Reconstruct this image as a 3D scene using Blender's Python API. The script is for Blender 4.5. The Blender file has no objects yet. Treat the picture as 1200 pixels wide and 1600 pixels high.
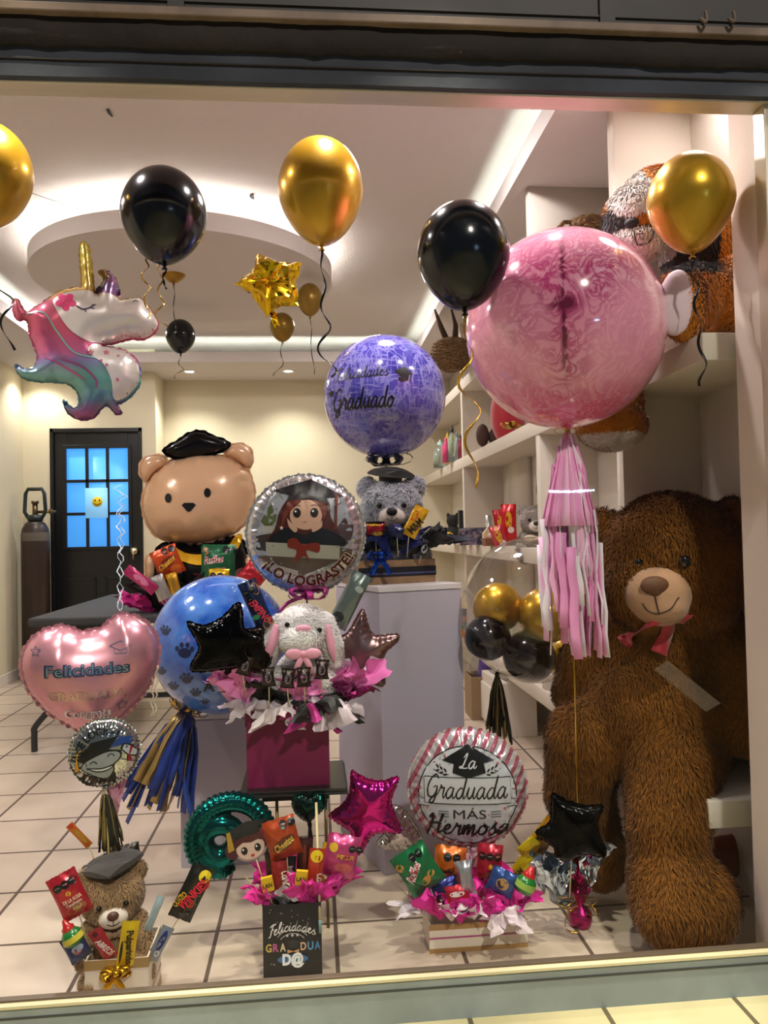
import bpy, bmesh, math, random
from math import sin, cos, pi, sqrt, atan2, atan, radians, exp
from mathutils import Vector, Matrix, noise
from mathutils.bvhtree import BVHTree
from mathutils.geometry import delaunay_2d_cdt

# ------------------------------------------------------------------ camera, world, lights
SC = bpy.context.scene
COL = SC.collection
FPX = 1230.0
CAM = Vector((0, 0, 1.15))
YAW, PITCH, ROLL = radians(5.1), radians(1.51), 0.022
f_ = Vector((sin(YAW)*cos(PITCH), cos(YAW)*cos(PITCH), sin(PITCH)))
r0 = Vector((cos(YAW), -sin(YAW), 0)); u0 = r0.cross(f_)
r_ = r0*cos(ROLL) - u0*sin(ROLL); u_ = u0*cos(ROLL) + r0*sin(ROLL)
cd = bpy.data.cameras.new('camera'); cam = bpy.data.objects.new('camera', cd); COL.objects.link(cam)
cam.matrix_world = Matrix(((r_.x, u_.x, -f_.x, 0), (r_.y, u_.y, -f_.y, 0), (r_.z, u_.z, -f_.z, 1.15), (0, 0, 0, 1)))
cd.sensor_fit = 'VERTICAL'; cd.sensor_height = 24; cd.lens = 24*FPX/1600; cd.clip_start = .02
SC.camera = cam
SC.view_settings.view_transform = 'Standard'; SC.view_settings.look = 'None'
SC.view_settings.gamma = 1; SC.view_settings.use_curve_mapping = False
SC.view_settings.exposure = 0.65
wd = bpy.data.worlds.new('night'); SC.world = wd; wd.use_nodes = True
wd.node_tree.nodes['Background'].inputs[0].default_value = (.75, .85, 1, 1)
wd.node_tree.nodes['Background'].inputs[1].default_value = .07

def light(kind, name, loc, power, color=(1, .86, .70), size=.1, rot=(0, 0, 0), spot=110, blend=.8, sy=None, shape='DISK'):
    d = bpy.data.lights.new(name, kind); d.energy = power; d.color = color
    if kind == 'AREA':
        d.shape = shape; d.size = size
        if sy: d.size_y = sy
    elif kind == 'SPOT':
        d.spot_size = radians(spot); d.spot_blend = blend; d.shadow_soft_size = size
    else: d.shadow_soft_size = size
    o = bpy.data.objects.new(name, d); o.location = loc; o.rotation_euler = rot; COL.objects.link(o); return o

CZ, SZ = 2.80, 2.60          # ceiling and soffit heights
GY = 1.80                    # glass plane
SPOTS = [(-2.30, 6.80), (-1.06, 6.98), (-.2, 6.98), (-1.6, 2.25), (-.75, 2.25), (.1, 2.25), (.7, 2.3)]
for x, y in SPOTS:
    light('SPOT', 'downlight_lamp', (x, y, SZ-.03), 24 if y < 3 else (15 if x < -2 else 27), (1, .91, .93) if y < 3 else (1, .95, .88), .03, spot=140 if y < 3 else 125)
light('AREA', 'niche_lamp', (1.2, 2.25, 2.57), 1.9, (1, .92, .92), .2)
for x, y in ((-1.75, 3.1), (.35, 3.1), (.35, 5.7), (-1.75, 5.7)):
    light('AREA', 'ceiling_fill_light', (x, y, CZ-.03), 13, (1, .92, .93), .3)  # added fill lights that brighten the room, no fitting on the ceiling
for x in (-.6, .3, 1.2):
    light('SPOT', 'sidewalk_fill_spot', (x, 1.25, 3.3), 140, (1, .94, .76), .05, rot=(radians(11), 0, 0), spot=30, blend=.5)  # unseen spots added to brighten the sidewalk close to the glass

light('AREA', 'street_lamp', (1.6, -5, 7), 230, (1, .92, .84), .4, rot=(radians(50), 0, 0))

# ------------------------------------------------------------------ pixel helpers
def ray(u, v):
    return (f_*FPX + r_*(u-600) + u_*(800-v)).normalized()
def P(u, v, Y):
    d = ray(u, v); return CAM + d*(Y/d.y)
def PZ(u, v, z):
    d = ray(u, v); return CAM + d*((z-1.15)/d.z)
def mpp(p): return (p-CAM).dot(f_)/FPX
def face(p): return -atan2(p.x, p.y)

# ------------------------------------------------------------------ materials
def lin(c):
    if isinstance(c, str):
        c = [int(c[i:i+2], 16)/255 for i in (0, 2, 4)]
    return tuple(x/12.92 if x <= .04045 else ((x+.055)/1.055)**2.4 for x in c)
MATS = {}
def nt(name):
    m = bpy.data.materials.new(name); m.use_nodes = True
    n = m.node_tree; b = n.nodes['Principled BSDF']; return m, n, b
def N(n, t, **k):
    x = n.nodes.new(t)
    for a, v in k.items():
        if a.startswith('i_'):
            a = a[2:].replace('_', ' ')
            x.inputs[int(a) if a.isdigit() else a].default_value = v
        else: setattr(x, a, v)
    return x
def coord(n, scale=(1, 1, 1), kind='Object'):
    tc = N(n, 'ShaderNodeTexCoord'); mp = N(n, 'ShaderNodeMapping'); mp.inputs['Scale'].default_value = scale
    n.links.new(tc.outputs[kind], mp.inputs[0]); return mp.outputs[0]
def ramp(n, fac, stops, interp='LINEAR'):
    r = N(n, 'ShaderNodeValToRGB'); r.color_ramp.interpolation = interp
    e = r.color_ramp.elements
    while len(e) < len(stops): e.new(.5)
    for i, (p, c) in enumerate(stops):
        e[i].position = p; c = lin(c) if isinstance(c, str) else c
        e[i].color = (c[0], c[1], c[2], 1)
    n.links.new(fac, r.inputs[0]); return r.outputs[0]
def mat(col, rough=.5, metal=0, var=0, vs=8, bump=0, bs=40, coat=0, emit=0, sheen=0, sub=0, trans=0, col2=None):
    key = (col, rough, metal, var, vs, bump, bs, coat, emit, sheen, sub, trans, col2)
    if key in MATS: return MATS[key]
    m, n, b = nt('surface_' + col)
    c = lin(col); b.inputs['Base Color'].default_value = (*c, 1)
    b.inputs['Roughness'].default_value = rough; b.inputs['Metallic'].default_value = metal
    b.inputs['Coat Weight'].default_value = coat; b.inputs['Coat Roughness'].default_value = .06
    if trans: b.inputs['Transmission Weight'].default_value = trans
    if sheen: b.inputs['Sheen Weight'].default_value = sheen; b.inputs['Sheen Roughness'].default_value = .5
    if sub: b.inputs['Subsurface Weight'].default_value = sub; b.inputs['Subsurface Scale'].default_value = .02
    if emit: b.inputs['Emission Color'].default_value = (*c, 1); b.inputs['Emission Strength'].default_value = emit
    if var or col2:
        t = N(n, 'ShaderNodeTexNoise', i_Scale=vs, i_Detail=5.0)
        n.links.new(coord(n), t.inputs['Vector'])
        c2 = lin(col2) if col2 else tuple(x*(1-var) for x in c)
        n.links.new(ramp(n, t.outputs[0], [(.38, c2), (.62, c)]), b.inputs['Base Color'])
    if bump:
        t = N(n, 'ShaderNodeTexNoise', i_Scale=bs, i_Detail=4.0); n.links.new(coord(n), t.inputs['Vector'])
        bp = N(n, 'ShaderNodeBump', i_Strength=bump, i_Distance=.01)
        n.links.new(t.outputs[0], bp.inputs['Height']); n.links.new(bp.outputs[0], b.inputs['Normal'])
    MATS[key] = m; return m
def foil(col, rough=.16): return mat(col, rough, .92, bump=.05, bs=18)
def latex(col, rough=.12, metal=0): return mat(col, rough, metal, coat=.6)

# ------------------------------------------------------------------ mesh builder
class M:
    def __init__(s): s.v = []; s.f = []; s.mi = []; s.cur = 0
    def add(s, vs, fs):
        o = len(s.v); s.v += [tuple(x) for x in vs]
        for f in fs: s.f.append(tuple(i+o for i in f)); s.mi.append(s.cur)
        return s
    def box(s, a, b):
        (x0, y0, z0), (x1, y1, z1) = a, b
        v = [(x0, y0, z0), (x1, y0, z0), (x1, y1, z0), (x0, y1, z0), (x0, y0, z1), (x1, y0, z1), (x1, y1, z1), (x0, y1, z1)]
        return s.add(v, [(0, 3, 2, 1), (4, 5, 6, 7), (0, 1, 5, 4), (1, 2, 6, 5), (2, 3, 7, 6), (3, 0, 4, 7)])
    def lathe(s, prof, seg=32, c=(0, 0, 0), cap=True, ax='z'):
        vs = []; fs = []
        for (r, z) in prof:
            for i in range(seg):
                a = 2*pi*i/seg; p = (r*cos(a), r*sin(a), z)
                if ax == 'y': p = (p[0], p[2], p[1])
                if ax == 'x': p = (p[2], p[0], p[1])
                vs.append((p[0]+c[0], p[1]+c[1], p[2]+c[2]))
        for j in range(len(prof)-1):
            for i in range(seg):
                k = (i+1) % seg
                fs.append((j*seg+i, j*seg+k, (j+1)*seg+k, (j+1)*seg+i))
        if cap:
            fs.append(tuple(range(seg))[::-1]); fs.append(tuple((len(prof)-1)*seg+i for i in range(seg)))
        return s.add(vs, fs)
    def cyl(s, a, b, r, r2=None, seg=12):
        return s.tube([a, b], [r, r if r2 is None else r2], seg)
    def tube(s, pts, rad, seg=8, flat=1.0):
        pts = [Vector(p) for p in pts]; n = len(pts)
        if not hasattr(rad, '__len__'): rad = [rad]*n
        vs = []; fs = []; up = None
        for i, p in enumerate(pts):
            t = (pts[min(i+1, n-1)]-pts[max(i-1, 0)])
            if t.length < 1e-9: t = Vector((0, 0, 1))
            t.normalize()
            if up is None:
                up = Vector((0, 0, 1)) if abs(t.z) < .9 else Vector((1, 0, 0))
            x = t.cross(up)
            if x.length < 1e-6: x = t.orthogonal()
            x.normalize(); up = x.cross(t)
            for k in range(seg):
                a = 2*pi*k/seg; vs.append(p + x*cos(a)*rad[i] + up*sin(a)*rad[i]*flat)
        for i in range(n-1):
            for k in range(seg):
                q = (k+1) % seg; fs.append((i*seg+k, i*seg+q, (i+1)*seg+q, (i+1)*seg+k))
        fs.append(tuple(range(seg))[::-1]); fs.append(tuple((n-1)*seg+k for k in range(seg)))
        return s.add(vs, fs)
    def ell(s, c, r, seg=20, rings=12, rot=None):
        if not hasattr(r, '__len__'): r = (r, r, r)
        vs = []; c = Vector(c)
        def tr(p):
            p = Vector(p)
            if rot: p = rot @ p
            return c+p
        vs.append(tr((0, 0, r[2])))
        for j in range(1, rings):
            t = pi*j/rings
            for i in range(seg):
                a = 2*pi*i/seg; vs.append(tr((r[0]*sin(t)*cos(a), r[1]*sin(t)*sin(a), r[2]*cos(t))))
        vs.append(tr((0, 0, -r[2]))); fs = []
        for i in range(seg):
            k = (i+1) % seg; fs.append((0, 1+i, 1+k))
            for j in range(rings-2):
                b = 1+j*seg; fs.append((b+i, b+seg+i, b+seg+k, b+k))
            b = 1+(rings-2)*seg; fs.append((b+i, len(vs)-1, b+k))
        return s.add(vs, fs)
    def prism(s, pts, y0, y1):               # outline in (x,z), extruded along y
        n = len(pts); vs = [(x, y0, z) for x, z in pts] + [(x, y1, z) for x, z in pts]
        fs = [tuple(range(n)), tuple(range(2*n-1, n-1, -1))]
        fs += [(i, i+n, (i+1) % n+n, (i+1) % n) for i in range(n)]
        return s.add(vs, fs)
    def grid(s, fn, nu, nv):
        vs = [fn(i/nu, j/nv) for j in range(nv+1) for i in range(nu+1)]
        fs = [(j*(nu+1)+i, j*(nu+1)+i+1, (j+1)*(nu+1)+i+1, (j+1)*(nu+1)+i) for j in range(nv) for i in range(nu)]
        return s.add(vs, fs)
    def strip(s, pts, w, side=None, th=.0006):   # thin ribbon following pts
        pts = [Vector(p) for p in pts]; n = len(pts); vs = []
        for i, p in enumerate(pts):
            t = (pts[min(i+1, n-1)]-pts[max(i-1, 0)]).normalized()
            sd = side(i/(n-1)) if callable(side) else Vector(side or (1, 0, 0))
            sd = sd - t*sd.dot(t)
            sd = sd.normalized() if sd.length > 1e-5 else t.orthogonal().normalized()
            ww = w(i/(n-1)) if callable(w) else w
            nn = t.cross(sd)*th
            vs += [p-sd*ww/2-nn, p+sd*ww/2-nn, p+sd*ww/2+nn, p-sd*ww/2+nn]
        fs = []
        for i in range(n-1):
            for k in range(4):
                q = (k+1) % 4; fs.append((i*4+k, i*4+q, i*4+4+q, i*4+4+k))
        fs += [(3, 2, 1, 0), (n*4-4, n*4-3, n*4-2, n*4-1)]
        return s.add(vs, fs)

def mesh_of(m, name='mesh', smooth=True, fix=True):
    me = bpy.data.meshes.new(name); me.from_pydata(m.v, [], m.f)
    if fix:
        bm = bmesh.new(); bm.from_mesh(me); bmesh.ops.recalc_face_normals(bm, faces=bm.faces); bm.to_mesh(me); bm.free()
    if any(m.mi): me.polygons.foreach_set('material_index', m.mi)
    me.polygons.foreach_set('use_smooth', [smooth]*len(me.polygons))
    return me
def part(name, m, mats, parent=None, smooth=True, label=None, bevel=0, angle=None):
    me = m if isinstance(m, bpy.types.Mesh) else mesh_of(m, name, smooth)
    me.name = name
    for q in (mats if isinstance(mats, (list, tuple)) else [mats]): me.materials.append(q)
    o = bpy.data.objects.new(name, me); COL.objects.link(o); o.parent = parent
    if label: o['label'] = label
    if bevel:
        b = o.modifiers.new('bevel', 'BEVEL'); b.width = bevel; b.segments = 2; b.limit_method = 'ANGLE'
    if angle is not None:
        me.set_sharp_from_angle(angle=radians(angle))
    return o
def tag(o, label, cat, group=None, kind=None):
    o['label'] = label; o['category'] = cat
    if group: o['group'] = group
    if kind: o['kind'] = kind
    return o
def thing(name, label, cat, loc=(0, 0, 0), rot=(0, 0, 0), group=None):
    o = bpy.data.objects.new(name, None); COL.objects.link(o); o.empty_display_size = .05
    o.location = loc; o.rotation_euler = rot; return tag(o, label, cat, group)
def struct(name, m, mats, smooth=False, **k):
    o = part(name, m, mats, None, smooth, **k); o['kind'] = 'structure'; return o
def copy_tree(o, parent=None):
    c = o.copy(); COL.objects.link(c)
    if parent: c.parent = parent
    for ch in [x for x in o.children]: copy_tree(ch, c)
    return c
def smoothpath(pts, k=8):
    pts = [Vector(p) for p in pts]; out = []
    n = len(pts)
    for i in range(n-1):
        a, b, c, d = pts[max(i-1, 0)], pts[i], pts[i+1], pts[min(i+2, n-1)]
        for j in range(k):
            t = j/k
            out.append(.5*((2*b)+(c-a)*t+(2*a-5*b+4*c-d)*t*t+(3*b-a-3*c+d)*t**3))
    out.append(pts[-1]); return out
def remeshed(m, voxel, smooth=6):
    me = mesh_of(m); o = bpy.data.objects.new('tmp', me); COL.objects.link(o)
    r = o.modifiers.new('r', 'REMESH'); r.mode = 'VOXEL'; r.voxel_size = voxel
    if smooth:
        sm = o.modifiers.new('s', 'SMOOTH'); sm.iterations = smooth; sm.factor = .6
    dg = bpy.context.evaluated_depsgraph_get(); ev = o.evaluated_get(dg)
    out = bpy.data.meshes.new_from_object(ev); bpy.data.objects.remove(o)
    out.polygons.foreach_set('use_smooth', [True]*len(out.polygons)); return out

# ------------------------------------------------------------------ fur: short tufts grown on a body mesh
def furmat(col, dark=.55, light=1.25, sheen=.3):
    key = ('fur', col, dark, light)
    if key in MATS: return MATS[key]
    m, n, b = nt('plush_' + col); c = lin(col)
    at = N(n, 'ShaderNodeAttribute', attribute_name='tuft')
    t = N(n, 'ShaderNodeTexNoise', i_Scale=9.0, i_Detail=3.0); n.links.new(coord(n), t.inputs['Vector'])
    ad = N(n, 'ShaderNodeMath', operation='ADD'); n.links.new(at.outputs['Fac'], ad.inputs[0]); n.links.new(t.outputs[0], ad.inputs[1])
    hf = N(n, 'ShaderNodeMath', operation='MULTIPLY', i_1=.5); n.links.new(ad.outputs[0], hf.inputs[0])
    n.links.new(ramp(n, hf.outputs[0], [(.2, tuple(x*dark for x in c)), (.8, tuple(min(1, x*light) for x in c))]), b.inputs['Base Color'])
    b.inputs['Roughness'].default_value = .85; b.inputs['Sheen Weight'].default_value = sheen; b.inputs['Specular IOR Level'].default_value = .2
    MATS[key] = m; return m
def fur(me, count, length, width, seed=1, comb=(0, -.2, -1), up=.55, curl=.35, matfn=None):
    rnd = random.Random(seed)
    me.calc_loop_triangles()
    vs = [v.co.copy() for v in me.vertices]; ns = [v.normal.copy() for v in me.vertices]
    tris = [tuple(t.vertices) for t in me.loop_triangles]
    ar = []; tot = 0
    for t in tris:
        tot += ((vs[t[1]]-vs[t[0]]).cross(vs[t[2]]-vs[t[0]])).length; ar.append(tot)
    verts = [tuple(v) for v in vs]; faces = [tuple(p.vertices) for p in me.polygons]
    nb = len(vs); norms = [n.copy() for n in ns]; val = [.35]*nb
    mi = [0 if matfn is None else matfn(p.center) for p in me.polygons]
    import bisect
    comb = Vector(comb)
    for q in range(count):
        t = tris[min(bisect.bisect(ar, rnd.random()*tot), len(tris)-1)]
        a, b = rnd.random(), rnd.random()
        if a+b > 1: a, b = 1-a, 1-b
        c = vs[t[0]]*(1-a-b)+vs[t[1]]*a+vs[t[2]]*b
        n = (ns[t[0]]*(1-a-b)+ns[t[1]]*a+ns[t[2]]*b).normalized()
        nz = noise.noise_vector(c*14+Vector((seed, 0, 0)))
        tg = comb + nz*curl*3; tg = tg - n*tg.dot(n)
        if tg.length > 1e-6: tg.normalize()
        j = Vector((rnd.gauss(0, 1), rnd.gauss(0, 1), rnd.gauss(0, 1)))*.18
        d1 = (n*up+tg*(1-up)+j).normalized(); d2 = (n*up*.35+tg+j).normalized()
        L = length*rnd.uniform(.65, 1.15); w = width*rnd.uniform(.7, 1.3)
        s = d1.cross(n)
        s = s.normalized() if s.length > 1e-5 else n.orthogonal().normalized()
        k = len(verts); m1 = c+d1*L*.5; m2 = m1+d2*L*.5
        verts += [tuple(c-s*w-n*width*.5), tuple(c+s*w-n*width*.5), tuple(m1+s*w*.8), tuple(m1-s*w*.8), tuple(m2)]
        faces += [(k, k+1, k+2, k+3), (k+3, k+2, k+4)]
        x = rnd.random()
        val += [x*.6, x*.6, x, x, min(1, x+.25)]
        nn = (n+j*.9).normalized(); norms += [nn]*5
        mm = 0 if matfn is None else matfn(c); mi += [mm, mm]
    out = bpy.data.meshes.new('fur'); out.from_pydata(verts, [], faces)
    out.polygons.foreach_set('use_smooth', [True]*len(faces)); out.polygons.foreach_set('material_index', mi)
    at = out.attributes.new('tuft', 'FLOAT', 'POINT'); at.data.foreach_set('value', val)
    out.normals_split_custom_set_from_vertices([tuple(n) for n in norms])
    return out

# ------------------------------------------------------------------ inflated foil shapes
def resample(pts, step, closed=True):
    pts = [Vector(p[:2]) for p in pts]; out = []; n = len(pts)
    for i in range(n if closed else n-1):
        a, b = pts[i], pts[(i+1) % n]; k = max(1, int(round((b-a).length/step)))
        for j in range(k): out.append(a+(b-a)*j/k)
    return out
def pillow(pts, thick, step=None, crink=.25, power=.5, radius=None, seed=0, seam=.006):
    pts = [Vector(p[:2]) for p in pts]
    xs = [p.x for p in pts]; ys = [p.y for p in pts]; ext = max(max(xs)-min(xs), max(ys)-min(ys))
    step = step or ext/48
    bd = resample(pts, step*.7); n = len(bd)
    def dist(p):
        best = 1e9; arc = 0
        for i in range(n):
            a = bd[i]; b = bd[(i+1) % n]; ab = b-a; t = max(0, min(1, (p-a).dot(ab)/max(ab.length_squared, 1e-12)))
            d = (p-a-ab*t).length
            if d < best: best = d; arc = i+t
        return best, arc
    def inside(p):
        c = False
        for i in range(n):
            a = bd[i]; b = bd[i-1]
            if (a.y > p.y) != (b.y > p.y) and p.x < (b.x-a.x)*(p.y-a.y)/(b.y-a.y)+a.x: c = not c
        return c
    inn = []; dd = []
    y = min(ys); row = 0
    while y < max(ys):
        x = min(xs)+(step/2 if row % 2 else 0)
        while x < max(xs):
            p = Vector((x, y))
            if inside(p):
                d, arc = dist(p)
                if d > step*.4: inn.append(p); dd.append((d, arc))
            x += step
        y += step*.866; row += 1
    R = radius or max(d for d, _ in dd)
    res = delaunay_2d_cdt([*bd, *inn], [(i, (i+1) % n) for i in range(n)], [], 1, 1e-7)
    ov, of = res[0], res[2]; orig = res[3]
    rnd = random.Random(seed); freq = [rnd.uniform(.5, 1) for _ in range(6)]
    hs = []
    for k, p in enumerate(ov):
        o = orig[k][0] if orig[k] else 0
        if o < n: hs.append(0); continue
        d, arc = dd[o-n]; t = min(1, d/R)
        h = thick*(1-(1-t)**2)**power
        w = exp(-5.5*t)*crink*1.3
        ph = arc*step*.7/ext*90
        h *= 1+w*(sin(ph)*.6+sin(ph*2.3+1)*.4+.5*sin(ph*.41))
        hs.append(h)
    vs = []; front = {}; back = {}
    for k, p in enumerate(ov):
        front[k] = len(vs); vs.append((p.x, -hs[k], p.y))
    for k, p in enumerate(ov):
        if hs[k] == 0: back[k] = front[k]
        else: back[k] = len(vs); vs.append((p.x, hs[k], p.y))
    fs = [tuple(front[i] for i in f) for f in of] + [tuple(back[i] for i in f)[::-1] for f in of]
    m = M(); m.add(vs, fs)
    if seam:
        c = sum(bd, Vector((0, 0)))/n; o = []
        for i in range(n):
            t = (bd[(i+1) % n]-bd[i-1]).normalized(); nn = Vector((t.y, -t.x))
            area = sum(bd[q-1].x*bd[q].y-bd[q].x*bd[q-1].y for q in range(n)) if i == 0 else area
            if area < 0: nn = -nn
            k = 1+.35*sin(i*2.1)+.3*sin(i*.9)
            o.append((bd[i]+nn*seam*k, .0025*sin(i*1.7)))
        b0 = len(m.v)
        m.add([(bd[i].x, 0, bd[i].y) for i in range(n)]+[(o[i][0].x, o[i][1], o[i][0].y) for i in range(n)],
              [(i, (i+1) % n, n+(i+1) % n, n+i) for i in range(n)])
    return m
def bvh_of(m):
    if isinstance(m, M): return BVHTree.FromPolygons([Vector(v) for v in m.v], m.f)
    return BVHTree.FromPolygons([v.co.copy() for v in m.vertices], [tuple(p.vertices) for p in m.polygons])

# ------------------------------------------------------------------ flat artwork (in x,z) that is laid onto a surface
class Flat:
    def __init__(s): s.v = []; s.f = []; s.mi = []; s.cur = 0
    def poly(s, pts):
        pts = [Vector(p[:2]) for p in pts]
        r = delaunay_2d_cdt(pts, [(i, (i+1) % len(pts)) for i in range(len(pts))], [], 1, 1e-9)
        o = len(s.v); s.v += [tuple(p) for p in r[0]]
        for f in r[2]: s.f.append(tuple(i+o for i in f)); s.mi.append(s.cur)
        return s
    def disc(s, x, z, rx, rz=None, n=28, rot=0, a0=0, a1=2*pi):
        rz = rz or rx; o = []
        full = abs(a1-a0-2*pi) < 1e-6
        for i in range(n if full else n+1):
            a = a0+(a1-a0)*i/n; p, q = rx*cos(a), rz*sin(a); o.append((x+p*cos(rot)-q*sin(rot), z+p*sin(rot)+q*cos(rot)))
        return s.poly(o)
    def rect(s, x0, z0, x1, z1): return s.poly([(x0, z0), (x1, z0), (x1, z1), (x0, z1)])
    def line(s, pts, w, closed=False, taper=False):
        pts = [Vector(p[:2]) for p in pts]
        if closed: pts = pts+[pts[0], pts[1]]
        n = len(pts); o = len(s.v)
        for i, p in enumerate(pts):
            t = pts[min(i+1, n-1)]-pts[max(i-1, 0)]
            t = t.normalized() if t.length > 1e-9 else Vector((1, 0)); nn = Vector((-t.y, t.x))
            ww = w*(.55+.45*sin(pi*i/(n-1))) if taper else w
            s.v += [tuple(p-nn*ww/2), tuple(p+nn*ww/2)]
        for i in range(n-1): s.f.append((o+2*i, o+2*i+2, o+2*i+3, o+2*i+1)); s.mi.append(s.cur)
        return s
    def arc(s, x, z, r, a0, a1, w, n=16, rz=None):
        rz = rz or r
        return s.line([(x+r*cos(a0+(a1-a0)*i/n), z+rz*sin(a0+(a1-a0)*i/n)) for i in range(n+1)], w)
    def merge(s, o, fn=lambda x, z: (x, z)):
        k = len(s.v); s.v += [fn(*p[:2]) for p in o.v]
        for f in o.f: s.f.append(tuple(i+k for i in f)); s.mi.append(s.cur)
        return s
TXT = {}
def text(t, size=1, shear=0, bold=0, width=None, align='C'):
    key = (t, shear, bold)
    if key not in TXT:
        c = bpy.data.curves.new('t', 'FONT'); c.body = t; c.size = 1; c.shear = shear; c.offset = bold; c.resolution_u = 3
        o = bpy.data.objects.new('t', c); COL.objects.link(o)
        me = bpy.data.meshes.new_from_object(o.evaluated_get(bpy.context.evaluated_depsgraph_get()))
        TXT[key] = ([tuple(v.co[:2]) for v in me.vertices], [tuple(p.vertices) for p in me.polygons])
        bpy.data.objects.remove(o)
    vs, fs = TXT[key]
    x0 = min(v[0] for v in vs); x1 = max(v[0] for v in vs); z0 = 0
    sx = size if width is None else width/(x1-x0)
    ox = (x0+x1)/2 if align == 'C' else x0
    f = Flat(); f.v = [((x-ox)*sx, (z-.34)*size) for x, z in vs]; f.f = list(fs); f.mi = [0]*len(fs); return f
CUR = {
 'e': (.85, [[(0,.35),(.35,.55),(.55,.85),(.35,1),(.12,.7),(.15,.25),(.4,0),(.7,.12),(.87,.35)]]),
 'l': (.72, [[(0,.35),(.4,1),(.55,1.8),(.38,2),(.22,1.5),(.2,.4),(.4,0),(.6,.12),(.75,.35)]]),
 'i': (.7, [[(0,.35),(.25,1),(.2,.35),(.35,0),(.55,.12),(.72,.35)], [(.28,1.4),(.34,1.5)]]),
 'c': (.88, [[(0,.35),(.12,.55)],[(.72,.8),(.5,1),(.15,.7),(.12,.3),(.4,0),(.7,.12),(.9,.35)]]),
 'a': (1.12, [[(0,.35),(.12,.5)],[(.75,.85),(.45,1),(.12,.6),(.15,.1),(.4,0),(.7,.4),(.8,.95),(.75,.3),(.9,0),(1.05,.12),(1.15,.35)]]),
 'd': (1.15, [[(0,.35),(.12,.5)],[(.75,.8),(.45,.95),(.12,.55),(.15,.1),(.4,0),(.7,.4),(.95,2),(.8,.4),(.92,0),(1.05,.12),(1.17,.35)]]),
 's': (.85, [[(0,.35),(.3,.75),(.5,1.15),(.45,.8),(.66,.35),(.45,0),(.15,.08)], [(.45,0),(.87,.35)]]),
 'r': (.85, [[(0,.35),(.2,.9),(.25,1.15),(.35,.9),(.62,.9),(.56,.4),(.68,0),(.88,.35)]]),
 'u': (1.1, [[(0,.35),(.2,1),(.15,.3),(.35,0),(.65,.3),(.8,1),(.75,.3),(.9,0),(1.13,.35)]]),
 'o': (.98, [[(0,.35),(.12,.5)],[(.5,1),(.15,.75),(.12,.25),(.4,0),(.75,.35),(.7,.85),(.45,1),(.6,.75),(1,.8)]]),
 'm': (1.4, [[(0,.35),(.15,1),(.12,0)],[(.12,0),(.4,.95),(.55,.9),(.54,0)],[(.54,0),(.85,.95),(1,.9),(.98,.2),(1.1,0),(1.42,.35)]]),
 'n': (1.05, [[(0,.35),(.15,1),(.12,0)],[(.12,0),(.45,.95),(.62,.85),(.6,.2),(.72,0),(1.07,.35)]]),
 'g': (1.0, [[(.75,.85),(.45,1),(.12,.6),(.15,.1),(.4,0),(.7,.4),(.8,.95),(.72,-.4),(.45,-.85),(.25,-.6),(.6,-.1),(1.02,.35)]]),
 't': (.7, [[(0,.35),(.35,1.7),(.22,.4),(.4,0),(.72,.35)],[(.05,1.15),(.65,1.2)]]),
 'F': (1.05, [[(.8,2.05),(.55,1.6),(.45,.9),(.3,.1),(0,.1)],[(0,1.85),(.5,2.1),(1.25,2)],[(.2,1.1),(.95,1.15)]]),
 'G': (1.3, [[(1.15,1.7),(.85,2.05),(.35,1.7),(.1,.9),(.3,.15),(.75,.05),(1.05,.5),(1.1,.95)],[(.7,.9),(1.12,1),(1.08,.1),(.85,-.5),(.5,-.35),(.8,0),(1.32,.35)]]),
 'H': (1.45, [[(0,1.6),(.25,2),(.3,1),(.1,-.3)],[(1.15,2.1),(1,1),(1.05,.1),(1.45,.35)],[(.05,.9),(.6,1.1),(1.2,1.05)]]),
 'L': (1.15, [[(.35,1.4),(.75,2),(.6,1),(.3,.1),(0,.15),(.25,.25),(.6,0),(1.15,.1)]]),
 'C': (1.05, [[(1,1.6),(.7,2),(.25,1.5),(.1,.7),(.4,0),(.85,.1),(1.07,.35)]]),
}
def script(t, size, w=.16, slant=.22, sp=1.0, width=None):
    """joined handwriting; size = height of a small letter, w = stroke width relative to it"""
    f = Flat(); x = 0
    for ch in t:
        if ch == ' ': x += .7; continue
        adv, strokes = CUR[ch]
        for st in strokes:
            q = [Vector((x+p[0]+p[1]*slant, p[1], 0)) for p in st]
            f.line([tuple(p[:2]) for p in smoothpath(q, 6)], w, taper=len(st) > 6)
        x += adv*sp
    xs = [v[0] for v in f.v]; c = (min(xs)+max(xs))/2
    sx = size if width is None else width/(max(xs)-min(xs))
    f.v = [((v[0]-c)*sx, v[1]*size) for v in f.v]; return f
def arcfn(R, cx=0, cz=0, up=True, a0=0):    # bend a line of text round a circle
    def fn(x, z):
        if up: a = pi/2+a0-x/R; return (cx+(R+z)*cos(a), cz+(R+z)*sin(a))
        a = -pi/2+a0+x/R; return (cx+(R-z)*cos(a), cz+(R-z)*sin(a))
    return fn
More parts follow.
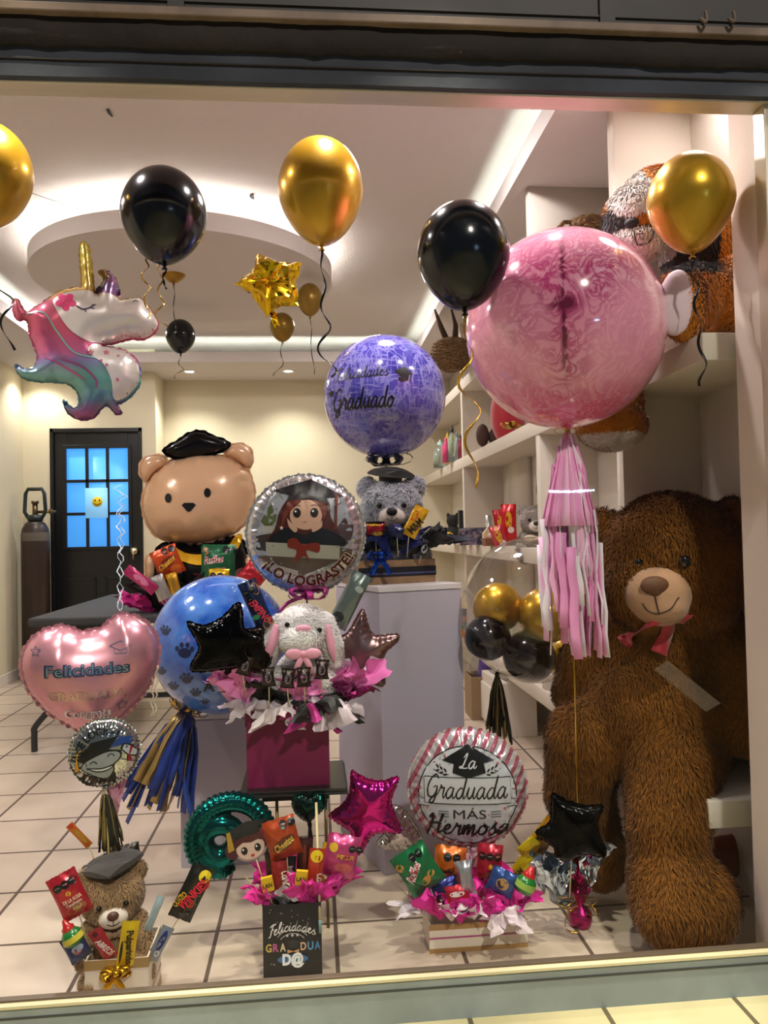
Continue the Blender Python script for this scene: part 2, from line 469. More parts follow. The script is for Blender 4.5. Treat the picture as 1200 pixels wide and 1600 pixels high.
def lay(name, flat, mats, parent, bvh=None, off=.0012, fn=None, step=None, y=0, label=None):
    """print: lay flat artwork over the front (-y side) of a part"""
    if fn: flat.v = [fn(*v[:2]) for v in flat.v]
    bm = bmesh.new(); vv = [bm.verts.new((a, 0, b)) for a, b in flat.v]
    for k, q in enumerate(flat.f):
        try: fc = bm.faces.new([vv[i] for i in q]); fc.material_index = flat.mi[k]
        except ValueError: pass
    if bvh:
        xs = [v[0] for v in flat.v]; zs = [v[1] for v in flat.v]
        ex = max(max(xs)-min(xs), max(zs)-min(zs)); st = step or .012
        for ax, lo, hi in ((0, min(xs), max(xs)), (2, min(zs), max(zs))):
            q = lo+st
            while q < hi:
                co = Vector((0, 0, 0)); co[ax] = q; no = Vector((0, 0, 0)); no[ax] = 1
                bmesh.ops.bisect_plane(bm, geom=bm.verts[:]+bm.edges[:]+bm.faces[:], plane_co=co, plane_no=no, dist=1e-6); q += st
        for v in bm.verts:
            h = bvh.ray_cast(Vector((v.co.x, -5, v.co.z)), Vector((0, 1, 0)))
            if h[0] is None: h = bvh.find_nearest(Vector((v.co.x, -.02, v.co.z)))
            v.co.y = h[0].y-off
    else:
        for v in bm.verts: v.co.y = y-off
    for fc in bm.faces:
        fc.normal_update()
        if fc.normal.y > 0: fc.normal_flip()
        fc.smooth = True
    me = bpy.data.meshes.new(name); bm.to_mesh(me); bm.free()
    return part(name, me, mats, parent, label=label)

BLACK = mat('0b0b0d', .35); WHITE = mat('f0ece8', .5); PRINTK = mat('08080a', .3)
# ================================================================== THE ROOM
XL, XR, XF = -2.48, 1.32, 1.04       # left wall, right wall, front face of the built-in shelves
YD, YB = 7.0, 7.4                    # door wall and the deeper back wall
def plaster(name, c, bump=.25, bs=90, var=.04):
    m, n, b = nt(name); co = coord(n)
    t = N(n, 'ShaderNodeTexNoise', i_Scale=1.2, i_Detail=3.0); n.links.new(co, t.inputs['Vector'])
    c = lin(c); n.links.new(ramp(n, t.outputs[0], [(.35, tuple(x*(1-var) for x in c)), (.65, c)]), b.inputs['Base Color'])
    g = N(n, 'ShaderNodeTexNoise', i_Scale=bs, i_Detail=4.0); n.links.new(co, g.inputs['Vector'])
    bp = N(n, 'ShaderNodeBump', i_Strength=bump, i_Distance=.006)
    n.links.new(g.outputs[0], bp.inputs['Height']); n.links.new(bp.outputs[0], b.inputs['Normal'])
    b.inputs['Roughness'].default_value = .75; return m
WALL = plaster('cream_wall_paint', 'd8cfb4'); WALLR = plaster('white_wall_paint', 'd8cfc4', .15); CEIL = plaster('textured_ceiling_paint', 'd2c9c6', .6, 110)
SHELFP = plaster('shelf_paint', 'd4cabc', .1); NICHE = plaster('pier_paint', 'e2d2c4', .1)
def tiles(name, size, x0, y0, c1, c2, grout, gw=.006, rough=.28):
    m, n, b = nt(name); tc = N(n, 'ShaderNodeTexCoord'); mp = N(n, 'ShaderNodeMapping')
    mp.inputs['Location'].default_value = (-x0/size, -y0/size, 0); mp.inputs['Scale'].default_value = (1/size, 1/size, 1)
    n.links.new(tc.outputs['Object'], mp.inputs[0])
    br = N(n, 'ShaderNodeTexBrick', offset=0.0, i_Scale=1.0); br.inputs['Mortar Size'].default_value = gw/size
    br.inputs['Brick Width'].default_value = 1; br.inputs['Row Height'].default_value = 1
    br.inputs['Color1'].default_value = (*lin(c1), 1); br.inputs['Color2'].default_value = (*lin(c2), 1); br.inputs['Mortar'].default_value = (*lin(grout), 1)
    n.links.new(mp.outputs[0], br.inputs[0])
    t = N(n, 'ShaderNodeTexNoise', i_Scale=3.5, i_Detail=6.0); n.links.new(tc.outputs['Object'], t.inputs['Vector'])
    mx = N(n, 'ShaderNodeMix', data_type='RGBA', blend_type='MULTIPLY'); mx.inputs[0].default_value = .55
    n.links.new(br.outputs[0], mx.inputs[6]); n.links.new(ramp(n, t.outputs[0], [(.3, (.72, .66, .60)), (.6, (1, 1, 1))]), mx.inputs[7])
    n.links.new(mx.outputs[2], b.inputs['Base Color'])
    rr = N(n, 'ShaderNodeMath', operation='MULTIPLY_ADD', i_1=.45, i_2=rough); n.links.new(br.outputs['Fac'], rr.inputs[0]); n.links.new(rr.outputs[0], b.inputs['Roughness'])
    bp = N(n, 'ShaderNodeBump', i_Strength=.4, i_Distance=.004, invert=True); n.links.new(br.outputs['Fac'], bp.inputs['Height']); n.links.new(bp.outputs[0], b.inputs['Normal'])
    return m
q = PZ(321, 1533, 0); q2 = PZ(140, 1468, 0)
FLOORM = tiles('beige_floor_tiles', .343, q.x, q2.y, 'd0bfae', 'cab9a8', '5c4c42')
struct('floor', M().box((XL-.1, 1.80, -.05), (XR+.1, YB+.1, 0)), FLOORM)
struct('floor_sidewalk', M().box((-3.5, -5, -.1), (4, 1.78, P(900, 1578, 1.775).z)), tiles('pavement_tiles', .31, P(943, 1572, 1.775).x, 1.64, 'ddd3a4', 'd4ca9c', '6b6248', rough=.5))
struct('wall_left', M().box((XL-.12, 1.86, 0), (XL, YD, CZ)), WALL)
struct('wall_back', M().box((-1.36, YB, 0), (XR, YB+.12, CZ)), WALL)
w = M()      # door wall, with the door opening cut out
DL, DR, DT = P(78, 700, YD).x, P(222, 700, YD).x, P(150, 669, YD).z
w.box((XL-.12, YD, 0), (DL, YB+.12, CZ)); w.box((DR, YD, 0), (-1.36, YB+.12, CZ)); w.box((DL, YD, DT), (DR, YB+.12, CZ))
struct('wall_door', w, WALL)
struct('wall_right', M().box((XR, 1.86, 0), (XR+.12, YB, CZ)), WALLR)
struct('ceiling', M().box((XL-.12, 1.86, CZ), (XR+.12, YB+.12, CZ+.08)), CEIL)
XSL = PZ(50, 523, SZ).x; XSR, YSB, YSF = .86, 6.6, 2.4
def soffit(name, a, b, lip):
    m = M().box((a[0], a[1], SZ), (b[0], b[1], SZ+.025)); m.box(*lip); struct(name, m, CEIL)
soffit('trim_1', (XL, 1.86), (XSL, YB), ((XSL-.025, YSF, SZ+.025), (XSL, YSB, SZ+.085)))
soffit('trim_2', (XSR, 1.86), (XR, YB), ((XSR, YSF, SZ+.025), (XSR+.025, YSB, SZ+.085)))
soffit('trim_3', (XSL, YSB), (XSR, YB), ((XSL, YSB, SZ+.025), (XSR, YSB+.025, SZ+.085)))
soffit('trim_4', (XSL, 1.86), (XSR, YSF), ((XSL, YSF-.025, SZ+.025), (XSR, YSF, SZ+.085)))
LED = mat('f2fff4', .5, emit=14)
for i, (a, b) in enumerate((((XSL-.07, YSF+.05), (XSL-.05, YSB-.05)), ((XSR+.05, YSF+.05), (XSR+.07, YSB-.05)), ((XSL+.1, YSB+.05), (XSR-.1, YSB+.07)))):
    tag(part('cove_light_strip', M().box((a[0], a[1], SZ+.025), (b[0], b[1], SZ+.033)), LED),
        ['white light strip hidden behind the left ceiling cove', 'white light strip glowing behind the right ceiling cove above the shelves', 'white light strip glowing in the cove along the back wall'][i], 'light strip', 'ceiling cove light strips')
# round hanging ceiling disc with a light ring on top
DC = Vector((-.70, 4.55)); DRAD = .83
m = M().lathe([(0, SZ), (DRAD, SZ), (DRAD, SZ+.09), (DRAD-.03, SZ+.09), (DRAD-.03, SZ+.06), (0, SZ+.06)], 96, (DC.x, DC.y, 0), cap=False)
m.lathe([(.5, SZ+.06), (.5, CZ), (.48, CZ)], 48, (DC.x, DC.y, 0), cap=False)
d = thing('ceiling_disc', 'round plaster ceiling disc with a white halo of light around it', 'ceiling disc', (DC.x, DC.y, SZ))
o = part('disc', m, CEIL, d, angle=40); o.matrix_parent_inverse = Matrix.Translation((-DC.x, -DC.y, -SZ))
part('light_ring', M().lathe([(DRAD-.05, .07), (DRAD-.07, .07), (DRAD-.07, .085), (DRAD-.05, .085), (DRAD-.05, .07)], 96, cap=False), mat('fffaf4', .5, emit=17), d)
# recessed downlights
for i, (x, y) in enumerate(SPOTS):
    g = 'ceiling downlights'
    t = thing('downlight', ['recessed downlight in the left corner of the back soffit', 'recessed downlight in the soffit over the back wall, left of its pair', 'recessed downlight in the soffit over the back wall, right of its pair',
        'leftmost recessed downlight above the shop window', 'second recessed downlight above the shop window from the left', 'third recessed downlight above the shop window from the left', 'rightmost recessed downlight above the shop window'][i], 'downlight', (x, y, SZ), group=g)
    part('trim_ring', M().lathe([(.038, 0), (.06, 0), (.06, -.006), (.038, -.004), (.038, 0)], 24, cap=False), WHITE, t)
    part('lens', M().lathe([(0, -.001), (.038, -.001), (.038, .0)], 24, cap=False), mat('fff2dc', .5, emit=14), t)
struct('baseboard_left', M().box((XL, 1.86, 0), (XL+.012, YD, .09)), WALLR, bevel=.003)
struct('baseboard_back', M().box((XL, YD-.012, 0), (DL-.02, YD, .09)), WALLR, bevel=.003)
struct('baseboard_main', M().box((-1.36, YB-.012, 0), (XF, YB, .09)), WALLR, bevel=.003)

# ---- shopfront: kerb, frame, glass, header, shutter box
CURB = mat('9fabab', .55, var=.25, vs=5); ALU = mat('c9bda8', .35, .3)
GB, GT = P(500, 1535, GY).z, P(500, 152, GY).z
zv = lambda v, Y: P(900, v, Y).z
SWZ = zv(1578, 1.775)
c0 = M().box((-1.6, 1.775, .0), (2.2, 1.808, zv(1514, 1.775)))
struct('trim_5', c0, CURB, bevel=.003)
struct('trim_11', M().box((-1.6, 1.7735, zv(1529, 1.7735)), (2.2, 1.776, zv(1526, 1.7735))), mat('4a4c48', .7))
struct('trim_12', M().box((-1.6, 1.768, zv(1514, 1.768)), (2.2, 1.80, zv(1509, 1.768))), mat('dcd2a8', .5), bevel=.001)
struct('trim_13', M().box((-1.6, 1.783, zv(1514, 1.768)), (2.2, 1.80, zv(1499.5, 1.783))), mat('6a5c4c', .4, .3), bevel=.001)
s = M().box((-1.6, 1.797, .02), (2.2, 1.810, GB-.006)); s.box((-1.6, 1.804, GB-.008), (2.2, 1.810, GB))
s.box((-1.6, 1.77, GT), (2.2, 1.83, GT+.035)); s.box((-1.6, 1.755, GT+.028), (2.2, 1.80, GT+.05))
XG = P(1189, 300, 1.8).x
s.box((XG, 1.775, GB), (XG+.04, 1.825, GT))
struct('window_1', s, ALU, bevel=.003)
g, n, b = nt('window_glass'); n.nodes.remove(b)
tr = N(n, 'ShaderNodeBsdfTransparent'); gl = N(n, 'ShaderNodeBsdfGlossy', i_Roughness=.01); mx = N(n, 'ShaderNodeMixShader')
def rim(n, base=.04, p=5.0, k=.7):      # clear film: reflects more at grazing angles, the same from both sides
    lw = N(n, 'ShaderNodeLayerWeight', i_Blend=.5); a = N(n, 'ShaderNodeMath', operation='POWER', i_1=p); b_ = N(n, 'ShaderNodeMath', operation='MULTIPLY_ADD', i_1=k, i_2=base)
    n.links.new(lw.outputs['Facing'], a.inputs[0]); n.links.new(a.outputs[0], b_.inputs[0]); return b_.outputs[0]
tr.inputs[0].default_value = (.975, .985, .97, 1)
n.links.new(rim(n, .006, 5.0, .5), mx.inputs[0]); n.links.new(tr.outputs[0], mx.inputs[1]); n.links.new(gl.outputs[0], mx.inputs[2]); n.links.new(mx.outputs[0], n.nodes['Material Output'].inputs[0])
GLASS = g
o = struct('window_2', M().box((-1.6, 1.797, GB-.01), (XG+.01, 1.803, GT+.01)), GLASS)
# header courses, from the glass upwards
HB = mat('3c4048', .8, var=.45, vs=4, bump=.4, bs=12); HD = mat('2a211a', .85, var=.5, vs=6, bump=.8, bs=14); HL = mat('8a7460', .6, var=.4, vs=9); HG = mat('3f3a34', .6, var=.4, vs=3)
z1, z2, z3, z4 = P(500, 131, 1.752).z, P(500, 82, 1.738).z, P(500, 31, 1.722).z, P(500, 17, 1.722).z
def bumpy(x0, x1, y0, y1, za, zb, nx=160, amp=.006, seed=0):
    def fn(u, v):
        x = x0+(x1-x0)*u; k = [(y1, za), (y0, za), (y0, (za+zb)/2), (y0, zb), (y1, zb)]
        i = min(int(v*4+1e-6), 4); y, z = k[i]
        e = noise.noise(Vector((x*4, i*3, seed)))*amp+noise.noise(Vector((x*19, i*3, seed+7)))*amp*.5
        return (x, y-abs(e) if i in (1, 2, 3) else y, z+e*1.3 if i in (0, 1) else z)
    return M().grid(fn, nx, 4)
struct('trim_6', bumpy(-1.6, 2.4, 1.752, 1.79, z1, z2+.01, amp=.002), HB)
struct('trim_7', M().box((-1.6, 1.747, (z1+z2)/2+.003), (2.4, 1.755, (z1+z2)/2+.006)), HD)
struct('trim_8', bumpy(-1.6, 2.4, 1.742, 1.79, z2, z3+.01, amp=.009, seed=4), HD, smooth=True)
struct('trim_9', M().box((-1.6, 1.722, z3), (2.4, 1.79, z4)), HL, bevel=.003)
h = M().box((-1.6, 1.735, z4), (2.4, 1.78, z4+.3)); h.box((-1.6, 1.73, z4+.016), (2.4, 1.736, z4+.020))
for u in (275, 948): x = P(u, 10, 1.73).x; h.box((x-.018, 1.726, z4), (x+.018, 1.74, z4+.3))
struct('trim_10', h, HG)
for u in (1098, 1142):
    p = P(u, 34, 1.715)
    tag(part('bracket_hook', M().tube(smoothpath([(p.x+.012, 1.723, p.z+.03), (p.x+.01, 1.715, p.z+.006), (p.x, 1.705, p.z-.006), (p.x-.008, 1.71, p.z+.004)], 4), .004, 6), HL),
        'small metal hook on the shutter rail, ' + ('left' if u < 1110 else 'right') + ' of two at top right', 'hook', 'hooks on the shutter rail')
struct('wall_header', M().box((-1.6, 1.86, GT+.14), (2.4, 1.95, CZ+.2)), HD)
# inner pier on the right and the outer jamb
XP = P(1153, 500, 1.97).x
struct('wall_pier', M().box((XP, 1.85, 0), (XR+.12, 1.985, CZ)), NICHE)
struct('wall_jamb', M().box((XG+.04, 1.78, .03), (2.4, 1.87, GT+.06)), mat('5a554e', .8, var=.4))

# ---- built-in shelves along the right wall
sh = thing('built_in_shelves', 'cream painted built-in shelving along the right wall, with a low bench in front', 'shelves', (0, 0, 0))
EDGE = SHELFP
for i, (z, ya, yb) in enumerate(((2.20, 2.6, YB), (1.665, 2.0, YB), (1.06, 2.6, YB))):
    part('shelf', M().box((XF, ya, z-.075), (XR, yb, z)), EDGE, sh, bevel=.003)
bm_ = M().box((XF, 2.05, .335), (XR, YB, .41)); part('bench_slab', bm_, EDGE, sh, bevel=.004)
for y, za, zb in ((2.6, .41, SZ), (3.58, .41, 1.665), (5.42, .41, 2.2), (5.42, 2.2, SZ)):
    part('divider', M().box((XF+.004, y-.028, za), (XR, y+.028, zb)), EDGE, sh, bevel=.002)
part('drop_panel', M().box((.93, 3.22, 2.2), (XR, 3.27, SZ)), WALLR, sh)
part('pilaster', M().box((XR-.035, 4.65, .41), (XR, 5.1, SZ)), EDGE, sh)
part('bench_support', M().box((XF+.03, 3.3, 0), (XR, 3.36, .335)), EDGE, sh)

# ---- black back door with a nine-pane blue lit window
DK = mat('101010', .35, var=.3, vs=3); dw = DR-DL
t = thing('door', 'black panelled door with a nine-pane window glowing blue', 'door', (DL, YD, 0)); t['kind'] = 'structure'
wx0, wx1 = P(103, 780, YD).x-DL, P(200, 780, YD).x-DL; wz1, wz0 = P(150, 700, YD).z, P(150, 854, YD).z
m = M().box((0.03, .02, 0), (wx0, .06, DT)).box((wx1, .02, 0), (dw-.03, .06, DT)).box((wx0, .02, 0), (wx1, .06, wz0)).box((wx0, .02, wz1), (wx1, .06, DT))
m.box((wx0-.03, .008, wz1), (wx1+.03, .02, wz1+.03)).box((wx0-.03, .008, wz0-.03), (wx1+.03, .02, wz0)).box((wx0-.03, .008, wz0), (wx0, .02, wz1)).box((wx1, .008, wz0), (wx1+.03, .02, wz1))
for a, b in ((.1, .40), (.48, .76)):
    z = .25
    for (xa, za, xb, zb) in ((a, z, b, z+.02), (a, .8, b, .82), (a, z, a+.02, .82), (b-.02, z, b, .82)): m.box((xa*dw/.84, .01, za), (xb*dw/.84, .02, zb))
part('door_leaf', m, DK, t, False, bevel=.003)
part('door_frame', M().box((0, -.012, 0), (.03, .08, DT)).box((dw-.03, -.012, 0), (dw, .08, DT)).box((0, -.012, DT-.035), (dw, .08, DT)), DK, t, False, bevel=.003)
mm = M()
for k in (1, 2):
    x = wx0+(wx1-wx0)*k/3; z = wz0+(wz1-wz0)*k/3
    mm.box((x-.013, .012, wz0), (x+.013, .03, wz1)); mm.box((wx0, .012, z-.013), (wx1, .03, z+.013))
part('muntins', mm, DK, t, False, bevel=.002)
part('window_pane', M().box((wx0, .034, wz0), (wx1, .04, wz1)), mat('4a9cf0', .4, emit=.62), t)
kx, kz = P(211, 861, YD).x-DL, P(211, 861, YD).z
kn = part('door_knob', M().lathe([(0, -.07), (.02, -.068), (.032, -.055), (.032, -.045), (.014, -.03), (.012, 0), (.034, .004), (.034, .015)], 24, (kx, 0, kz), ax='y'), mat('b9a98a', .25, 1), t)
part('key', M().box((kx-.004, -.08, kz-.07), (kx+.004, -.074, kz-.01)), mat('b9a98a', .3, 1), kn)
# smiley sticker on its sheet
c = P(152, 784, YD); sw = P(133, 784, YD).x; se = P(168, 784, YD).x
t2 = thing('paper_sheet', 'translucent paper with a yellow smiling face taped to the door window', 'paper', (c.x, YD+.004, c.z))
part('sheet', M().box((sw-c.x, 0, -.14), (se-c.x, .002, .12)), mat('7fbcec', .6, emit=.45), t2)  # glow of the lit window behind is put into the sheet as emission
part('smiley', M().lathe([(0, -.004), (.044, -.004), (.044, 0)], 32, ax='y', cap=False), mat('f2d21a', .5), t2)
fl = Flat().disc(-.018, .012, .006, .009).disc(.018, .012, .006, .009); fl.arc(0, .004, .03, pi*1.15, pi*1.85, .005)
lay('face_print', fl, PRINTK, t2, None, y=-.0045)

# ---- helium cylinder
b = PZ(57, 1052, 0); b.y = min(b.y, 6.8); b = Vector((P(57, 1000, 6.75).x, 6.75, 0)); R = 21*mpp(P(57, 950, 6.75))
zt = P(57, 832, 6.75).z
t = thing('gas_cylinder', 'tall dark brown helium cylinder standing beside the black door', 'gas cylinder', (b.x, b.y, 0))
part('tank', M().lathe([(0, 0), (R, 0), (R, zt-.02), (R*.93, zt+.03), (R*.7, zt+.075), (R*.35, zt+.1), (R*.3, zt+.12), (0, zt+.12)], 32, cap=False), mat('32211b', .4, var=.3), t)
part('paper_label', M().lathe([(R*.80, zt+.064), (R*.99, zt+.0), (R*1.0, zt+.0), (R*.82, zt+.066)], 32, cap=False), mat('b8ada0', .6), t) if 0 else None
gz = zt+.11; k = R*.72
gd = M().tube([(-k*.6, 0, gz), (-k*1.05, 0, gz+.06), (-k*.95, 0, gz+.21), (-k*.7, 0, gz+.25), (k*.7, 0, gz+.25), (k*.95, 0, gz+.21), (k*1.05, 0, gz+.06), (k*.6, 0, gz), (-k*.6, 0, gz)], .016, 8)
gd.lathe([(k*.75, gz-.015), (k*.75, gz+.03), (.02, gz+.04)], 20)
part('valve_guard', gd, mat('14241f', .4), t)
part('valve', M().cyl((0, 0, gz), (0, 0, gz+.13), .022).cyl((0, 0, gz+.06), (R*1.5, 0, gz+.06), .012).cyl((R*1.05, 0, gz+.06), (R*1.25, 0, gz+.06), .022).lathe([(.03, gz+.13), (.03, gz+.15), (.0, gz+.15)], 12), mat('6b5a40', .3, .9), t)
part('label_sticker', M().lathe([(R*1.004, zt-.07), (R*1.008, zt-.02), (R*.985, zt-.0)], 32, cap=False), mat('5a524a', .6), t)

# ---- folding table
tz = .74; ax, ay = P(42, 966, 4.3).x, 4.3; bx = ax+.80; by = 6.0
t = thing('folding_table', 'long grey folding table with tubular legs behind the pink heart balloon', 'table', ((ax+bx)/2, (ay+by)/2, 0))
hx, hy = (bx-ax)/2, (by-ay)/2
part('table_top', M().box((-hx, -hy, tz-.045), (hx, hy, tz)), mat('333333', .65, bump=.2, bs=120), t, False, bevel=.012)
LG = mat('2a2d2e', .4, .4)
for sy in (-1, 1):
    for sx in (-1, 1):
        y = sy*(hy-.18); yy = y
        part('leg', M().tube(smoothpath([(sx*.27, y, tz-.045), (sx*.27, y, .52), (sx*.30, y, .30), (sx*.42, y, .14), (sx*.43, y, .10), (sx*.43, y, 0)], 5), .017, 10), LG, t)
    part('crossbar', M().cyl((-.31, sy*(hy-.18), .28), (.31, sy*(hy-.18), .28), .015), LG, t)

# ---- white plinths
PLW = mat('bab3c2', .45, var=.05, vs=2)
def plinth(nm, label, A, w, d, h, ang):
    t = thing(nm, label, 'plinth', (A[0], A[1], 0), (0, 0, ang))
    part('body', M().box((.002, .002, 0), (w-.002, d-.002, h-.022)), PLW, t, False, bevel=.002)
    part('top_board', M().box((0, 0, h-.02), (w, d, h)), mat('d8d2d4', .4), t, False, bevel=.002); return t
PH = .967
plinth('display_plinth', 'tall white plinth under the grey bear crate', (.213, 2.66), .32, .44, PH, radians(18))
plinth('display_plinth', 'low white plinth behind the blue paw-print balloon', (-.485, 2.82), .27, .36, .53, radians(0))
# ================================================================== BALLOON KIT
def curl_pts(top, length, amp, turns, seed=0, drift=(0, 0)):
    rnd = random.Random(seed); out = []; n = int(turns*12)+4; ph = rnd.uniform(0, 6)
    for i in range(n+1):
        t = i/n; a = amp*min(1, t*2.2+.05)*(.75+.4*sin(t*5+seed)); w = 2*pi*turns*(t**.9)+ph
        out.append((top[0]+a*sin(w)-a*sin(ph)*.05+drift[0]*t, top[1]+a*cos(w)*.8, top[2]-length*t+drift[1]*t*t))
    return out
def add_ribbon(root, pts, w, mt, name='ribbon', label=None):
    m = M().strip(pts, w, side=lambda t: Vector((cos(t*9), sin(t*9)*.8, .35)))
    return part(name, m, mt, root, label=label)
def latex_balloon(u, v, wpx, hpx, Y, mt, label, group, ribbon=None, knotm=None, tilt=0, shape=1.0, rib_w=.005):
    c = P(u, v, Y); s = mpp(c); w, h = wpx*s/2, hpx*s/2
    t = thing('latex_balloon', label, 'balloon', c, (0, radians(tilt), face(c)), group)
    prof = []
    for i in range(33):
        a = pi*i/32; z = cos(a); r = sin(a)
        if z < 0: r *= (1-.20*shape*(-z)**1.3)
        zz = z*(h*.97 if z > 0 else h*1.03)
        prof.append((max(r*w, .0), zz))
    prof = prof[::-1]; prof[0] = (.0045, prof[0][1]); prof[-1] = (0, prof[-1][1])
    part('envelope', M().lathe(prof, 48, cap=False), mt, t)
    part('knot', M().lathe([(.002, -h*1.02), (.007, -h*1.04), (.0035, -h*1.075), (.008, -h*1.11), (.0095, -h*1.125), (0, -h*1.115)], 14, cap=False), knotm or mt, t)
    if ribbon:
        L, amp, turns, rm, seed, dx = ribbon
        add_ribbon(t, curl_pts((0, 0, -h*1.07), L*s, amp*s, turns, seed, (dx*s, 0)), rib_w*(1.5 if wpx > 100 else 1), rm)
    return t
GOLD = mat('c4961c', .3, .6, coat=.4); BLK = mat('04050b', .16, 0); RBK = mat('1a1a1c', .25, .5); RGD = mat('c99a3e', .25, .85); RSV = mat('c8ccd0', .25, .7)
G1, G2 = 'gold latex balloons under the ceiling', 'black latex balloons under the ceiling'
latex_balloon(501, 298, 133, 168, 2.35, GOLD, 'large gold latex balloon with a long black curled ribbon, top centre', G1, (205, 13, 3.2, RBK, 3, 5))
latex_balloon(-18, 272, 132, 165, 2.35, GOLD, 'gold latex balloon cut off by the left edge, with a wide curled black ribbon', G1, (185, 17, 2.4, RBK, 6, 30))
latex_balloon(1079, 316, 132, 156, 1.95, GOLD, 'gold latex balloon in front of the spotted plush dog on the upper shelf', G1, (205, 9, 3.6, RBK, 8, 12), shape=1.3)
latex_balloon(256, 336, 132, 152, 2.35, BLK, 'large black latex balloon left of the top centre gold one', G2, (35, 5, 1, RBK, 1, 0), shape=.9)
latex_balloon(724, 398, 145, 170, 1.98, BLK, 'large black latex balloon overlapping the pink marbled sphere', G2, (275, 15, 3.0, RGD, 12, 8), shape=.9)
G3 = 'small latex balloons floating at the back of the ceiling'
latex_balloon(271, 415, 48, 54, 4.4, mat('9a7420', .3, .6), 'small gold latex balloon partly behind the big black one', G3, (75, 3, 1.5, RBK, 2, 0))
latex_balloon(282, 525, 46, 54, 4.9, BLK, 'small black latex balloon near the back wall soffit', G3, (38, 6, 1.6, RBK, 4, -4))
latex_balloon(484, 468, 40, 52, 4.4, mat('8e6f2a', .35, .5), 'small gold latex balloon right of the gold star balloon', G3, (90, 3, 1.5, RBK, 2, 3))
latex_balloon(441, 511, 39, 46, 4.6, mat('8a6a20', .35, .5), 'small gold latex balloon hanging below the gold star balloon', G3, (52, 8, 1.3, RBK, 9, -6))
# gold curls hanging beside the big black balloon
p = P(232, 408, 2.36); s = mpp(p)
for k, (du, L, lab) in enumerate(((0, 95, 'left'), (22, 105, 'right'))):
    q = P(228+du, 404, 2.36)
    m = M().strip(curl_pts((0, 0, 0), L*s, 11*s, 2.6+k*.4, 20+k, (0, 0)), .005, side=lambda t: Vector((cos(t*9), sin(t*9)*.8, .35)))
    o = part('curled_ribbon', m, RGD); o.location = q
    tag(o, 'curled gold ribbon hanging under the large black balloon above the unicorn, %s of two' % lab, 'ribbon', 'gold curls by the black balloon')

# ---- foil balloon helper: outline in pixels around (u,v)
def outline_px(pts, u, v, s, smooth=0):
    o = [Vector(((x-u)*s+(-(y-v))*s*.022, -(y-v)*s-(x-u)*s*.022*-1, 0)) for x, y in pts]
    if smooth: 
        o = smoothpath([o[-1]]+o+[o[0], o[1]], smooth)[smooth:-smooth]
        o = o[:len(o)-1] if (o[0]-o[-1]).length < 1e-5 else o
    return [(p.x, p.y) for p in o]
def foil_thing(name, label, cat, u, v, Y, group=None, tilt=0, yaw=0):
    c = P(u, v, Y); t = thing(name, label, cat, c, (0, radians(tilt), face(c)+radians(yaw)), group); return t, mpp(c)
def circle_out(r, n=72): return [(r*cos(2*pi*i/n), r*sin(2*pi*i/n)) for i in range(n)]
def star_out(r, n=5, inner=.52, rot=0, rnd=.12):
    pts = []
    for i in range(n*2):
        a = pi/2+rot+pi*i/n; q = r if i % 2 == 0 else r*inner
        if i % 2 == 0: pts += [Vector((q*cos(a-rnd), q*sin(a-rnd), 0))*.95, Vector((q*cos(a+rnd), q*sin(a+rnd), 0))*.95]
        else: pts.append(Vector((q*cos(a), q*sin(a), 0)))
    o = smoothpath([pts[-1]]+pts+[pts[0], pts[1]], 4)[4:-5]
    return [(p.x, p.y) for p in o]
STICKM = mat('c9b88a', .5); STICKW = mat('d8d4cc', .4)
def stick(root, a, b, r=.0025, mt=None, name='stick'): return part(name, M().cyl(a, b, r, seg=8), mt or STICKM, root)

# ================================================================== MARBLED SPHERES
def sphere_mesh(r, neck=True, seg=72, rings=48):
    prof = [(r*sin(pi*i/rings), -r*cos(pi*i/rings)) for i in range(rings+1)]
    if neck: prof[0] = (.004, -r*1.035); prof[1] = (.012, -r*1.008)
    return M().lathe(prof, seg, cap=False)
def bubble_mat(name, build, clear=(1, 1, 1), ior=1.35):
    m, n, b = nt(name); out = n.nodes['Material Output']
    tr = N(n, 'ShaderNodeBsdfTransparent'); tr.inputs[0].default_value = (*clear, 1)
    gl = N(n, 'ShaderNodeBsdfGlossy', i_Roughness=.03); a = N(n, 'ShaderNodeMixShader')
    n.links.new(rim(n, .05, 3.0, .75), a.inputs[0]); n.links.new(tr.outputs[0], a.inputs[1]); n.links.new(gl.outputs[0], a.inputs[2])
    if build:
        colr, alpha = build(n); b.inputs['Roughness'].default_value = .12; b.inputs['Coat Weight'].default_value = .6; b.inputs['Coat Roughness'].default_value = .04
        n.links.new(colr, b.inputs['Base Color']); mx = N(n, 'ShaderNodeMixShader'); n.links.new(alpha, mx.inputs[0])
        n.links.new(a.outputs[0], mx.inputs[1]); n.links.new(b.outputs[0], mx.inputs[2]); n.links.new(mx.outputs[0], out.inputs[0])
    else: n.nodes.remove(b); n.links.new(a.outputs[0], out.inputs[0])
    return m
def mth(n, op, a, b=None, c=None, clamp=False):
    x = N(n, 'ShaderNodeMath', operation=op, use_clamp=clamp)
    for i, q in enumerate((a, b, c)):
        if q is None: continue
        if isinstance(q, (int, float)): x.inputs[i].default_value = q
        else: n.links.new(q, x.inputs[i])
    return x.outputs[0]
def mixc(n, f, a, b, mode='MIX'):
    x = N(n, 'ShaderNodeMix', data_type='RGBA', blend_type=mode)
    for i, q in ((0, f), (6, a), (7, b)):
        if isinstance(q, (int, float)): x.inputs[i].default_value = q
        elif isinstance(q, str): x.inputs[i].default_value = (*lin(q), 1)
        else: n.links.new(q, x.inputs[i])
    return x.outputs[2]
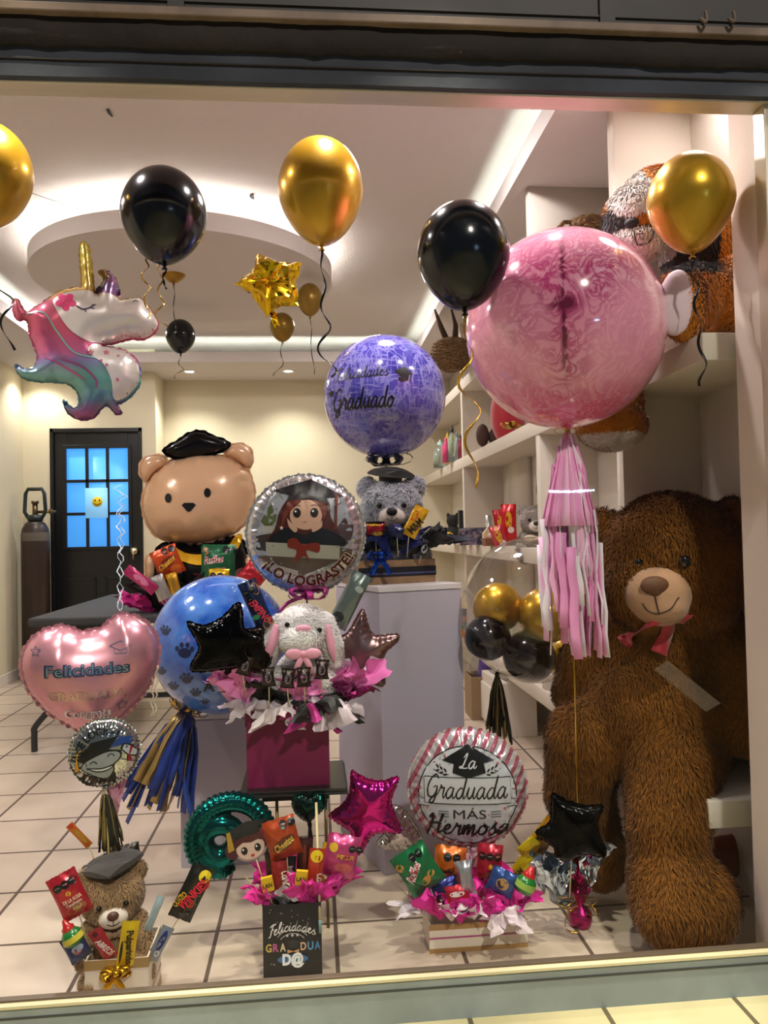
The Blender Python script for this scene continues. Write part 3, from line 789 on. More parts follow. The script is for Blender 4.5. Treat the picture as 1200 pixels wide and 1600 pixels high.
def pink_paint(n):
    co = coord(n); sp = N(n, 'ShaderNodeSeparateXYZ'); n.links.new(co, sp.inputs[0]); X, Y_, Z = sp.outputs
    t1 = N(n, 'ShaderNodeTexNoise', i_Scale=13.0, i_Detail=6.0, i_Distortion=3.2); n.links.new(co, t1.inputs['Vector'])
    t2 = N(n, 'ShaderNodeTexNoise', i_Scale=5.0, i_Detail=3.0); n.links.new(co, t2.inputs['Vector'])
    rid = mth(n, 'ABSOLUTE', mth(n, 'SUBTRACT', t1.outputs[0], .5)); wr = mth(n, 'SUBTRACT', 1, mth(n, 'MULTIPLY', rid, 9), clamp=True)
    # fan of paint: widens upwards from the neck
    ax = mth(n, 'ABSOLUTE', X); fan = mth(n, 'SUBTRACT', mth(n, 'MULTIPLY_ADD', Z, .42, .16), ax)
    fan = mth(n, 'MULTIPLY', mth(n, 'MULTIPLY_ADD', mth(n, 'SUBTRACT', t2.outputs[0], .5), .30, fan), 9, clamp=True)
    topfade = mth(n, 'MULTIPLY', mth(n, 'SUBTRACT', .24, Z), 7, clamp=True)
    low = mth(n, 'MULTIPLY', mth(n, 'SUBTRACT', -.17, Z), 12, clamp=True)
    f = mth(n, 'MULTIPLY', mth(n, 'MULTIPLY', fan, topfade), mth(n, 'MULTIPLY_ADD', wr, .62, .36), clamp=True)
    bl = mth(n, 'MULTIPLY', mth(n, 'SUBTRACT', t2.outputs[0], .50), 3.2, clamp=True)
    c = mixc(n, bl, 'f9a8c2', 'fcd6de'); c = mixc(n, mth(n, 'MULTIPLY', wr, .35), c, 'd8709a'); c = mixc(n, f, c, 'b4266a')
    c = mixc(n, mth(n, 'MULTIPLY', low, mth(n, 'MULTIPLY_ADD', wr, .5, .3)), c, 'e0307a')
    topb = mth(n, 'MULTIPLY', mth(n, 'SUBTRACT', Z, .17), 9, clamp=True); c = mixc(n, mth(n, 'MULTIPLY', topb, bl), c, 'e87aa6')
    d = mth(n, 'SUBTRACT', mth(n, 'MULTIPLY_ADD', mth(n, 'SUBTRACT', t1.outputs[0], .5), .035, .009), ax)
    d = mth(n, 'MULTIPLY', d, 120, clamp=True)
    d = mth(n, 'MULTIPLY', d, mth(n, 'MULTIPLY', mth(n, 'SUBTRACT', .2, mth(n, 'ABSOLUTE', Z)), 14, clamp=True))
    # knot of dark paint in the middle, pulled wide
    r2 = mth(n, 'ADD', mth(n, 'MULTIPLY', mth(n, 'MULTIPLY', ax, ax), .35), mth(n, 'POWER', mth(n, 'ABSOLUTE', mth(n, 'SUBTRACT', Z, .0)), 2))
    core = mth(n, 'MULTIPLY', mth(n, 'SUBTRACT', mth(n, 'MULTIPLY_ADD', t1.outputs[0], .055, 0), mth(n, 'SQRT', r2)), 55, clamp=True)
    c = mixc(n, mth(n, 'MAXIMUM', d, core), c, '6a1238')
    return c, mth(n, 'MULTIPLY_ADD', t2.outputs[0], .4, .76, clamp=True)
def scribble(base, dark, light, amax, cover, k=7.0, streak=(5, 5, 5)):
    def fn(n):
        co = coord(n); outs = []
        for i, sc in enumerate(((16, 3, 5), (4, 4, 17), (9, 12, 2.5))):
            w = N(n, 'ShaderNodeTexNoise', i_Scale=1.0, i_Detail=3.0, i_Distortion=1.6)
            mp = N(n, 'ShaderNodeMapping'); mp.inputs['Scale'].default_value = tuple(q*1.3 for q in sc); mp.inputs['Rotation'].default_value = (.6*i, .9*i+.3, .4)
            n.links.new(co, mp.inputs[0]); n.links.new(mp.outputs[0], w.inputs['Vector'])
            outs.append(mth(n, 'SUBTRACT', 1, mth(n, 'MULTIPLY', mth(n, 'ABSOLUTE', mth(n, 'SUBTRACT', w.outputs[0], .5)), 24), clamp=True))
        t2 = N(n, 'ShaderNodeTexNoise', i_Scale=k, i_Detail=4.0); n.links.new(co, t2.inputs['Vector'])
        w = mth(n, 'MAXIMUM', outs[0], mth(n, 'MAXIMUM', outs[1], outs[2]))
        c = mixc(n, mth(n, 'MULTIPLY', mth(n, 'SUBTRACT', t2.outputs[0], .42), 4, clamp=True), base, dark)
        c = mixc(n, mth(n, 'MULTIPLY', w, .6), c, light)
        return c, mth(n, 'MULTIPLY_ADD', t2.outputs[0], amax, cover, clamp=True)
    return fn
def loops_bow(m, c, size, n, w, seed=0, flatz=1.0):
    rnd = random.Random(seed)
    for i in range(n):
        a = 2*pi*i/n+rnd.uniform(-.2, .2); el = rnd.uniform(-.1, .9)
        d = Vector((cos(a), sin(a)*.7, el*.6*flatz)).normalized(); sd = d.cross(Vector((0, 0, 1))).normalized()
        L = size*rnd.uniform(.75, 1.1); up = d.cross(sd)
        pts = [Vector(c)+d*L*(.5-.5*cos(t))+up*L*.22*sin(t) for t in [2*pi*k/10 for k in range(11)]]
        m.strip(pts, w, side=sd)
    return m
def tassel(m, top, length, spread, n, w, seed=0, drift=(0, 0), layers=1, cut=.25, mats=1):
    rnd = random.Random(seed)
    for i in range(n):
        m.cur = rnd.randrange(mats); a = rnd.uniform(0, 2*pi); q = sqrt(rnd.random()); L = length*(rnd.uniform(1-cut, 1)); z0 = 0
        if layers > 1: z0 = -length*rnd.uniform(0, .55); L = min(length*rnd.uniform(.35, .6), length+z0)
        ex, ey = cos(a)*spread*q, sin(a)*spread*q*.7
        k0 = 0 if layers == 1 else min(1, -z0/length*2.2+.12)
        pts = []
        for j in range(6):
            t = j/5; k = (t**.6 if layers == 1 else k0+(1-k0)*t**.7*.6)
            pts.append((top[0]+ex*k+drift[0]*t+rnd.gauss(0, w*.12), top[1]+ey*k+rnd.gauss(0, w*.12), top[2]+z0-L*t+drift[1]*t))
        m.strip(pts, w*rnd.uniform(.8, 1.2), side=(sin(a)*.6+.8*cos(i), cos(a), rnd.uniform(-.2, .2)))
    m.cur = 0; return m

# --- big pink marbled sphere with tassel and weight
c = P(882, 516, 2.2); s = mpp(c); R = 153*s
t = thing('bubble_balloon', 'huge pink marbled sphere balloon with a dark magenta streak, on a long ribbon', 'balloon', c, (0, 0, face(c)))
part('envelope', sphere_mesh(R), bubble_mat('pink_marbled_bubble', pink_paint), t)
part('knot_bow', loops_bow(M(), (0, 0, -R*1.04), .045, 4, .006, 3, .3).ell((0, 0, -R*1.04), (.008, .008, .012), 10, 6), RGD, t, label='small gold ribbon bow')
PT = [mat('fbbfe2', .6), mat('f09ccf', .6), mat('f6ecf4', .6)]
tm = M(); L0 = 345*s
rnd = random.Random(5)
tm.cur = 0
for i in range(11):       # the gathered upper skirt
    a = 2*pi*i/11; tm.cur = i % 2
    pts = [(cos(a)*(.006+.07*k**.8), sin(a)*(.006+.055*k**.8), -R*1.05-L0*.42*k) for k in [j/6 for j in range(7)]]
    tm.strip(pts, lambda q: .012+.05*q, side=(-sin(a), cos(a), 0))
tassel(tm, (0, 0, -R*1.06), L0, .088, 120, .027, 7, (.008, 0), layers=3, mats=3)
part('tassel', tm, PT, t, label='pink and white tissue tassel')
# ribbon from the tassel down to the weight, weight on the floor
wp = PZ(907, 1446, 0); mw = t.matrix_basis
def to_local(t, p):
    return (Matrix.Translation(t.location) @ t.rotation_euler.to_matrix().to_4x4()).inverted() @ Vector(p)
a = to_local(t, wp+Vector((0, 0, .055)))
part('ribbon', M().strip([(0, 0, -R*1.06-L0*.3), ((a.x)*.5+.002, a.y*.5, (a.z-R)*.5-.1), a], .005, side=(1, .3, 0)), RGD, t)
w = thing('balloon_weight', 'magenta foil balloon weight tied with gold ribbon, on the floor by the brown bear foot', 'balloon weight', wp)
MG = mat('b01468', .18, .85, bump=.5, bs=60); 
def crumple(m, amp, sc=30, seed=0):
    m.v = [tuple(Vector(v)+noise.noise_vector(Vector(v)*sc+Vector((seed, 0, 0)))*amp) for v in m.v]; return m
part('body', crumple(M().lathe([(0, 0), (.028, 0), (.033, .012), (.034, .035), (.026, .05), (.01, .06), (.016, .075), (.03, .10), (.036, .105)], 20, cap=False), .005, 50), MG, w)
part('ribbon_bow', loops_bow(M(), (0, 0, .06), .07, 5, .005, 2, .2).strip(smoothpath([(0, 0, .06), (-.04, -.02, .05), (-.055, -.03, .02), (-.045, -.035, .004), (-.02, -.04, .002)]), .005, side=(0, 1, .2)), RGD, w)

# --- violet marbled sphere over the grey bear
c = P(601, 620, 2.98); s = mpp(c); R = 95*s
t = thing('bubble_balloon', 'violet marbled sphere balloon with black lettering, above the grey plush bear', 'balloon', c, (0, 0, face(c)))
sm = sphere_mesh(R); part('envelope', sm, bubble_mat('violet_marbled_bubble', scribble('514bac', '302c8c', 'a5a0da', .5, .66, 6)), t)
bv = bvh_of(sm); k = s
lay('lettering', script('Felicidades', 9*k, .2, width=80*k), PRINTK, t, bv, fn=lambda x, z: (x-33*k, z+14*k+x*.03), step=.015)
lay('lettering', script('Graduado', 15*k, .22, width=92*k), PRINTK, t, bv, fn=lambda x, z: (x-31*k, z-30*k), step=.015)
fl = Flat().poly([(-14*k, 2*k), (2*k, 9*k), (14*k, -2*k), (-2*k, -9*k)]).poly([(-7*k, -7*k), (-2*k, -9*k), (8*k, -5*k), (7*k, -12*k), (-3*k, -15*k), (-8*k, -12*k)]); fl.line([(12*k, -2*k), (9*k, -14*k)], 1.4*k)
fl.merge(Flat().poly(star_out(6*k)), lambda x, z: (x-110*k+0, z-14*k+0)) if 0 else None
lay('cap_print', fl, PRINTK, t, bv, fn=lambda x, z: (x+28*k, z+20*k), step=.015)
lay('star_print', Flat().poly(star_out(6*k)), PRINTK, t, bv, fn=lambda x, z: (x-80*k, z-2*k), step=.015)
part('bow', loops_bow(M(), (0, 0, -R*1.04), .10, 6, .03, 5, .15), [mat('0c1030', .3, .3)], t, label='black and navy satin bow')
stick(t, (0, 0, -R*1.03), (0, 0, -R*1.03-.30), .003, STICKW)

# --- clear sphere full of gold and black balloons, with a black and gold tassel
c = P(833, 952, 2.72); s = mpp(c); R = 113*s
t = thing('bubble_balloon', 'clear sphere balloon filled with small gold and black balloons', 'balloon', c, (0, radians(30), face(c)))
part('envelope', sphere_mesh(R), bubble_mat('clear_bubble', None, (.97, .97, .96), 1.5), t)
part('knot_bow', loops_bow(M(), (0, 0, -R*1.03), .05, 4, .006, 3, .3), RBK, t)
kn = (Matrix.Translation(t.location) @ t.rotation_euler.to_matrix().to_4x4()) @ Vector((0, 0, -R*1.03))
ts = part('tassel', tassel(M(), (0, 0, 0), .25, .05, 50, .011, 3, (.0, 0), mats=3, cut=.3), [mat('0a0b0a', .4), mat('0a0b0a', .4), mat('b09a5a', .35, .6)], t, label='black and gold foil tassel')
ts.matrix_parent_inverse = Matrix.Identity(4); ts.rotation_euler = (0, -radians(30), 0); ts.location = (0, 0, -R*1.03)
for (u, v, r, dy, mt, lab) in ((778, 950, 36, 0, GOLD, 'gold balloon at the left inside the clear sphere'), (852, 962, 40, -.05, GOLD, 'larger gold balloon at the middle inside the clear sphere'), (762, 997, 33, -.04, BLK, 'black balloon at the left inside the clear sphere'),
        (826, 1026, 38, -.02, BLK, 'black balloon at the bottom inside the clear sphere'), (888, 1030, 30, .07, GOLD, 'gold balloon at the lower right inside the clear sphere, behind the pink tassel')):
    q = P(u, v, 2.72+dy); sc_ = mpp(q)*r*1.1
    b = thing('latex_balloon', lab, 'balloon', q, (radians(-70 if u == 778 else 50), radians(u-800)*.5, 0), 'balloons inside the clear sphere')
    part('envelope', M().lathe([(sc_*sin(pi*i/24)*(1-.1*max(0, -cos(pi*i/24+pi))), -sc_*cos(pi*i/24)) for i in range(25)][::-1], 36, cap=False), mt, b)
    part('knot', M().lathe([(.002, -sc_*1.0), (.006, -sc_*1.03), (.009, -sc_*1.07), (0, -sc_*1.06)], 10, cap=False), mt, b)

# --- blue paw-print sphere
c = P(346, 1006, 2.66); s = mpp(c); R = 107*s
t = thing('bubble_balloon', 'blue cloudy sphere balloon printed with navy paw prints', 'balloon', c, (0, radians(29), face(c)))
sm = sphere_mesh(R); part('envelope', sm, bubble_mat('blue_cloudy_bubble', scribble('2458bc', '5c90dc', '3f78cc', .5, .70, 9)), t)
bv = bvh_of(sm); k = s; NAVY = mat('16264e', .4)
rr = radians(29)
def unrot(x, z): return (x*cos(rr)-z*sin(rr), x*sin(rr)+z*cos(rr))
rnd = random.Random(4)
for (x, z, q) in ((-52, 2, 8), (-88, -30, 5), (-50, -38, 6), (-70, -52, 5), (-38, -60, 5), (-80, 30, 5), (-25, -75, 4), (-96, -5, 4), (40, -60, 5), (10, -85, 5)):
    pw = Flat().disc(x*k, z*k, q*k*1.15, q*.9*k)
    for j in range(4): a = pi*(.15+.23*j); pw.disc((x+cos(a)*q*1.5)*k, (z+sin(a)*q*1.5)*k, q*.38*k, q*.5*k, 10)
    lay('paw_print', pw, NAVY, t, bv, fn=unrot, step=.02)
lay('lettering', text('A', 22*k, bold=.03), PRINTK, t, bv, fn=lambda x, z: unrot(x-19*k, z-48*k), step=.02)
part('bow', loops_bow(M(), (0, 0, -R*1.04), .07, 9, .012, 5, .4), RGD, t, label='gold ribbon bow')
tmm = tassel(M(), (0, 0, 0), .34, .11, 60, .028, 9, (-.10, 0), mats=3, cut=.45)
ts = part('tassel', tmm, [mat('1f3c94', .5), mat('1f3c94', .5), mat('b79a5e', .35, .5)], t, label='blue and gold tassel')
ts.rotation_euler = (0, -rr, 0); ts.location = (0, 0, -R*1.04)
# long blue strip hanging free on the right
q0 = Vector((0, 0, -R*1.04)); m = M()
def lp(u, v, Y, t=t): return to_local(t, P(u, v, Y))
m.strip([lp(288, 1120, 2.66), lp(280, 1190, 2.64), lp(292, 1245, 2.62), lp(303, 1285, 2.62)], .016, side=(1, .2, .3)); part('ribbon', m, mat('2a58b8', .5), t, label='long blue paper strip')

# ================================================================== FOIL BALLOONS UP HIGH
# unicorn
UO = [(30,478),(38,475),(48,493),(60,486),(80,470),(95,458),(120,450),(128,446),(124,386),(137,384),(147,456),(152,456),(158,440),(160,432),(151,422),(164,421),(176,430),(182,445),(183,465),(200,463),(214,462),(228,474),(243,500),(238,515),(222,527),(200,528),(178,535),(160,540),(190,545),(212,562),(217,590),(210,610),(192,628),(182,632),(189,645),(180,647),(168,634),(158,640),(145,655),(122,655),(107,641),(104,626),(118,640),(126,630),(122,612),(105,600),(60,598),(40,588),(36,572),(48,580),(60,578),(66,560),(55,530),(50,505),(36,505)]
t, s = foil_thing('foil_balloon', 'unicorn head foil balloon with a rainbow mane and golden horn', 'balloon', 140, 525, 3.3)
pts = outline_px(UO, 140, 525, s, 3)
pm = pillow(pts, 34*s, radius=38*s, step=4.5*s, crink=.12, power=.5, seam=.004)
mu, n, b = nt('unicorn_print'); co = coord(n); sp = N(n, 'ShaderNodeSeparateXYZ'); n.links.new(co, sp.inputs[0]); X, Yy, Z = sp.outputs
tn = N(n, 'ShaderNodeTexNoise', i_Scale=6.0, i_Detail=2.0); n.links.new(co, tn.inputs['Vector'])
zz = mth(n, 'MULTIPLY_ADD', mth(n, 'SUBTRACT', tn.outputs[0], .5), .15, Z); k = 1/(150*2*s)
base = ramp(n, mth(n, 'MULTIPLY_ADD', zz, k, .5), [(.06, '9a4a7e'), (.15, '5f7f9c'), (.25, '76b0a6'), (.33, '8f8cba'), (.39, 'c86a9a'), (.5, 'd4607f'), (.64, 'd37288'), (.71, 'cfae5a'), (.92, 'cdb850')])
n.links.new(base, b.inputs['Base Color']); b.inputs['Metallic'].default_value = .5; b.inputs['Roughness'].default_value = .25
part('body', pm, mu, t)
bv = bvh_of(pm)
def lpx(pts, u0=140, v0=525, s=s): return outline_px(pts, u0, v0, s)
WH = mat('d9d2cc', .3, .45)
HEADP = [(88,482),(98,470),(125,461),(160,462),(184,467),(200,464),(214,463),(228,475),(242,500),(237,514),(222,526),(200,527),(178,534),(158,539),(140,541),(118,530),(102,512)]
lay('face_print', Flat().poly([p for p in outline_px(HEADP, 140, 525, s, 4)]), WH, t, bv, step=.012, off=.004)
lay('chest_print', Flat().poly([p for p in outline_px([(140,548),(160,541),(190,548),(210,565),(214,590),(207,608),(190,625),(176,626),(172,600),(160,575),(140,560)], 140, 525, s, 4)]), WH, t, bv, step=.012, off=.004)
fl = Flat().line([tuple(p[:2]) for p in smoothpath([Vector((*q, 0)) for q in lpx([(121,488),(130,493),(140,490),(146,484)])], 4)], .006); fl.line(lpx([(140,490),(147,491)]), .004).line(lpx([(144,487),(149,484)]), .004).line(lpx([(133,493),(135,497)]), .004)
lay('nostril_print', Flat().line([tuple(p[:2]) for p in smoothpath([Vector((*q, 0)) for q in lpx([(203,476),(207,471),(211,474)])], 4)], .003), mat('3a2a4a', .4), t, bv, off=.006, step=.012)
lay('eyelash_print', fl, mat('3a2a4a', .4), t, bv, off=.006, step=.012)
fl = Flat()
for j in range(5): a = 2*pi*j/5+.3; q = lpx([(106+cos(a)*8, 482+sin(a)*8)])[0]; fl.disc(q[0], q[1], 7.5*s, 5.5*s, 16, -a)
lay('flower_print', fl, mat('d8407a', .4, .3), t, bv, off=.006, step=.012)
q = lpx([(106, 482)])[0]; lay('flower_centre_print', Flat().disc(q[0], q[1], 4*s), mat('e0b83a', .4), t, bv, off=.006, step=.02)
for (u, v, r, st) in ((142,558,5,1),(165,556,5,1),(182,561,2,0),(157,570,2,0),(181,599,2.5,0),(165,577,2,0)):
    q = lpx([(u, v)])[0]; fl = Flat().merge(Flat().poly(star_out(r*s)) if st else Flat().disc(0, 0, r*s), lambda x, z, q=q: (x+q[0], z+q[1]))
    lay('star_print' if st else 'dot_print', fl, mat('b0606e', .4), t, bv, off=.006, step=.012)
for cl, pl in (('7fb6b0', [(50,500),(75,500),(95,530),(120,560),(160,570),(175,600)]), ('c05a90', [(75,565),(95,575),(120,590),(135,600)]), ('b04a86', [(100,570),(130,580),(150,600),(150,612)])):
    lay('mane_line_print', Flat().line([tuple(p[:2]) for p in smoothpath([Vector((*q, 0)) for q in lpx(pl)], 6)], .007, taper=True), mat(cl, .3, .5), t, bv, off=.003, step=.02)

lay('forelock_print', Flat().poly([p for p in outline_px([(147,456),(158,442),(161,432),(152,421),(164,420),(177,430),(183,446),(184,463),(165,463)], 140, 525, s, 3)]), mat('6f7298', .25, .6, col2='a04a86', vs=12), t, bv, step=.012, off=.005)
# faceted gold star (three-dimensional) under the ceiling disc
t, s = foil_thing('foil_balloon', 'faceted shiny gold star foil balloon under the round ceiling disc', 'balloon', 422, 443, 3.2)
m = M(); vs = []; fs = []
SP = [(405,395),(473,411),(468,478),(418,497),(367,444)]
o = outline_px(SP, 422, 443, s); inn = []
for i in range(5):
    a, b2 = Vector(o[i]), Vector(o[(i+1) % 5]); inn.append((a+b2)*.5*.82)
ring = []
for i in range(5): ring += [(o[i][0], 0, o[i][1]), (inn[i].x, 0, inn[i].y)]
rnd = random.Random(2)
vs = list(ring)
for sgn in (-1, 1):
    b0 = len(vs)
    for i in range(10):        # mid ring, lifted and crumpled
        q = ring[i]; r2 = ring[(i+1) % 10]; vs.append(((q[0]+r2[0])*.33, sgn*(22*s+rnd.uniform(-8, 8)*s), (q[2]+r2[2])*.33))
    cidx = len(vs); vs.append((0, sgn*16*s, 0))
    for i in range(10):
        k2 = (i+1) % 10; f3 = [(i, k2, b0+i), (k2, b0+k2, b0+i), (b0+i, b0+k2, cidx)]
        fs += f3 if sgn < 0 else [q[::-1] for q in f3]
m.add(vs, fs)
me = mesh_of(m); bm = bmesh.new(); bm.from_mesh(me); bmesh.ops.subdivide_edges(bm, edges=bm.edges[:], cuts=3, use_grid_fill=True)
for v in bm.verts: v.co += noise.noise_vector(v.co*28)*5*s + noise.noise_vector(v.co*60)*2*s
bm.to_mesh(me); bm.free(); me.polygons.foreach_set('use_smooth', [False]*len(me.polygons))
part('body', me, mat('dcb41e', .14, 1), t)
part('tail', crumple(M().strip([(4*s, 0, -45*s), (7*s, 0, -60*s), (10*s, 0, -68*s)], 10*s), .004), mat('dcb41e', .14, 1), t)
# ================================================================== PLUSH ANIMALS
def blob(m, a, ra, b=None, rb=None, n=5):      # overlapping ellipsoids that remesh into one body
    if b is None: m.ell(a, ra, 24, 16); return
    a, b = Vector(a), Vector(b)
    for i in range(n+1):
        t = i/n; m.ell(a.lerp(b, t), ra+(rb-ra)*t, 18, 12)
def rel(root, u, v, Y): return to_local(root, P(u, v, Y))

# ---- giant brown bear sitting on the bench
bp = PZ(1060, 1470, 0)
t = thing('giant_teddy_bear', 'giant brown teddy bear with a red bow, sitting on the bench at the right', 'teddy bear', (1.02, 2.25, 0))
def W(u, v, Y): return P(u, v, Y)-t.location
def px(n, u, v, Y): return n*mpp(P(u, v, Y))
m = M()
hd = W(1053, 880, 2.32)
m.ell(hd, (.225, .19, .21), 28, 18); m.ell(hd+Vector((0, .02, .05)), (.19, .18, .165), 24, 16); m.ell(W(1012, 925, 2.24), (.13, .10, .115), 20, 14); m.ell(W(1085, 925, 2.26), (.135, .12, .12), 20, 14)
m.ell(W(940, 828, 2.40), (.045, .05, .075), 16, 12); m.ell(W(1146, 826, 2.30), (.045, .09, .10), 16, 12)
m.ell(W(1040, 1030, 2.38), (.20, .17, .20), 28, 18); m.ell(W(1030, 1110, 2.36), (.235, .22, .20), 28, 18); m.ell(W(1045, 1150, 2.38), (.20, .20, .15), 24, 16)
blob(m, W(955, 985, 2.42), .085, W(915, 1030, 2.46), .08); blob(m, W(915, 1030, 2.46), .08, W(893, 1085, 2.5), .062)
blob(m, W(1130, 990, 2.3), .08, W(1165, 1060, 2.22), .075); blob(m, W(1165, 1060, 2.22), .075, W(1172, 1150, 2.16), .06)
# left leg (screen), knee out to the left
blob(m, W(985, 1150, 2.4), .13, W(912, 1155, 2.36), .115); blob(m, W(912, 1160, 2.36), .115, W(905, 1240, 2.38), .10); blob(m, W(905, 1240, 2.38), .105, W(935, 1330, 2.42), .075)
m.ell(W(935, 1335, 2.40), (.085, .11, .10), 20, 14)
# right leg with the big foot towards the glass
blob(m, W(1080, 1150, 2.34), .13, W(1050, 1190, 2.22), .135); blob(m, W(1050, 1195, 2.22), .135, W(1044, 1290, 2.14), .112); blob(m, W(1044, 1290, 2.14), .112, W(1042, 1345, 2.13), .098)
ft = W(1068, 1405, 2.07); m.ell(ft, (.145, .13, .125), 28, 18); m.ell(W(1050, 1370, 2.10), (.115, .12, .10), 20, 14); m.ell(W(1075, 1435, 2.0), (.135, .075, .085), 20, 14)
body = remeshed(m, .017, 5)
for v in body.vertices: v.co.x = min(v.co.x, XR-.03-t.location.x)
mf = furmat('7c4c16', .45, 1.35, .08)
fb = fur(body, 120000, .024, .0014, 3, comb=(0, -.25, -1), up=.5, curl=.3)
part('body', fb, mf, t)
mz = W(1034, 930, 2.10)
def onto(bv, p, d=None):        # drop a point onto a surface, coming from the camera
    wp = Vector(p)+t.location; d = (wp-CAM).normalized(); h = bv.ray_cast(CAM-t.location, d); return h[0] or Vector(p)
bvb = bvh_of(body)
mzm = M().ell(onto(bvb, mz)+Vector((0, .028, 0)), (.098, .075, .082), 28, 18); mzm.ell(onto(bvb, mz)+Vector((.005, .02, -.03)), (.08, .07, .06), 24, 16)
mzm = remeshed(mzm, .008, 6); FELT = mat('a87f60', .8, bump=.15, bs=150, sheen=.3)
muz = part('muzzle', mzm, FELT, t, label='beige felt muzzle'); bvm = bvh_of(mzm)
def dot3(u, v, Y, bvx): return onto(bvx, W(u, v, Y))
n0 = dot3(1024, 915, 2.0, bvm); NS = mat('5e3a22', .7, bump=.1, bs=120)
nm = M().ell(n0+Vector((0, .004, 0)), (.042, .02, .027), 24, 14); nm.ell(n0+Vector((0, .004, -.014)), (.022, .018, .018), 16, 10); part('nose', remeshed(nm, .004, 3), NS, muz)
mo = [dot3(u, v, 2.0, bvm)+Vector((0, -.002, 0)) for u, v in ((1023, 932), (1026, 945), (1029, 958))]
ml = M().tube(smoothpath(mo, 4), .0018, 6); mo = [dot3(u, v, 2.0, bvm)+Vector((0, -.001, 0)) for u, v in ((1003, 943), (1013, 955), (1029, 959), (1048, 951), (1058, 936), (1061, 934))]
ml.tube(smoothpath(mo, 4), .0018, 6); part('mouth_stitch', ml, mat('2a1408', .8), muz)
for u, v, r in ((997, 880, .0125), (1069, 877, .0175)):
    e = dot3(u, v, 2.0, bvb); part('eye', M().ell(e+Vector((0, -.006, 0)), (r, r*.7, r), 20, 12), mat('060505', .08, coat=.5), t)
RED = mat('b0142c', .6, sheen=.4)
bw = M()
for pl in ([(1022, 962), (1003, 972), (985, 985), (967, 1003)], [(1037, 966), (1035, 985), (1028, 1000), (1022, 1018)], [(1048, 960), (1056, 965), (1066, 966)]):
    pp = [dot3(u, v, 2.0, bvb)+Vector((0, -.034, 0)) for u, v in pl]; bw.strip(smoothpath(pp, 4), lambda q: .034+.014*q, side=(.6, -.1, .8) if pl[0][0] < 1030 else (1, 0, .1), th=.0012)
bw.ell(dot3(1034, 962, 2.0, bvb)+Vector((0, -.02, 0)), (.02, .014, .012), 12, 8)
part('bow', bw, RED, t, label='red satin bow')

# ---- spotted plush dog lying on the upper shelf
t = thing('plush_dog', 'big orange, white and black plush dog lying on the upper shelf, foot over the edge', 'plush dog', (1.18, 2.3, 1.665))
m = M(); hd = W(990, 345, 2.34)
m.ell(hd, (.085, .12, .105), 24, 16); m.ell(W(1030, 320, 2.42), (.13, .12, .11), 24, 16); m.ell(W(1000, 380, 2.30), (.075, .08, .05), 20, 14)
m.ell(W(1100, 390, 2.40), (.13, .14, .16), 24, 16); m.ell(W(1120, 460, 2.38), (.10, .12, .09), 20, 14)
blob(m, W(1140, 455, 2.3), .085, W(1105, 460, 2.2), .078, 4)
fm = M(); 
m.ell(W(1085, 465, 2.16), (.07, .06, .10), 20, 14); m.ell(W(1068, 474, 2.09), (.064, .04, .105), 24, 16); m.ell(W(1146, 440, 2.25), (.055, .08, .07), 20, 14)
m.ell(W(1130, 500, 2.22), (.08, .09, .045), 20, 14)
body = remeshed(m, .012, 3)
for v in body.vertices: v.co.x = min(v.co.x, XR-.025-t.location.x)
bvb = bvh_of(body)
DLOC = t.location.copy()
def zone(c):
    q = c+DLOC-CAM; u = 600+FPX*q.dot(r_)/q.dot(f_); v = 800-FPX*q.dot(u_)/q.dot(f_)
    if v > 425 or u > 1125: return 0
    if q.y > 2.47: return 2
    if 945 < u < 1075 and v < 420:
        d = abs((u-945)*.78+(v-345)*.62+noise.noise(c*30)*8)
        if v < 345 and (u-985)**2/40**2+(v-300)**2/36**2 < 1: return 1
        if v > 352 and (u-1000)**2/60**2+(v-385)**2/32**2 < 1: return 1
        if (u-968)**2/24**2+(v-345)**2/22**2 < 1 or v > 350: return 2
        return 0
    return 2
OR, WT, DKF = furmat('c87a1c', .55, 1.3), furmat('e2d6ce', .8, 1.1), furmat('2c221e', .5, 1.4)
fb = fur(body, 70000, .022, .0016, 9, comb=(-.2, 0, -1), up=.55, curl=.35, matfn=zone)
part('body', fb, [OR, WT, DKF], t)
n0 = onto(bvb, W(990, 349, 2.2)); part('nose', M().ell(n0, (.028, .02, .017), 20, 12), mat('22201f', .7, bump=.3, bs=60), t)
ml = M()
for pl in ([(988, 362), (991, 378), (994, 386)], [(994, 386), (1008, 384), (1018, 374), (1021, 360)], [(994, 386), (986, 392)]):
    ml.tube(smoothpath([onto(bvb, W(u, v, 2.1))+Vector((-.003, -.016, 0)) for u, v in pl], 4), .0017, 6)
part('mouth_stitch', ml, mat('15100e', .8), t)
for u, v in ((975, 372), (1001, 368), (1003, 376), (998, 364)): part('whisker_dot', M().ell(onto(bvb, W(u, v, 2.1))+Vector((-.003, -.015, 0)), .0025, 8, 6), mat('15100e', .8), t)
sole = onto(bvb, W(1066, 468, 1.9)); 
so = M().ell(W(1057, 473, 2.062), (.052, .026, .092), 24, 16, Matrix.Rotation(radians(8), 3, 'Y')); part('foot_sole', so, mat('dcc6d0', .7, bump=.2, bs=30, sheen=.3), t, label='pale satin foot sole')

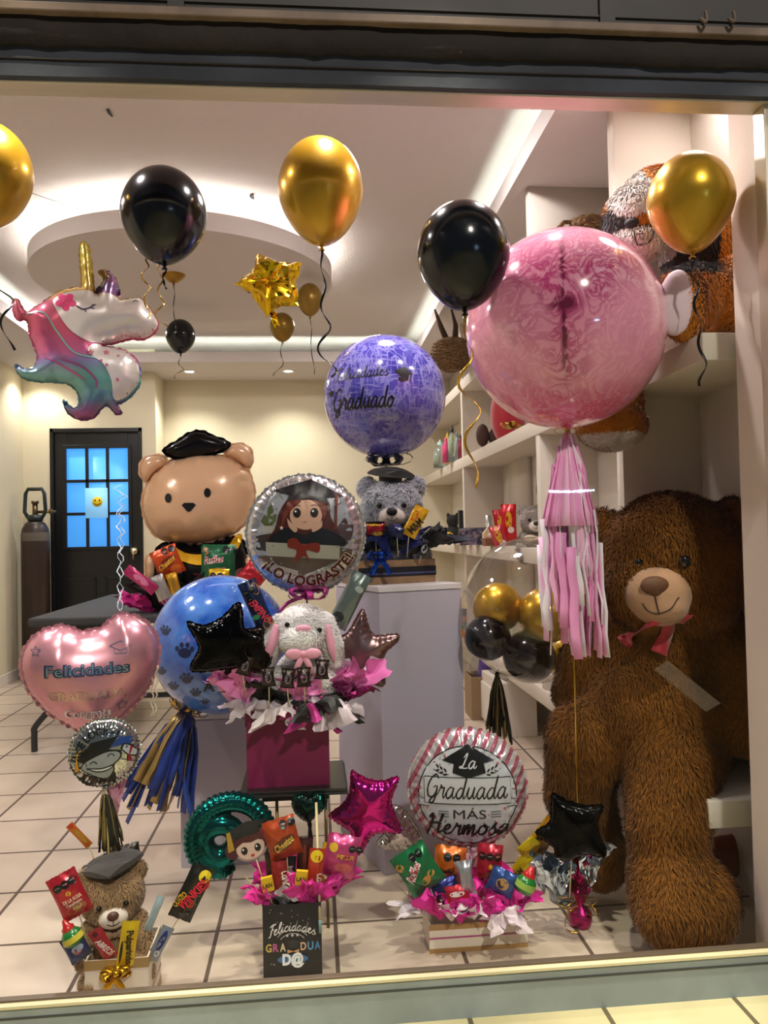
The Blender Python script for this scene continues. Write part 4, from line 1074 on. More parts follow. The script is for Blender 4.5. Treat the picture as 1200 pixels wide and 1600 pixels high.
# ---- second dangling plush foot behind the pink sphere
t = thing('plush_foot_toy', 'orange plush paw with a pale sole hanging over the shelf edge behind the pink sphere', 'plush toy', P(958, 665, 2.45))
c = P(955, 665, 2.45); t.location = c
m = M().ell((0, 0, 0), (.115, .10, .08), 24, 16).ell((.03, .04, .08), (.09, .09, .12), 20, 14)
body = remeshed(m, .012, 3)
part('body', fur(body, 9000, .016, .0012, 4, matfn=lambda c: 1 if c.z < -.028 and c.y < .02 else 0), [OR, WT], t)

# ---- white rabbit in the magenta box
t = thing('plush_rabbit', 'white plush rabbit with long pink-lined ears and a pink bow, in the magenta box', 'plush rabbit', P(472, 1080, 2.42))
t.location.x, t.location.y = P(472, 1080, 2.42).x, 2.42
m = M(); hd = W(474, 985, 2.36); s = px(1, 474, 985, 2.36)
m.ell(hd, (43*s, 38*s, 38*s), 24, 16); m.ell(W(470, 1003, 2.30), (30*s, 24*s, 22*s), 20, 14)
m.ell(W(474, 1062, 2.42), (46*s, 42*s, 46*s), 24, 16); m.ell(W(440, 1066, 2.36), (28*s, 26*s, 24*s), 16, 12); m.ell(W(505, 1066, 2.36), (28*s, 26*s, 24*s), 16, 12)
blob(m, W(437, 975, 2.36), 14*s, W(418, 1015, 2.34), 19*s); blob(m, W(418, 1015, 2.34), 19*s, W(404, 1040, 2.33), 15*s, 3)
blob(m, W(508, 972, 2.36), 13*s, W(519, 1010, 2.34), 16*s); blob(m, W(519, 1010, 2.34), 16*s, W(524, 1036, 2.34), 12*s, 3)
body = remeshed(m, .006, 3); bvb = bvh_of(body)
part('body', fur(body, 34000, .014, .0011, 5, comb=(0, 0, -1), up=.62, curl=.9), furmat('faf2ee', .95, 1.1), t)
PK = mat('e39ab0', .6, sheen=.4)
for pl, w0 in (([(433, 975), (427, 1000), (417, 1025), (408, 1040)], 15), ([(511, 975), (516, 1000), (520, 1020), (523, 1034)], 13)):
    pp = [onto(bvb, W(u, v, 2.2))+Vector((0, -.0105, 0)) for u, v in pl]
    part('ear_lining', M().strip(smoothpath(pp, 4), lambda q: (w0*sin(pi*min(1, q*.8+.2)))*s, side=(1, .3, .2), th=.002), PK, t, label='pink satin ear lining')
e = onto(bvb, W(474, 982, 2.2)); part('nose', M().ell(e+Vector((0, -.006, 0)), (12*s, 6*s, 6*s), 16, 10), PK, t)
for u, v in ((449, 976), (499, 984)): e = onto(bvb, W(u, v, 2.2)); part('eye', M().ell(e+Vector((0, -.007, 0)), 4.2*s, 14, 10), mat('0a0808', .1), t)
bw = M(); e = onto(bvb, W(474, 1020, 2.2))+Vector((0, -.02, 0))
for sg in (-1, 1):
    bw.ell(e+Vector((sg*14*s, 0, 0)), (13*s, 4*s, 8*s), 14, 8); bw.strip([e, e+Vector((sg*8*s, -.003, -16*s)), e+Vector((sg*12*s, 0, -30*s))], 9*s, side=(1, 0, 0))
bw.ell(e, 5*s, 10, 8); part('bow', bw, PK, t, label='pink satin bow')

# ---- seated small bears
def small_bear(name, label, u, v, Y, hw, col, light, fl, n, muzcol, nosecol, base_v, cap=True, ear=(0, 0), vox=.006, tilt=0, seed=1, comb=(0, 0, -1), curl=.4, legs=True):
    s = px(1, u, v, Y); c = P(u, v, Y); zb = P(u, base_v, Y).z
    r = thing(name, label, 'teddy bear', (c.x, c.y, zb), (0, radians(tilt), face(c)))
    h = Vector((0, 0, c.z-zb)); k = hw*s/2; m = M()
    m.ell(h, (k, k*.85, k*.86), 24, 16); m.ell(h+Vector((0, -k*.55, -k*.32)), (k*.55, k*.42, k*.42), 20, 14)
    for sg in (-1, 1): m.ell(h+Vector((sg*k*.82, k*.1, k*.68)), (k*.34, k*.16, k*.34), 16, 12)
    bz = max(k*.9, h.z-k*1.9); m.ell((0, k*.1, h.z-k*1.45), (k*.82, k*.75, k*1.05), 24, 16)
    for sg in (-1, 1):
        blob(m, (sg*k*.75, 0, h.z-k*1.0), k*.3, (sg*k*1.0, -k*.45, h.z-k*1.75), k*.27, 4)
        if legs: blob(m, (sg*k*.45, -k*.2, h.z-k*2.2), k*.4, (sg*k*.8, -k*1.0, h.z-k*2.25), k*.36, 4)
    b = remeshed(m, vox, 3); bv = bvh_of(b)
    part('body', fur(b, n, fl, fl*.075, seed, comb=comb, up=.75, curl=curl), furmat(col, .65, light), r)
    def front(x, z, off=0):
        q = bv.ray_cast(Vector((x, -3, z)), Vector((0, 1, 0)))[0]; return (q or Vector((x, -k, z)))+Vector((0, -off, 0))
    mq = front(0, h.z-k*.36)
    mzm = remeshed(M().ell(mq+Vector((0, k*.12, 0)), (k*.48, k*.32, k*.36), 24, 16), .005, 2); mu = part('muzzle', mzm, mat(muzcol, .7, sheen=.3), r)
    bz2 = bvh_of(mzm); q = bz2.ray_cast(Vector((0, -3, h.z-k*.2)), Vector((0, 1, 0)))[0] or mq
    part('nose', M().ell(q, (k*.19, k*.12, k*.15), 18, 12), mat(nosecol, .4), mu)
    ml = M()
    def f2(x, z): return (bz2.ray_cast(Vector((x, -3, z)), Vector((0, 1, 0)))[0] or Vector((x, mq.y, z)))+Vector((0, -.0005, 0))
    ml.tube([f2(0, h.z-k*.3), f2(0, h.z-k*.48)], .0011, 6); ml.tube([f2(x*k, h.z-k*(.42+.08*(1-(x/.2)**2))) for x in (-.2, -.1, 0, .1, .2)], .0011, 6)
    part('mouth_stitch', ml, mat('1a1210', .8), mu)
    for sg in (-1, 1): part('eye', M().ell(front(sg*k*.42, h.z+k*.02, fl*.7), k*.1, 14, 10), mat('080606', .1), r)
    return r, h, k, bv
def grad_cap(root, c, w, mt, tilt=(0, 0), puffy=.3, tassel_c=None):
    R_ = Matrix.Rotation(radians(tilt[0]), 3, 'X') @ Matrix.Rotation(radians(tilt[1]), 3, 'Y') @ Matrix.Rotation(radians(40), 3, 'Z')
    m = M(); h = w*.5
    def fn(u, v):
        x = (u*2-1); y = (v*2-1); return Vector(c)+R_ @ Vector((x*h*(1-.08*y*y), y*h*(1-.08*x*x), w*.06*puffy*(2-x*x-y*y)+.012*w*sin(5*x+3*y)))
    m.grid(fn, 12, 12)
    def fn2(u, v):
        x = (u*2-1); y = (v*2-1); return Vector(c)+R_ @ Vector((x*h*(1-.08*y*y), y*h*(1-.08*x*x), -w*.05-w*.02*puffy*(2-x*x-y*y)))
    m.grid(fn2, 12, 12)
    n = 13*13; ed = [i for i in range(13)]+[13*j+12 for j in range(1, 13)]+[12*13+i for i in range(11, -1, -1)]+[13*j for j in range(11, 0, -1)]
    m.f += [(ed[i], ed[(i+1) % len(ed)], ed[(i+1) % len(ed)]+n, ed[i]+n) for i in range(len(ed))]; m.mi += [0]*len(ed)
    q = M().lathe([(w*.30, 0), (w*.32, -w*.12), (w*.31, -w*.26)], 24, cap=False); R2 = Matrix.Rotation(radians(tilt[0]), 3, 'X') @ Matrix.Rotation(radians(tilt[1]), 3, 'Y')
    m.add([Vector(c)+R2 @ Vector(v) for v in q.v], q.f)
    cp = part('graduation_cap', m, mt, root, angle=50)
    part('cap_button', M().ell(Vector(c)+R_ @ Vector((0, 0, w*.04)), w*.03, 10, 6), mt, cp)
    if tassel_c: part('cap_tassel', M().strip([Vector(c)+R_ @ Vector(q) for q in ((0, 0, w*.06), (h*.6, -h*.5, w*.03), (h*.95, -h*.95, -w*.02))], .004, side=(0, 0, 1)).cyl(Vector(c)+R_ @ Vector((h*.95, -h*.95, -w*.02)), Vector(c)+R_ @ Vector((h*.95, -h*.95, -w*.02))-Vector((0, 0, w*.3)), .004, .008), tassel_c, cp)
    return cp
CAPK = mat('2a2522', .75, bump=.3, bs=80, sheen=.3)
r, h, k, _ = small_bear('teddy_bear', 'grey curly plush bear with a black graduation cap, in the wooden crate on the plinth', 612, 792, 2.95, 88, 'c2c4cc', 1.3, .024, 34000, 'e6d8cc', '141416', 880, vox=.007, seed=11, curl=1.0, legs=False)
grad_cap(r, (.0, 0, h.z+k*1.18), k*1.3, mat('101012', .7, sheen=.3), (4, 6), 1.6)
part('scarf', M().tube([(k*.62*cos(a), k*.55*sin(a)-.01, h.z-k*.78) for a in [2*pi*i/20 for i in range(21)]], k*.14, 8), mat('15161c', .5), r)
r, h, k, bvt = small_bear('teddy_bear', 'tan plush bear with a dark graduation cap, in the gift box at the front left', 183, 1398, 2.0+.08, 92, 'b8946c', 1.2, .013, 36000, 'e8dacc', '5a382c', 1530, vox=.006, tilt=-3, seed=12)
grad_cap(r, (.004, 0, h.z+k*1.12), k*1.6, CAPK, (2, -8), .8)
part('neck_bow', M().ell((-k*.28, -k*.78, h.z-k*.95), (k*.25, k*.1, k*.16), 14, 8).ell((k*.28, -k*.78, h.z-k*.95), (k*.25, k*.1, k*.16), 14, 8).ell((0, -k*.82, h.z-k*.95), k*.09, 10, 8), mat('a98a66', .7, sheen=.3), r, label='beige fabric bow')
# ================================================================== SWEETS, TISSUE AND BOX KIT
def bag_mesh(w, h, th, crimp=.10, zig=7, waist=.04, n=14):
    m = M(); a = w/2; b = h/2
    def f(sgn):
        def fn(u, v):
            x = u*2-1; z = v*2-1; g = max(0, 1-abs(x)**2.2)**.6*max(0, 1-(abs(z)/(1-crimp))**2.6)**.6 if abs(z) < 1-crimp else 0
            e = (.10*noise.noise(Vector((x*2.5+w*90, z*3, sgn)))+.07*noise.noise(Vector((x*6+w*50, z*6, sgn*3))))*th*(g > .05)
            zz = z*b; xx = x*a*(1-waist*(1-z*z))
            if v in (0, 1): zz += (b*.02 if int(u*n) % 2 else 0)*(1 if z > 0 else -1)
            wob = 0 if abs(z) < 1-crimp else .05*th*sin(x*9)
            return (xx, sgn*(th*g*.5+e)+wob, zz)
        return fn
    m.grid(f(-1), n, n); m.grid(f(1), n, n)
    return m
def deco(root, bv, s, seals=(), texts=(), blobs=(), off=.0012, step=.02):
    for (x, z, rx, rz, col, *r) in blobs:
        fl = Flat().disc(x*s, z*s, rx*s, rz*s, 20, radians(r[0]) if r else 0); lay('print_shape', fl, mat(col, .35), root, bv, off=off*.7, step=step)
    for (x, z, r) in seals:
        lay('warning_seal', Flat().disc(x*s, z*s, r*s, None, 8, pi/8), PRINTK, root, bv, off=off*1.7, step=step)
        lay('warning_text', Flat().rect((x-r*.55)*s, (z+.1*r)*s, (x+r*.55)*s, (z+.22*r)*s), mat('9a9a9a', .4), root, bv, off=off*2.4, step=step)
    for tx in texts:
        st, kind, x, z, hh, ww, col, rot = tx; a = radians(rot)
        fl = text(st, hh*s*1.35, bold=.03, width=ww*s, shear=.0 if kind == 'b' else .35) if kind in 'bi' else script(st, hh*s*.6, .26, width=ww*s)
        lay('lettering', fl, mat(col, .35), root, bv, off=off*2.6, step=step, fn=lambda p, q: (x*s+p*cos(a)-q*sin(a), z*s+p*sin(a)+q*cos(a)))
def snack(label, u, v, Y, w, h, rot, col, cat='snack bag', name='snack_bag', th=.42, seals=(), texts=(), blobs=(), stk=None, metal=.35, rough=.3, tiltx=0, group=None, crimp=.1, waist=.05, yaw=0, band=None):
    c = P(u, v, Y); s = mpp(c)
    t = thing(name, label, cat, c, (radians(tiltx), radians(rot), face(c)+radians(yaw)), group)
    m = bag_mesh(w*s, h*s, th*w*s, crimp, waist=waist); part('wrapper', m, mat(col, rough, metal, coat=.3), t)
    bv = bvh_of(m)
    if band:
        for (z0, z1, cc) in band: lay('colour_band', Flat().rect(-w*.46*s, z0*s, w*.46*s, z1*s), mat(cc, .35, .3), t, bv, off=.0008, step=.012)
    deco(t, bv, s, seals, texts, blobs)
    if stk: stick(t, (0, .003, -h*s*.45), to_local2(t, P(stk[0], stk[1], Y+.02)), .0016)
    return t
def to_local2(t, p):
    R = t.rotation_euler.to_matrix().to_4x4(); return (Matrix.Translation(t.location) @ R).inverted() @ Vector(p)
TS = {}
def tissue(label, group, u, v, Y, size, col, seed, lean=(0, 0), open_=.5, rough=.6, metal=0, cat='tissue paper', name='tissue_sheet', hgt=.8):
    c = P(u, v, Y); s = mpp(c)*size*1.3; rnd = random.Random(seed); ph = rnd.uniform(0, 6); m = M(); N1, N2 = 12, 60
    def fn(a, r):
        th = 2*pi*a; R = 1/max(abs(cos(th+ph)), abs(sin(th+ph))); R = 1+(R-1)*.7
        fold = 1+.34*r*sin(6*th+ph)+.2*r*sin(13*th+ph*2); q = r*R*open_*fold
        z = r*R*hgt*(1+.22*sin(3*th+ph*1.7))-.12*r*r*R*open_*2
        return ((q*cos(th)+lean[0]*r*r)*s, (q*sin(th)*.8)*s, (z+lean[1]*r*r)*s)
    m.grid(lambda a, b: fn(a, .03+b*.97), N2, N1)
    m.v = [tuple(Vector(p)+noise.noise_vector(Vector(p)/s*3.2+Vector((seed, 0, 0)))*.15*s+noise.noise_vector(Vector(p)/s*7+Vector((seed, 0, 0)))*.06*s) for p in m.v]
    me = mesh_of(m, fix=False)
    o = part(name, me, mat(col, rough, metal, sub=0 if metal else .1), None, angle=25); o.location = c
    return tag(o, label, cat, group)
def tapered_box(root, w, d, h, mt, th=.003, name='box', z=0):
    m = M().box((-w/2, -d/2, z), (w/2, d/2, z+th))
    for a, b in (((-w/2, -d/2), (w/2, -d/2+th)), ((-w/2, d/2-th), (w/2, d/2)), ((-w/2, -d/2+th), (-w/2+th, d/2-th)), ((w/2-th, -d/2+th), (w/2, d/2-th))): m.box((a[0], a[1], z+th), (b[0], b[1], z+h))
    return part(name, m, mt, root, False)
def ribbon_bow(label, u, v, Y, size, mt, n=10, w=.012, seed=0, group=None, tails=True, rot=0):
    c = P(u, v, Y); m = loops_bow(M(), (0, 0, 0), size, n, w, seed, 1.0)
    if tails:
        for sx in (-1, 1): m.strip(smoothpath([(0, -.01, 0), (sx*size*.4, -.014, -size*.5), (sx*size*.6, -.01, -size*1.0)], 4), w*1.1, side=(1, 0, .2))
    o = part('gift_bow', m, mt); o.location = c; o.rotation_euler = (0, rot, 0); return tag(o, label, 'bow', group)

# ================================================================== MAGENTA BOX ON ITS BLACK STAND
za = P(455, 1226, 2.3).z
t = thing('display_stand', 'small black wooden stand with thin brass legs under the magenta box', 'stand', (-.065, 2.40, 0))
X0, X1 = P(374, 1235, 2.26).x+.065, P(531, 1235, 2.26).x+.065
part('tray', M().box((X0, -.13, za-.018), (X1+.02, .15, za-.008)).box((X0-.004, -.136, za-.024), (X1+.024, .156, za-.017)), mat('121113', .3), t, False, bevel=.002)
part('shelf_block', M().box((X0+.06, -.10, za-.045), (X1-.03, .12, za-.024)), mat('121113', .35), t, False)
for i, (x, y) in enumerate(((P(433, 1260, 2.36).x+.065, -.06), (X1-.04, -.06), (P(433, 1260, 2.5).x+.065, .10), (X1-.04, .10))):
    lg = part('leg', M().cyl((x, y, 0), (x, y, za-.04), .0045, seg=10), mat('7c6338', .3, .7), t)
MAG = mat('7c0446', .6, bump=.05, bs=100)
c = P(452, 1225, 2.3); s = mpp(c); zb = za-.008
t = thing('gift_box', 'magenta cardboard gift box holding the white rabbit, on the black stand', 'gift box', (P(453, 1225, 2.4).x, 2.395, zb))
bw, bd, bh = 129*s, .17, 120*s
tapered_box(t, bw, bd, bh, MAG); lid = M()
lm = M(); 
for a, b in (((-bw/2-.003, -bd/2-.003), (bw/2+.003, -bd/2)), ((-bw/2-.003, bd/2), (bw/2+.003, bd/2+.003)), ((-bw/2-.003, -bd/2), (-bw/2, bd/2)), ((bw/2, -bd/2), (bw/2+.003, bd/2))): lm.box((a[0], a[1], bh-.045), (b[0], b[1], bh+.004))
part('rim_band', lm, MAG, t, False)
BZ = zb+bh
gt = 'tissue paper round the white rabbit'
for i, (u, v, Y, sz, col, nm, ln, op) in enumerate(((384, 1104, 2.31, 52, 'ee8cc8', 'pink', (-.25, .1), .5), (362, 1098, 2.33, 40, 'f4a2d2', 'pink', (-.1, .2), .5), (430, 1108, 2.33, 52, '14100e', 'dark brown', (-.3, -.1), .6), (446, 1112, 2.28, 50, 'cfc0c4', 'white', (-.2, -.9), .5),
      (478, 1115, 2.28, 52, 'c83a92', 'hot pink', (.1, -.9), .5), (492, 1112, 2.28, 56, '0c0b0c', 'black', (.2, -.7), .6), (512, 1108, 2.29, 58, 'ccbcc4', 'white', (.1, -.9), .5), (538, 1095, 2.33, 52, 'd868ae', 'pink', (.3, 0), .55),
      (470, 1100, 2.29, 46, 'e884be', 'pink', (0, -.2), .5), (548, 1085, 2.40, 42, 'd9ccd2', 'white', (.3, .1), .5), (398, 1108, 2.30, 42, 'b8a8ae', 'white', (-.3, -.8), .5), (545, 1098, 2.30, 36, '8a1c62', 'metallic plum', (.3, -.3), .5))):
    tissue('crumpled %s tissue around the white rabbit on the magenta box' % nm, gt+', '+nm, u, v, Y, sz, col, 30+i, ln, op, metal=.7 if 'metal' in nm else 0, rough=.25 if 'metal' in nm else .6)
for i, (u, v, r) in enumerate(((383, 1040, 18), (419, 1058, -4), (450, 1060, 6), (475, 1058, 0), (503, 1046, 3))):
    snack('dark brown wrapped chocolate on a stick in front of the rabbit, %s' % ['far left one', 'second from left', 'middle one', 'second from right', 'far right one'][i], u, v, 2.24, 24, 30, r, '2a1612', 'chocolate', 'wrapped_chocolate', .5, blobs=((0, 0, 5, 8, '7a7080'),), stk=(u+2, v+50), metal=.4, group='wrapped chocolates by the rabbit', crimp=.24, waist=.25)
# stars and bars round the rabbit
def foil_star(label, u, v, Y, pts, col, thick=.22, rough=.16, smooth=4, group=None, yaw=0, seed=0, crink=.18, metal=None, stk=None):
    t, s = foil_thing('foil_balloon', label, 'balloon', u, v, Y, group, 0, yaw)
    o = outline_px(pts, u, v, s, smooth); ext = max(p[0] for p in o)-min(p[0] for p in o)
    pm = pillow(o, ext*thick*.5, crink=crink, seed=seed, seam=ext*.012, step=ext/36)
    part('body', pm, metal or foil(col, rough), t)
    if stk: stick(t, (0, 0, min(p[1] for p in o)*.6), to_local2(t, P(*stk, Y)), .002)
    return t, s, pm
foil_star('black star foil balloon in front of the blue paw-print sphere', 340, 1000, 2.24, [(293,969),(318,976),(345,966),(371,943),(378,960),(381,985),(408,1000),(400,1010),(385,1015),(388,1040),(350,1046),(303,1046),(302,1030),(312,1008)], '0a0a0c', .4, .12, 3)
foil_star('dark brown star foil balloon tucked behind the rabbit ear', 392, 1010, 2.30, [(352,1000),(380,985),(410,982),(412,1008),(425,1030),(410,1052),(380,1046),(350,1050),(362,1025)], '1f1512', .35, .25, 3)
foil_star('rose brown star foil balloon right of the white rabbit', 570, 1008, 2.45, [(563,955),(570,957),(578,985),(590,994),(620,993),(622,1004),(602,1022),(598,1045),(602,1068),(592,1073),(565,1060),(545,1066),(525,1058),(528,1030),(522,1008),(530,995),(545,985)], '8c6e6c', .32, .3, 3, stk=(520, 1100))
snack('navy peanut snack bag standing behind the black star', 402, 948, 2.33, 30, 86, -22, '17254a', texts=(('EMPINO', 'i', 2, -8, 12, 44, 'd8324a', -72+0),), seals=((-8, 26, 5), (3, 28, 5), (-6, 14, 5)), blobs=((8, 28, 6, 10, 'a06a40'), (6, -32, 9, 10, 'b07a48'), (-8, -14, 6, 4, '3f9a6a')), stk=(425, 1060))
snack('silver and grey candy bar leaning right of the rabbit', 546, 938, 2.42, 32, 92, 28, '77837f', 'candy bar', 'candy_bar', blobs=((-4, -30, 9, 8, '2a2e30'), (6, 22, 7, 5, 'a9b2b0')), metal=.6, stk=(505, 1060))

# round picture balloon of the girl graduate
t, s = foil_thing('foil_balloon', 'round silver foil balloon with a girl graduate picture and brown lettering', 'balloon', 478, 834, 2.62)
R = 92*s; pm = pillow(circle_out(R), .30*R, crink=.22, power=.55, seam=.005); part('body', pm, mat('c4c0c2', .2, .75, bump=.03), t); bv = bvh_of(pm); k = s
def L(name, col, fl, off, rough=.35): return lay(name, fl, mat(col, rough, .15), t, bv, off=off, step=.016)
def q(pts): return [((x-478)*k, -(y-834)*k) for x, y in pts]
def qs(pts, n=4):
    o = smoothpath([Vector((*p, 0)) for p in q(pts+[pts[0]])], n); return [tuple(p[:2]) for p in o[:-1]]
def zq(px_, py_): return (370+px_/5.4545, 740+py_/5.4545)     # from the enlarged crop
def Z(pts): return [zq(*p) for p in pts]
L('backdrop', '9a9ea6', Flat().poly(qs(Z([(320,160),(600,60),(880,170),(960,400),(940,640),(540,860),(180,680),(220,380)]))), .0012)
L('plant_leaves', '5a6038', Flat().poly(q(Z([(215,400),(240,350),(270,360),(275,290),(300,260),(325,300),(320,340),(350,350),(340,400),(310,440),(250,440)]))), .002); L('plant_pot', 'a9a49a', Flat().poly(q(Z([(220,440),(330,440),(320,530),(235,520)]))), .002)
L('flower_print', '4a3a3c', Flat().poly(qs(Z([(830,480),(880,430),(920,380),(950,440),(990,450),(970,560),(900,630),(840,570)]))), .002)
L('book_stack', '3a3330', Flat().poly(q(Z([(175,520),(330,500),(330,660),(170,640)]))), .002)
L('book', '5a4a3c', Flat().poly(q(Z([(180,700),(560,590),(980,650),(970,700),(540,870)]))), .0024); L('book_pages', 'b0a798', Flat().poly(q(Z([(190,725),(520,820),(515,862),(180,760)]))), .003)
L('hair', '4a1c14', Flat().poly(qs(Z([(430,230),(600,190),(780,240),(800,380),(870,520),(800,600),(640,560),(420,560),(260,560),(330,470),(370,330)]))), .003)
L('gown', '15161c', Flat().poly(qs(Z([(300,520),(430,460),(570,520),(720,470),(880,540),(900,620),(560,660),(290,600)]))), .0036)
L('scroll', 'a8a494', Flat().poly(q(Z([(255,575),(870,620),(865,735),(255,690)]))), .0042); 
L('face', 'c99f86', Flat().poly(qs(Z([(470,300),(540,240),(640,235),(710,300),(725,380),(680,450),(590,480),(500,450),(460,380)]))), .0048)
for pts in ([(436,380),(480,430),(520,470),(500,500),(450,450)], [(725,400),(690,440),(640,470),(650,500),(720,460)]): L('hand', 'c99f86', Flat().poly(qs(Z(pts))), .0056)
L('hair_fringe', '6a2a1c', Flat().poly(qs(Z([(430,300),(450,240),(560,225),(500,290),(440,350),(390,460),(400,350)]))), .0056); L('hair_fringe', '6a2a1c', Flat().poly(qs(Z([(640,230),(740,240),(760,330),(740,400),(710,300)]))), .0056)
for x in (518, 662):
    ec = q(Z([(x, 338)]))[0]; L('eye', '0c0808', Flat().disc(*ec, 6*k, 7.2*k), .006); L('eye_highlight', 'e8e0d8', Flat().disc(ec[0]-2*k, ec[1]+2.4*k, 1.6*k), .0066)
    L('eyebrow', '2a120c', Flat().arc(ec[0], ec[1]+3*k, 9*k, .9, 2.2, .9*k), .006)
ec = q(Z([(583, 405)]))[0]; L('smile', '7a3a34', Flat().arc(ec[0], ec[1]+3*k, 5*k, 4.1, 5.3, .8*k), .006)
L('cap_board', '1d1719', Flat().poly(q(Z([(315,145),(640,52),(925,205),(600,215)]))), .0066); L('cap_band', '2a2022', Flat().poly(q(Z([(430,240),(470,150),(760,180),(785,270),(600,215)]))), .0062)
L('cap_tassel', '6a3020', Flat().poly(q(Z([(840,170),(870,200),(855,300),(850,480),(825,480),(835,300)]))), .0074)
L('bow_print', '7a2416', Flat().poly(qs(Z([(440,560),(500,545),(560,600),(640,590),(700,600),(690,670),(590,650),(620,750),(570,700),(480,750),(510,650),(440,620)]))), .0074)
for px_, py_ in ((388, 460),): L('sparkle', 'e8d8d0', Flat().poly([(p[0]+q(Z([(px_, py_)]))[0][0], p[1]+q(Z([(px_, py_)]))[0][1]) for p in star_out(3*k)]), .0074)
fl = text('¡LO LOGRASTE!', 22*k, bold=.035, width=150*k); fn = arcfn(78*k, 0, 6*k, up=False, a0=radians(4))
lay('lettering_outline', text('¡LO LOGRASTE!', 22*k, bold=.06, width=152*k), mat('e8e0d4', .3), t, bv, off=.003, fn=fn, step=.01)
lay('lettering', fl, mat('5a2414', .25, .4), t, bv, off=.0042, fn=fn, step=.01)
PB = mat('c43a92', .35, .2)
part('bow', loops_bow(M(), (0, -.01, -R*1.04), .075, 8, .022, 4, .5).strip(smoothpath([(0, 0, -R*1.05), (-.06, 0, -R*1.15), (-.09, -.02, -R*1.3)], 4), .012, side=(0, 0, 1)), PB, t, label='sheer magenta ribbon bow')
stick(t, (0, .004, -R), to_local2(t, P(476, 1110, 2.46)), .003, STICKW)

# ================================================================== PINK HEART
HP = []
t, s = foil_thing('foil_balloon', 'large pink heart foil balloon with silver-blue lettering', 'balloon', 145, 1050, 2.30)
hp = [(43,1035),(46,1008),(60,988),(80,977),(103,975),(125,985),(143,985),(160,980),(178,965),(190,963),(212,970),(230,985),(243,1010),(244,1040),(235,1070),(216,1100),(190,1125),(165,1145),(148,1152),(128,1140),(100,1120),(75,1098),(52,1065)]
o = outline_px(hp, 145, 1050, s, 4); pm = pillow(o, 52*s, crink=.015, power=.55, seam=.006, step=5*s)
part('body', pm, mat('cc8e9c', .26, .6), t); bv = bvh_of(pm)
FB = mat('5f7796', .25, .7)
def hl(nm, fl, mt, x, z, off=.0016): lay(nm, fl, mt, t, bv, fn=lambda p, q: (x*s+p, z*s+q), off=off, step=.02)
hl('lettering_outline', text('Felicidades', 24*s, bold=.05, width=122*s), mat('2a3a5a', .3, .4), -7, 12)
hl('lettering', text('Felicidades', 22*s, bold=.0, width=116*s), mat('8ba3bd', .22, .8), -7, 12, .003)
hl('lettering', text('GRADUADA', 18*s, bold=.02, width=112*s), mat('b89c92', .2, .85), -8, -27)
hl('lettering_outline', text('Congrats', 17*s, bold=.05, width=66*s), mat('e9dedc', .4), -8, -55); hl('lettering', text('Congrats', 15*s, width=60*s), mat('8a5a66', .35, .4), -8, -55, .003)
def star_line(r, w): return Flat().line(star_out(r), w, closed=True)
hl('star_outline', star_line(8*s, .9*s), FB, 42, -48); hl('star_outline', star_line(7*s, .9*s), FB, -80, 42)
hl('cap_outline', Flat().line([(-16*s, 2*s), (0, 9*s), (16*s, 2*s), (0, -5*s), (-16*s, 2*s)], 1*s).line([(-9*s, -2*s), (-9*s, -9*s), (9*s, -9*s), (9*s, -2*s)], 1*s), FB, 40, 42)
WRB = mat('b9c4cc', .3, .3)
for dx, top in ((0, (186, 757)), (3, (192, 770))):
    a = to_local2(t, P(186+dx, 966, 2.31)); b = to_local2(t, P(*top, 2.9)); pts = [a.lerp(b, i/30)+Vector((.006*sin(i*1.9+dx), .006*cos(i*1.3), 0))*(1+2.2*(i/30)**3) for i in range(31)]
    part('ribbon', M().strip(pts, .0035, side=lambda q: Vector((cos(q*20), sin(q*20), .2))), WRB, t, label='thin silver curled ribbon rising to the ceiling side')
for dx in (0, 7): 
    a = to_local2(t, P(238+dx, 1040, 2.32)); b = to_local2(t, P(238+dx*.6, 1122, 2.32)); pts = [a.lerp(b, i/16)+Vector((.004*sin(i*1.5+dx), 0, 0)) for i in range(17)]
    part('ribbon', M().strip(pts, .004, side=(1, .4, 0)), mat('cfc0a8', .4), t)

# ================================================================== BROWN BEAR FOIL BALLOON ON THE TABLE
Yb = 4.75
t, s = foil_thing('foil_balloon', 'big brown bear foil balloon with black gown and graduation cap, on the grey table', 'balloon', 310, 800, Yb)
BR = mat('e6ba94', .24, .1, coat=.3); BKF = mat('0c0c0e', .18, .6)
def bearp(nm, pts, thick, mt, dy=0, n=4, crink=.14, step=None):
    o = outline_px(pts, 310, 800, s, n); pm = pillow(o, thick*s, crink=crink, seam=.008, power=.55, step=step or 7*s); pm.v = [(x, y+dy*s, z) for x, y, z in pm.v]; return part(nm, pm, mt, t), pm
_, hm = bearp('head', [(226,790),(228,765),(240,740),(262,722),(295,712),(330,710),(362,718),(385,735),(396,765),(395,795),(382,822),(355,840),(320,848),(285,848),(252,838),(234,818)], 52, BR)
bearp('ear', [(222,728),(228,715),(244,710),(260,714),(258,728),(244,738),(232,752),(224,742)], 15, BR, -4, 3); bearp('ear', [(350,712),(356,698),(372,694),(388,702),(394,718),(388,734),(376,728),(362,718)], 15, BR, -4, 3)
bearp('graduation_cap', [(256,704),(282,686),(306,673),(332,682),(357,694),(352,703),(334,710),(300,714),(276,716)], 16, BKF, -8, 2)
_, gm = bearp('gown', [(246,860),(262,846),(300,850),(330,850),(362,840),(380,850),(388,880),(386,912),(380,960),(300,985),(246,960),(240,900)], 34, BKF, 0)
bg = bvh_of(gm)
YL = mat('d9a514', .3, .5)
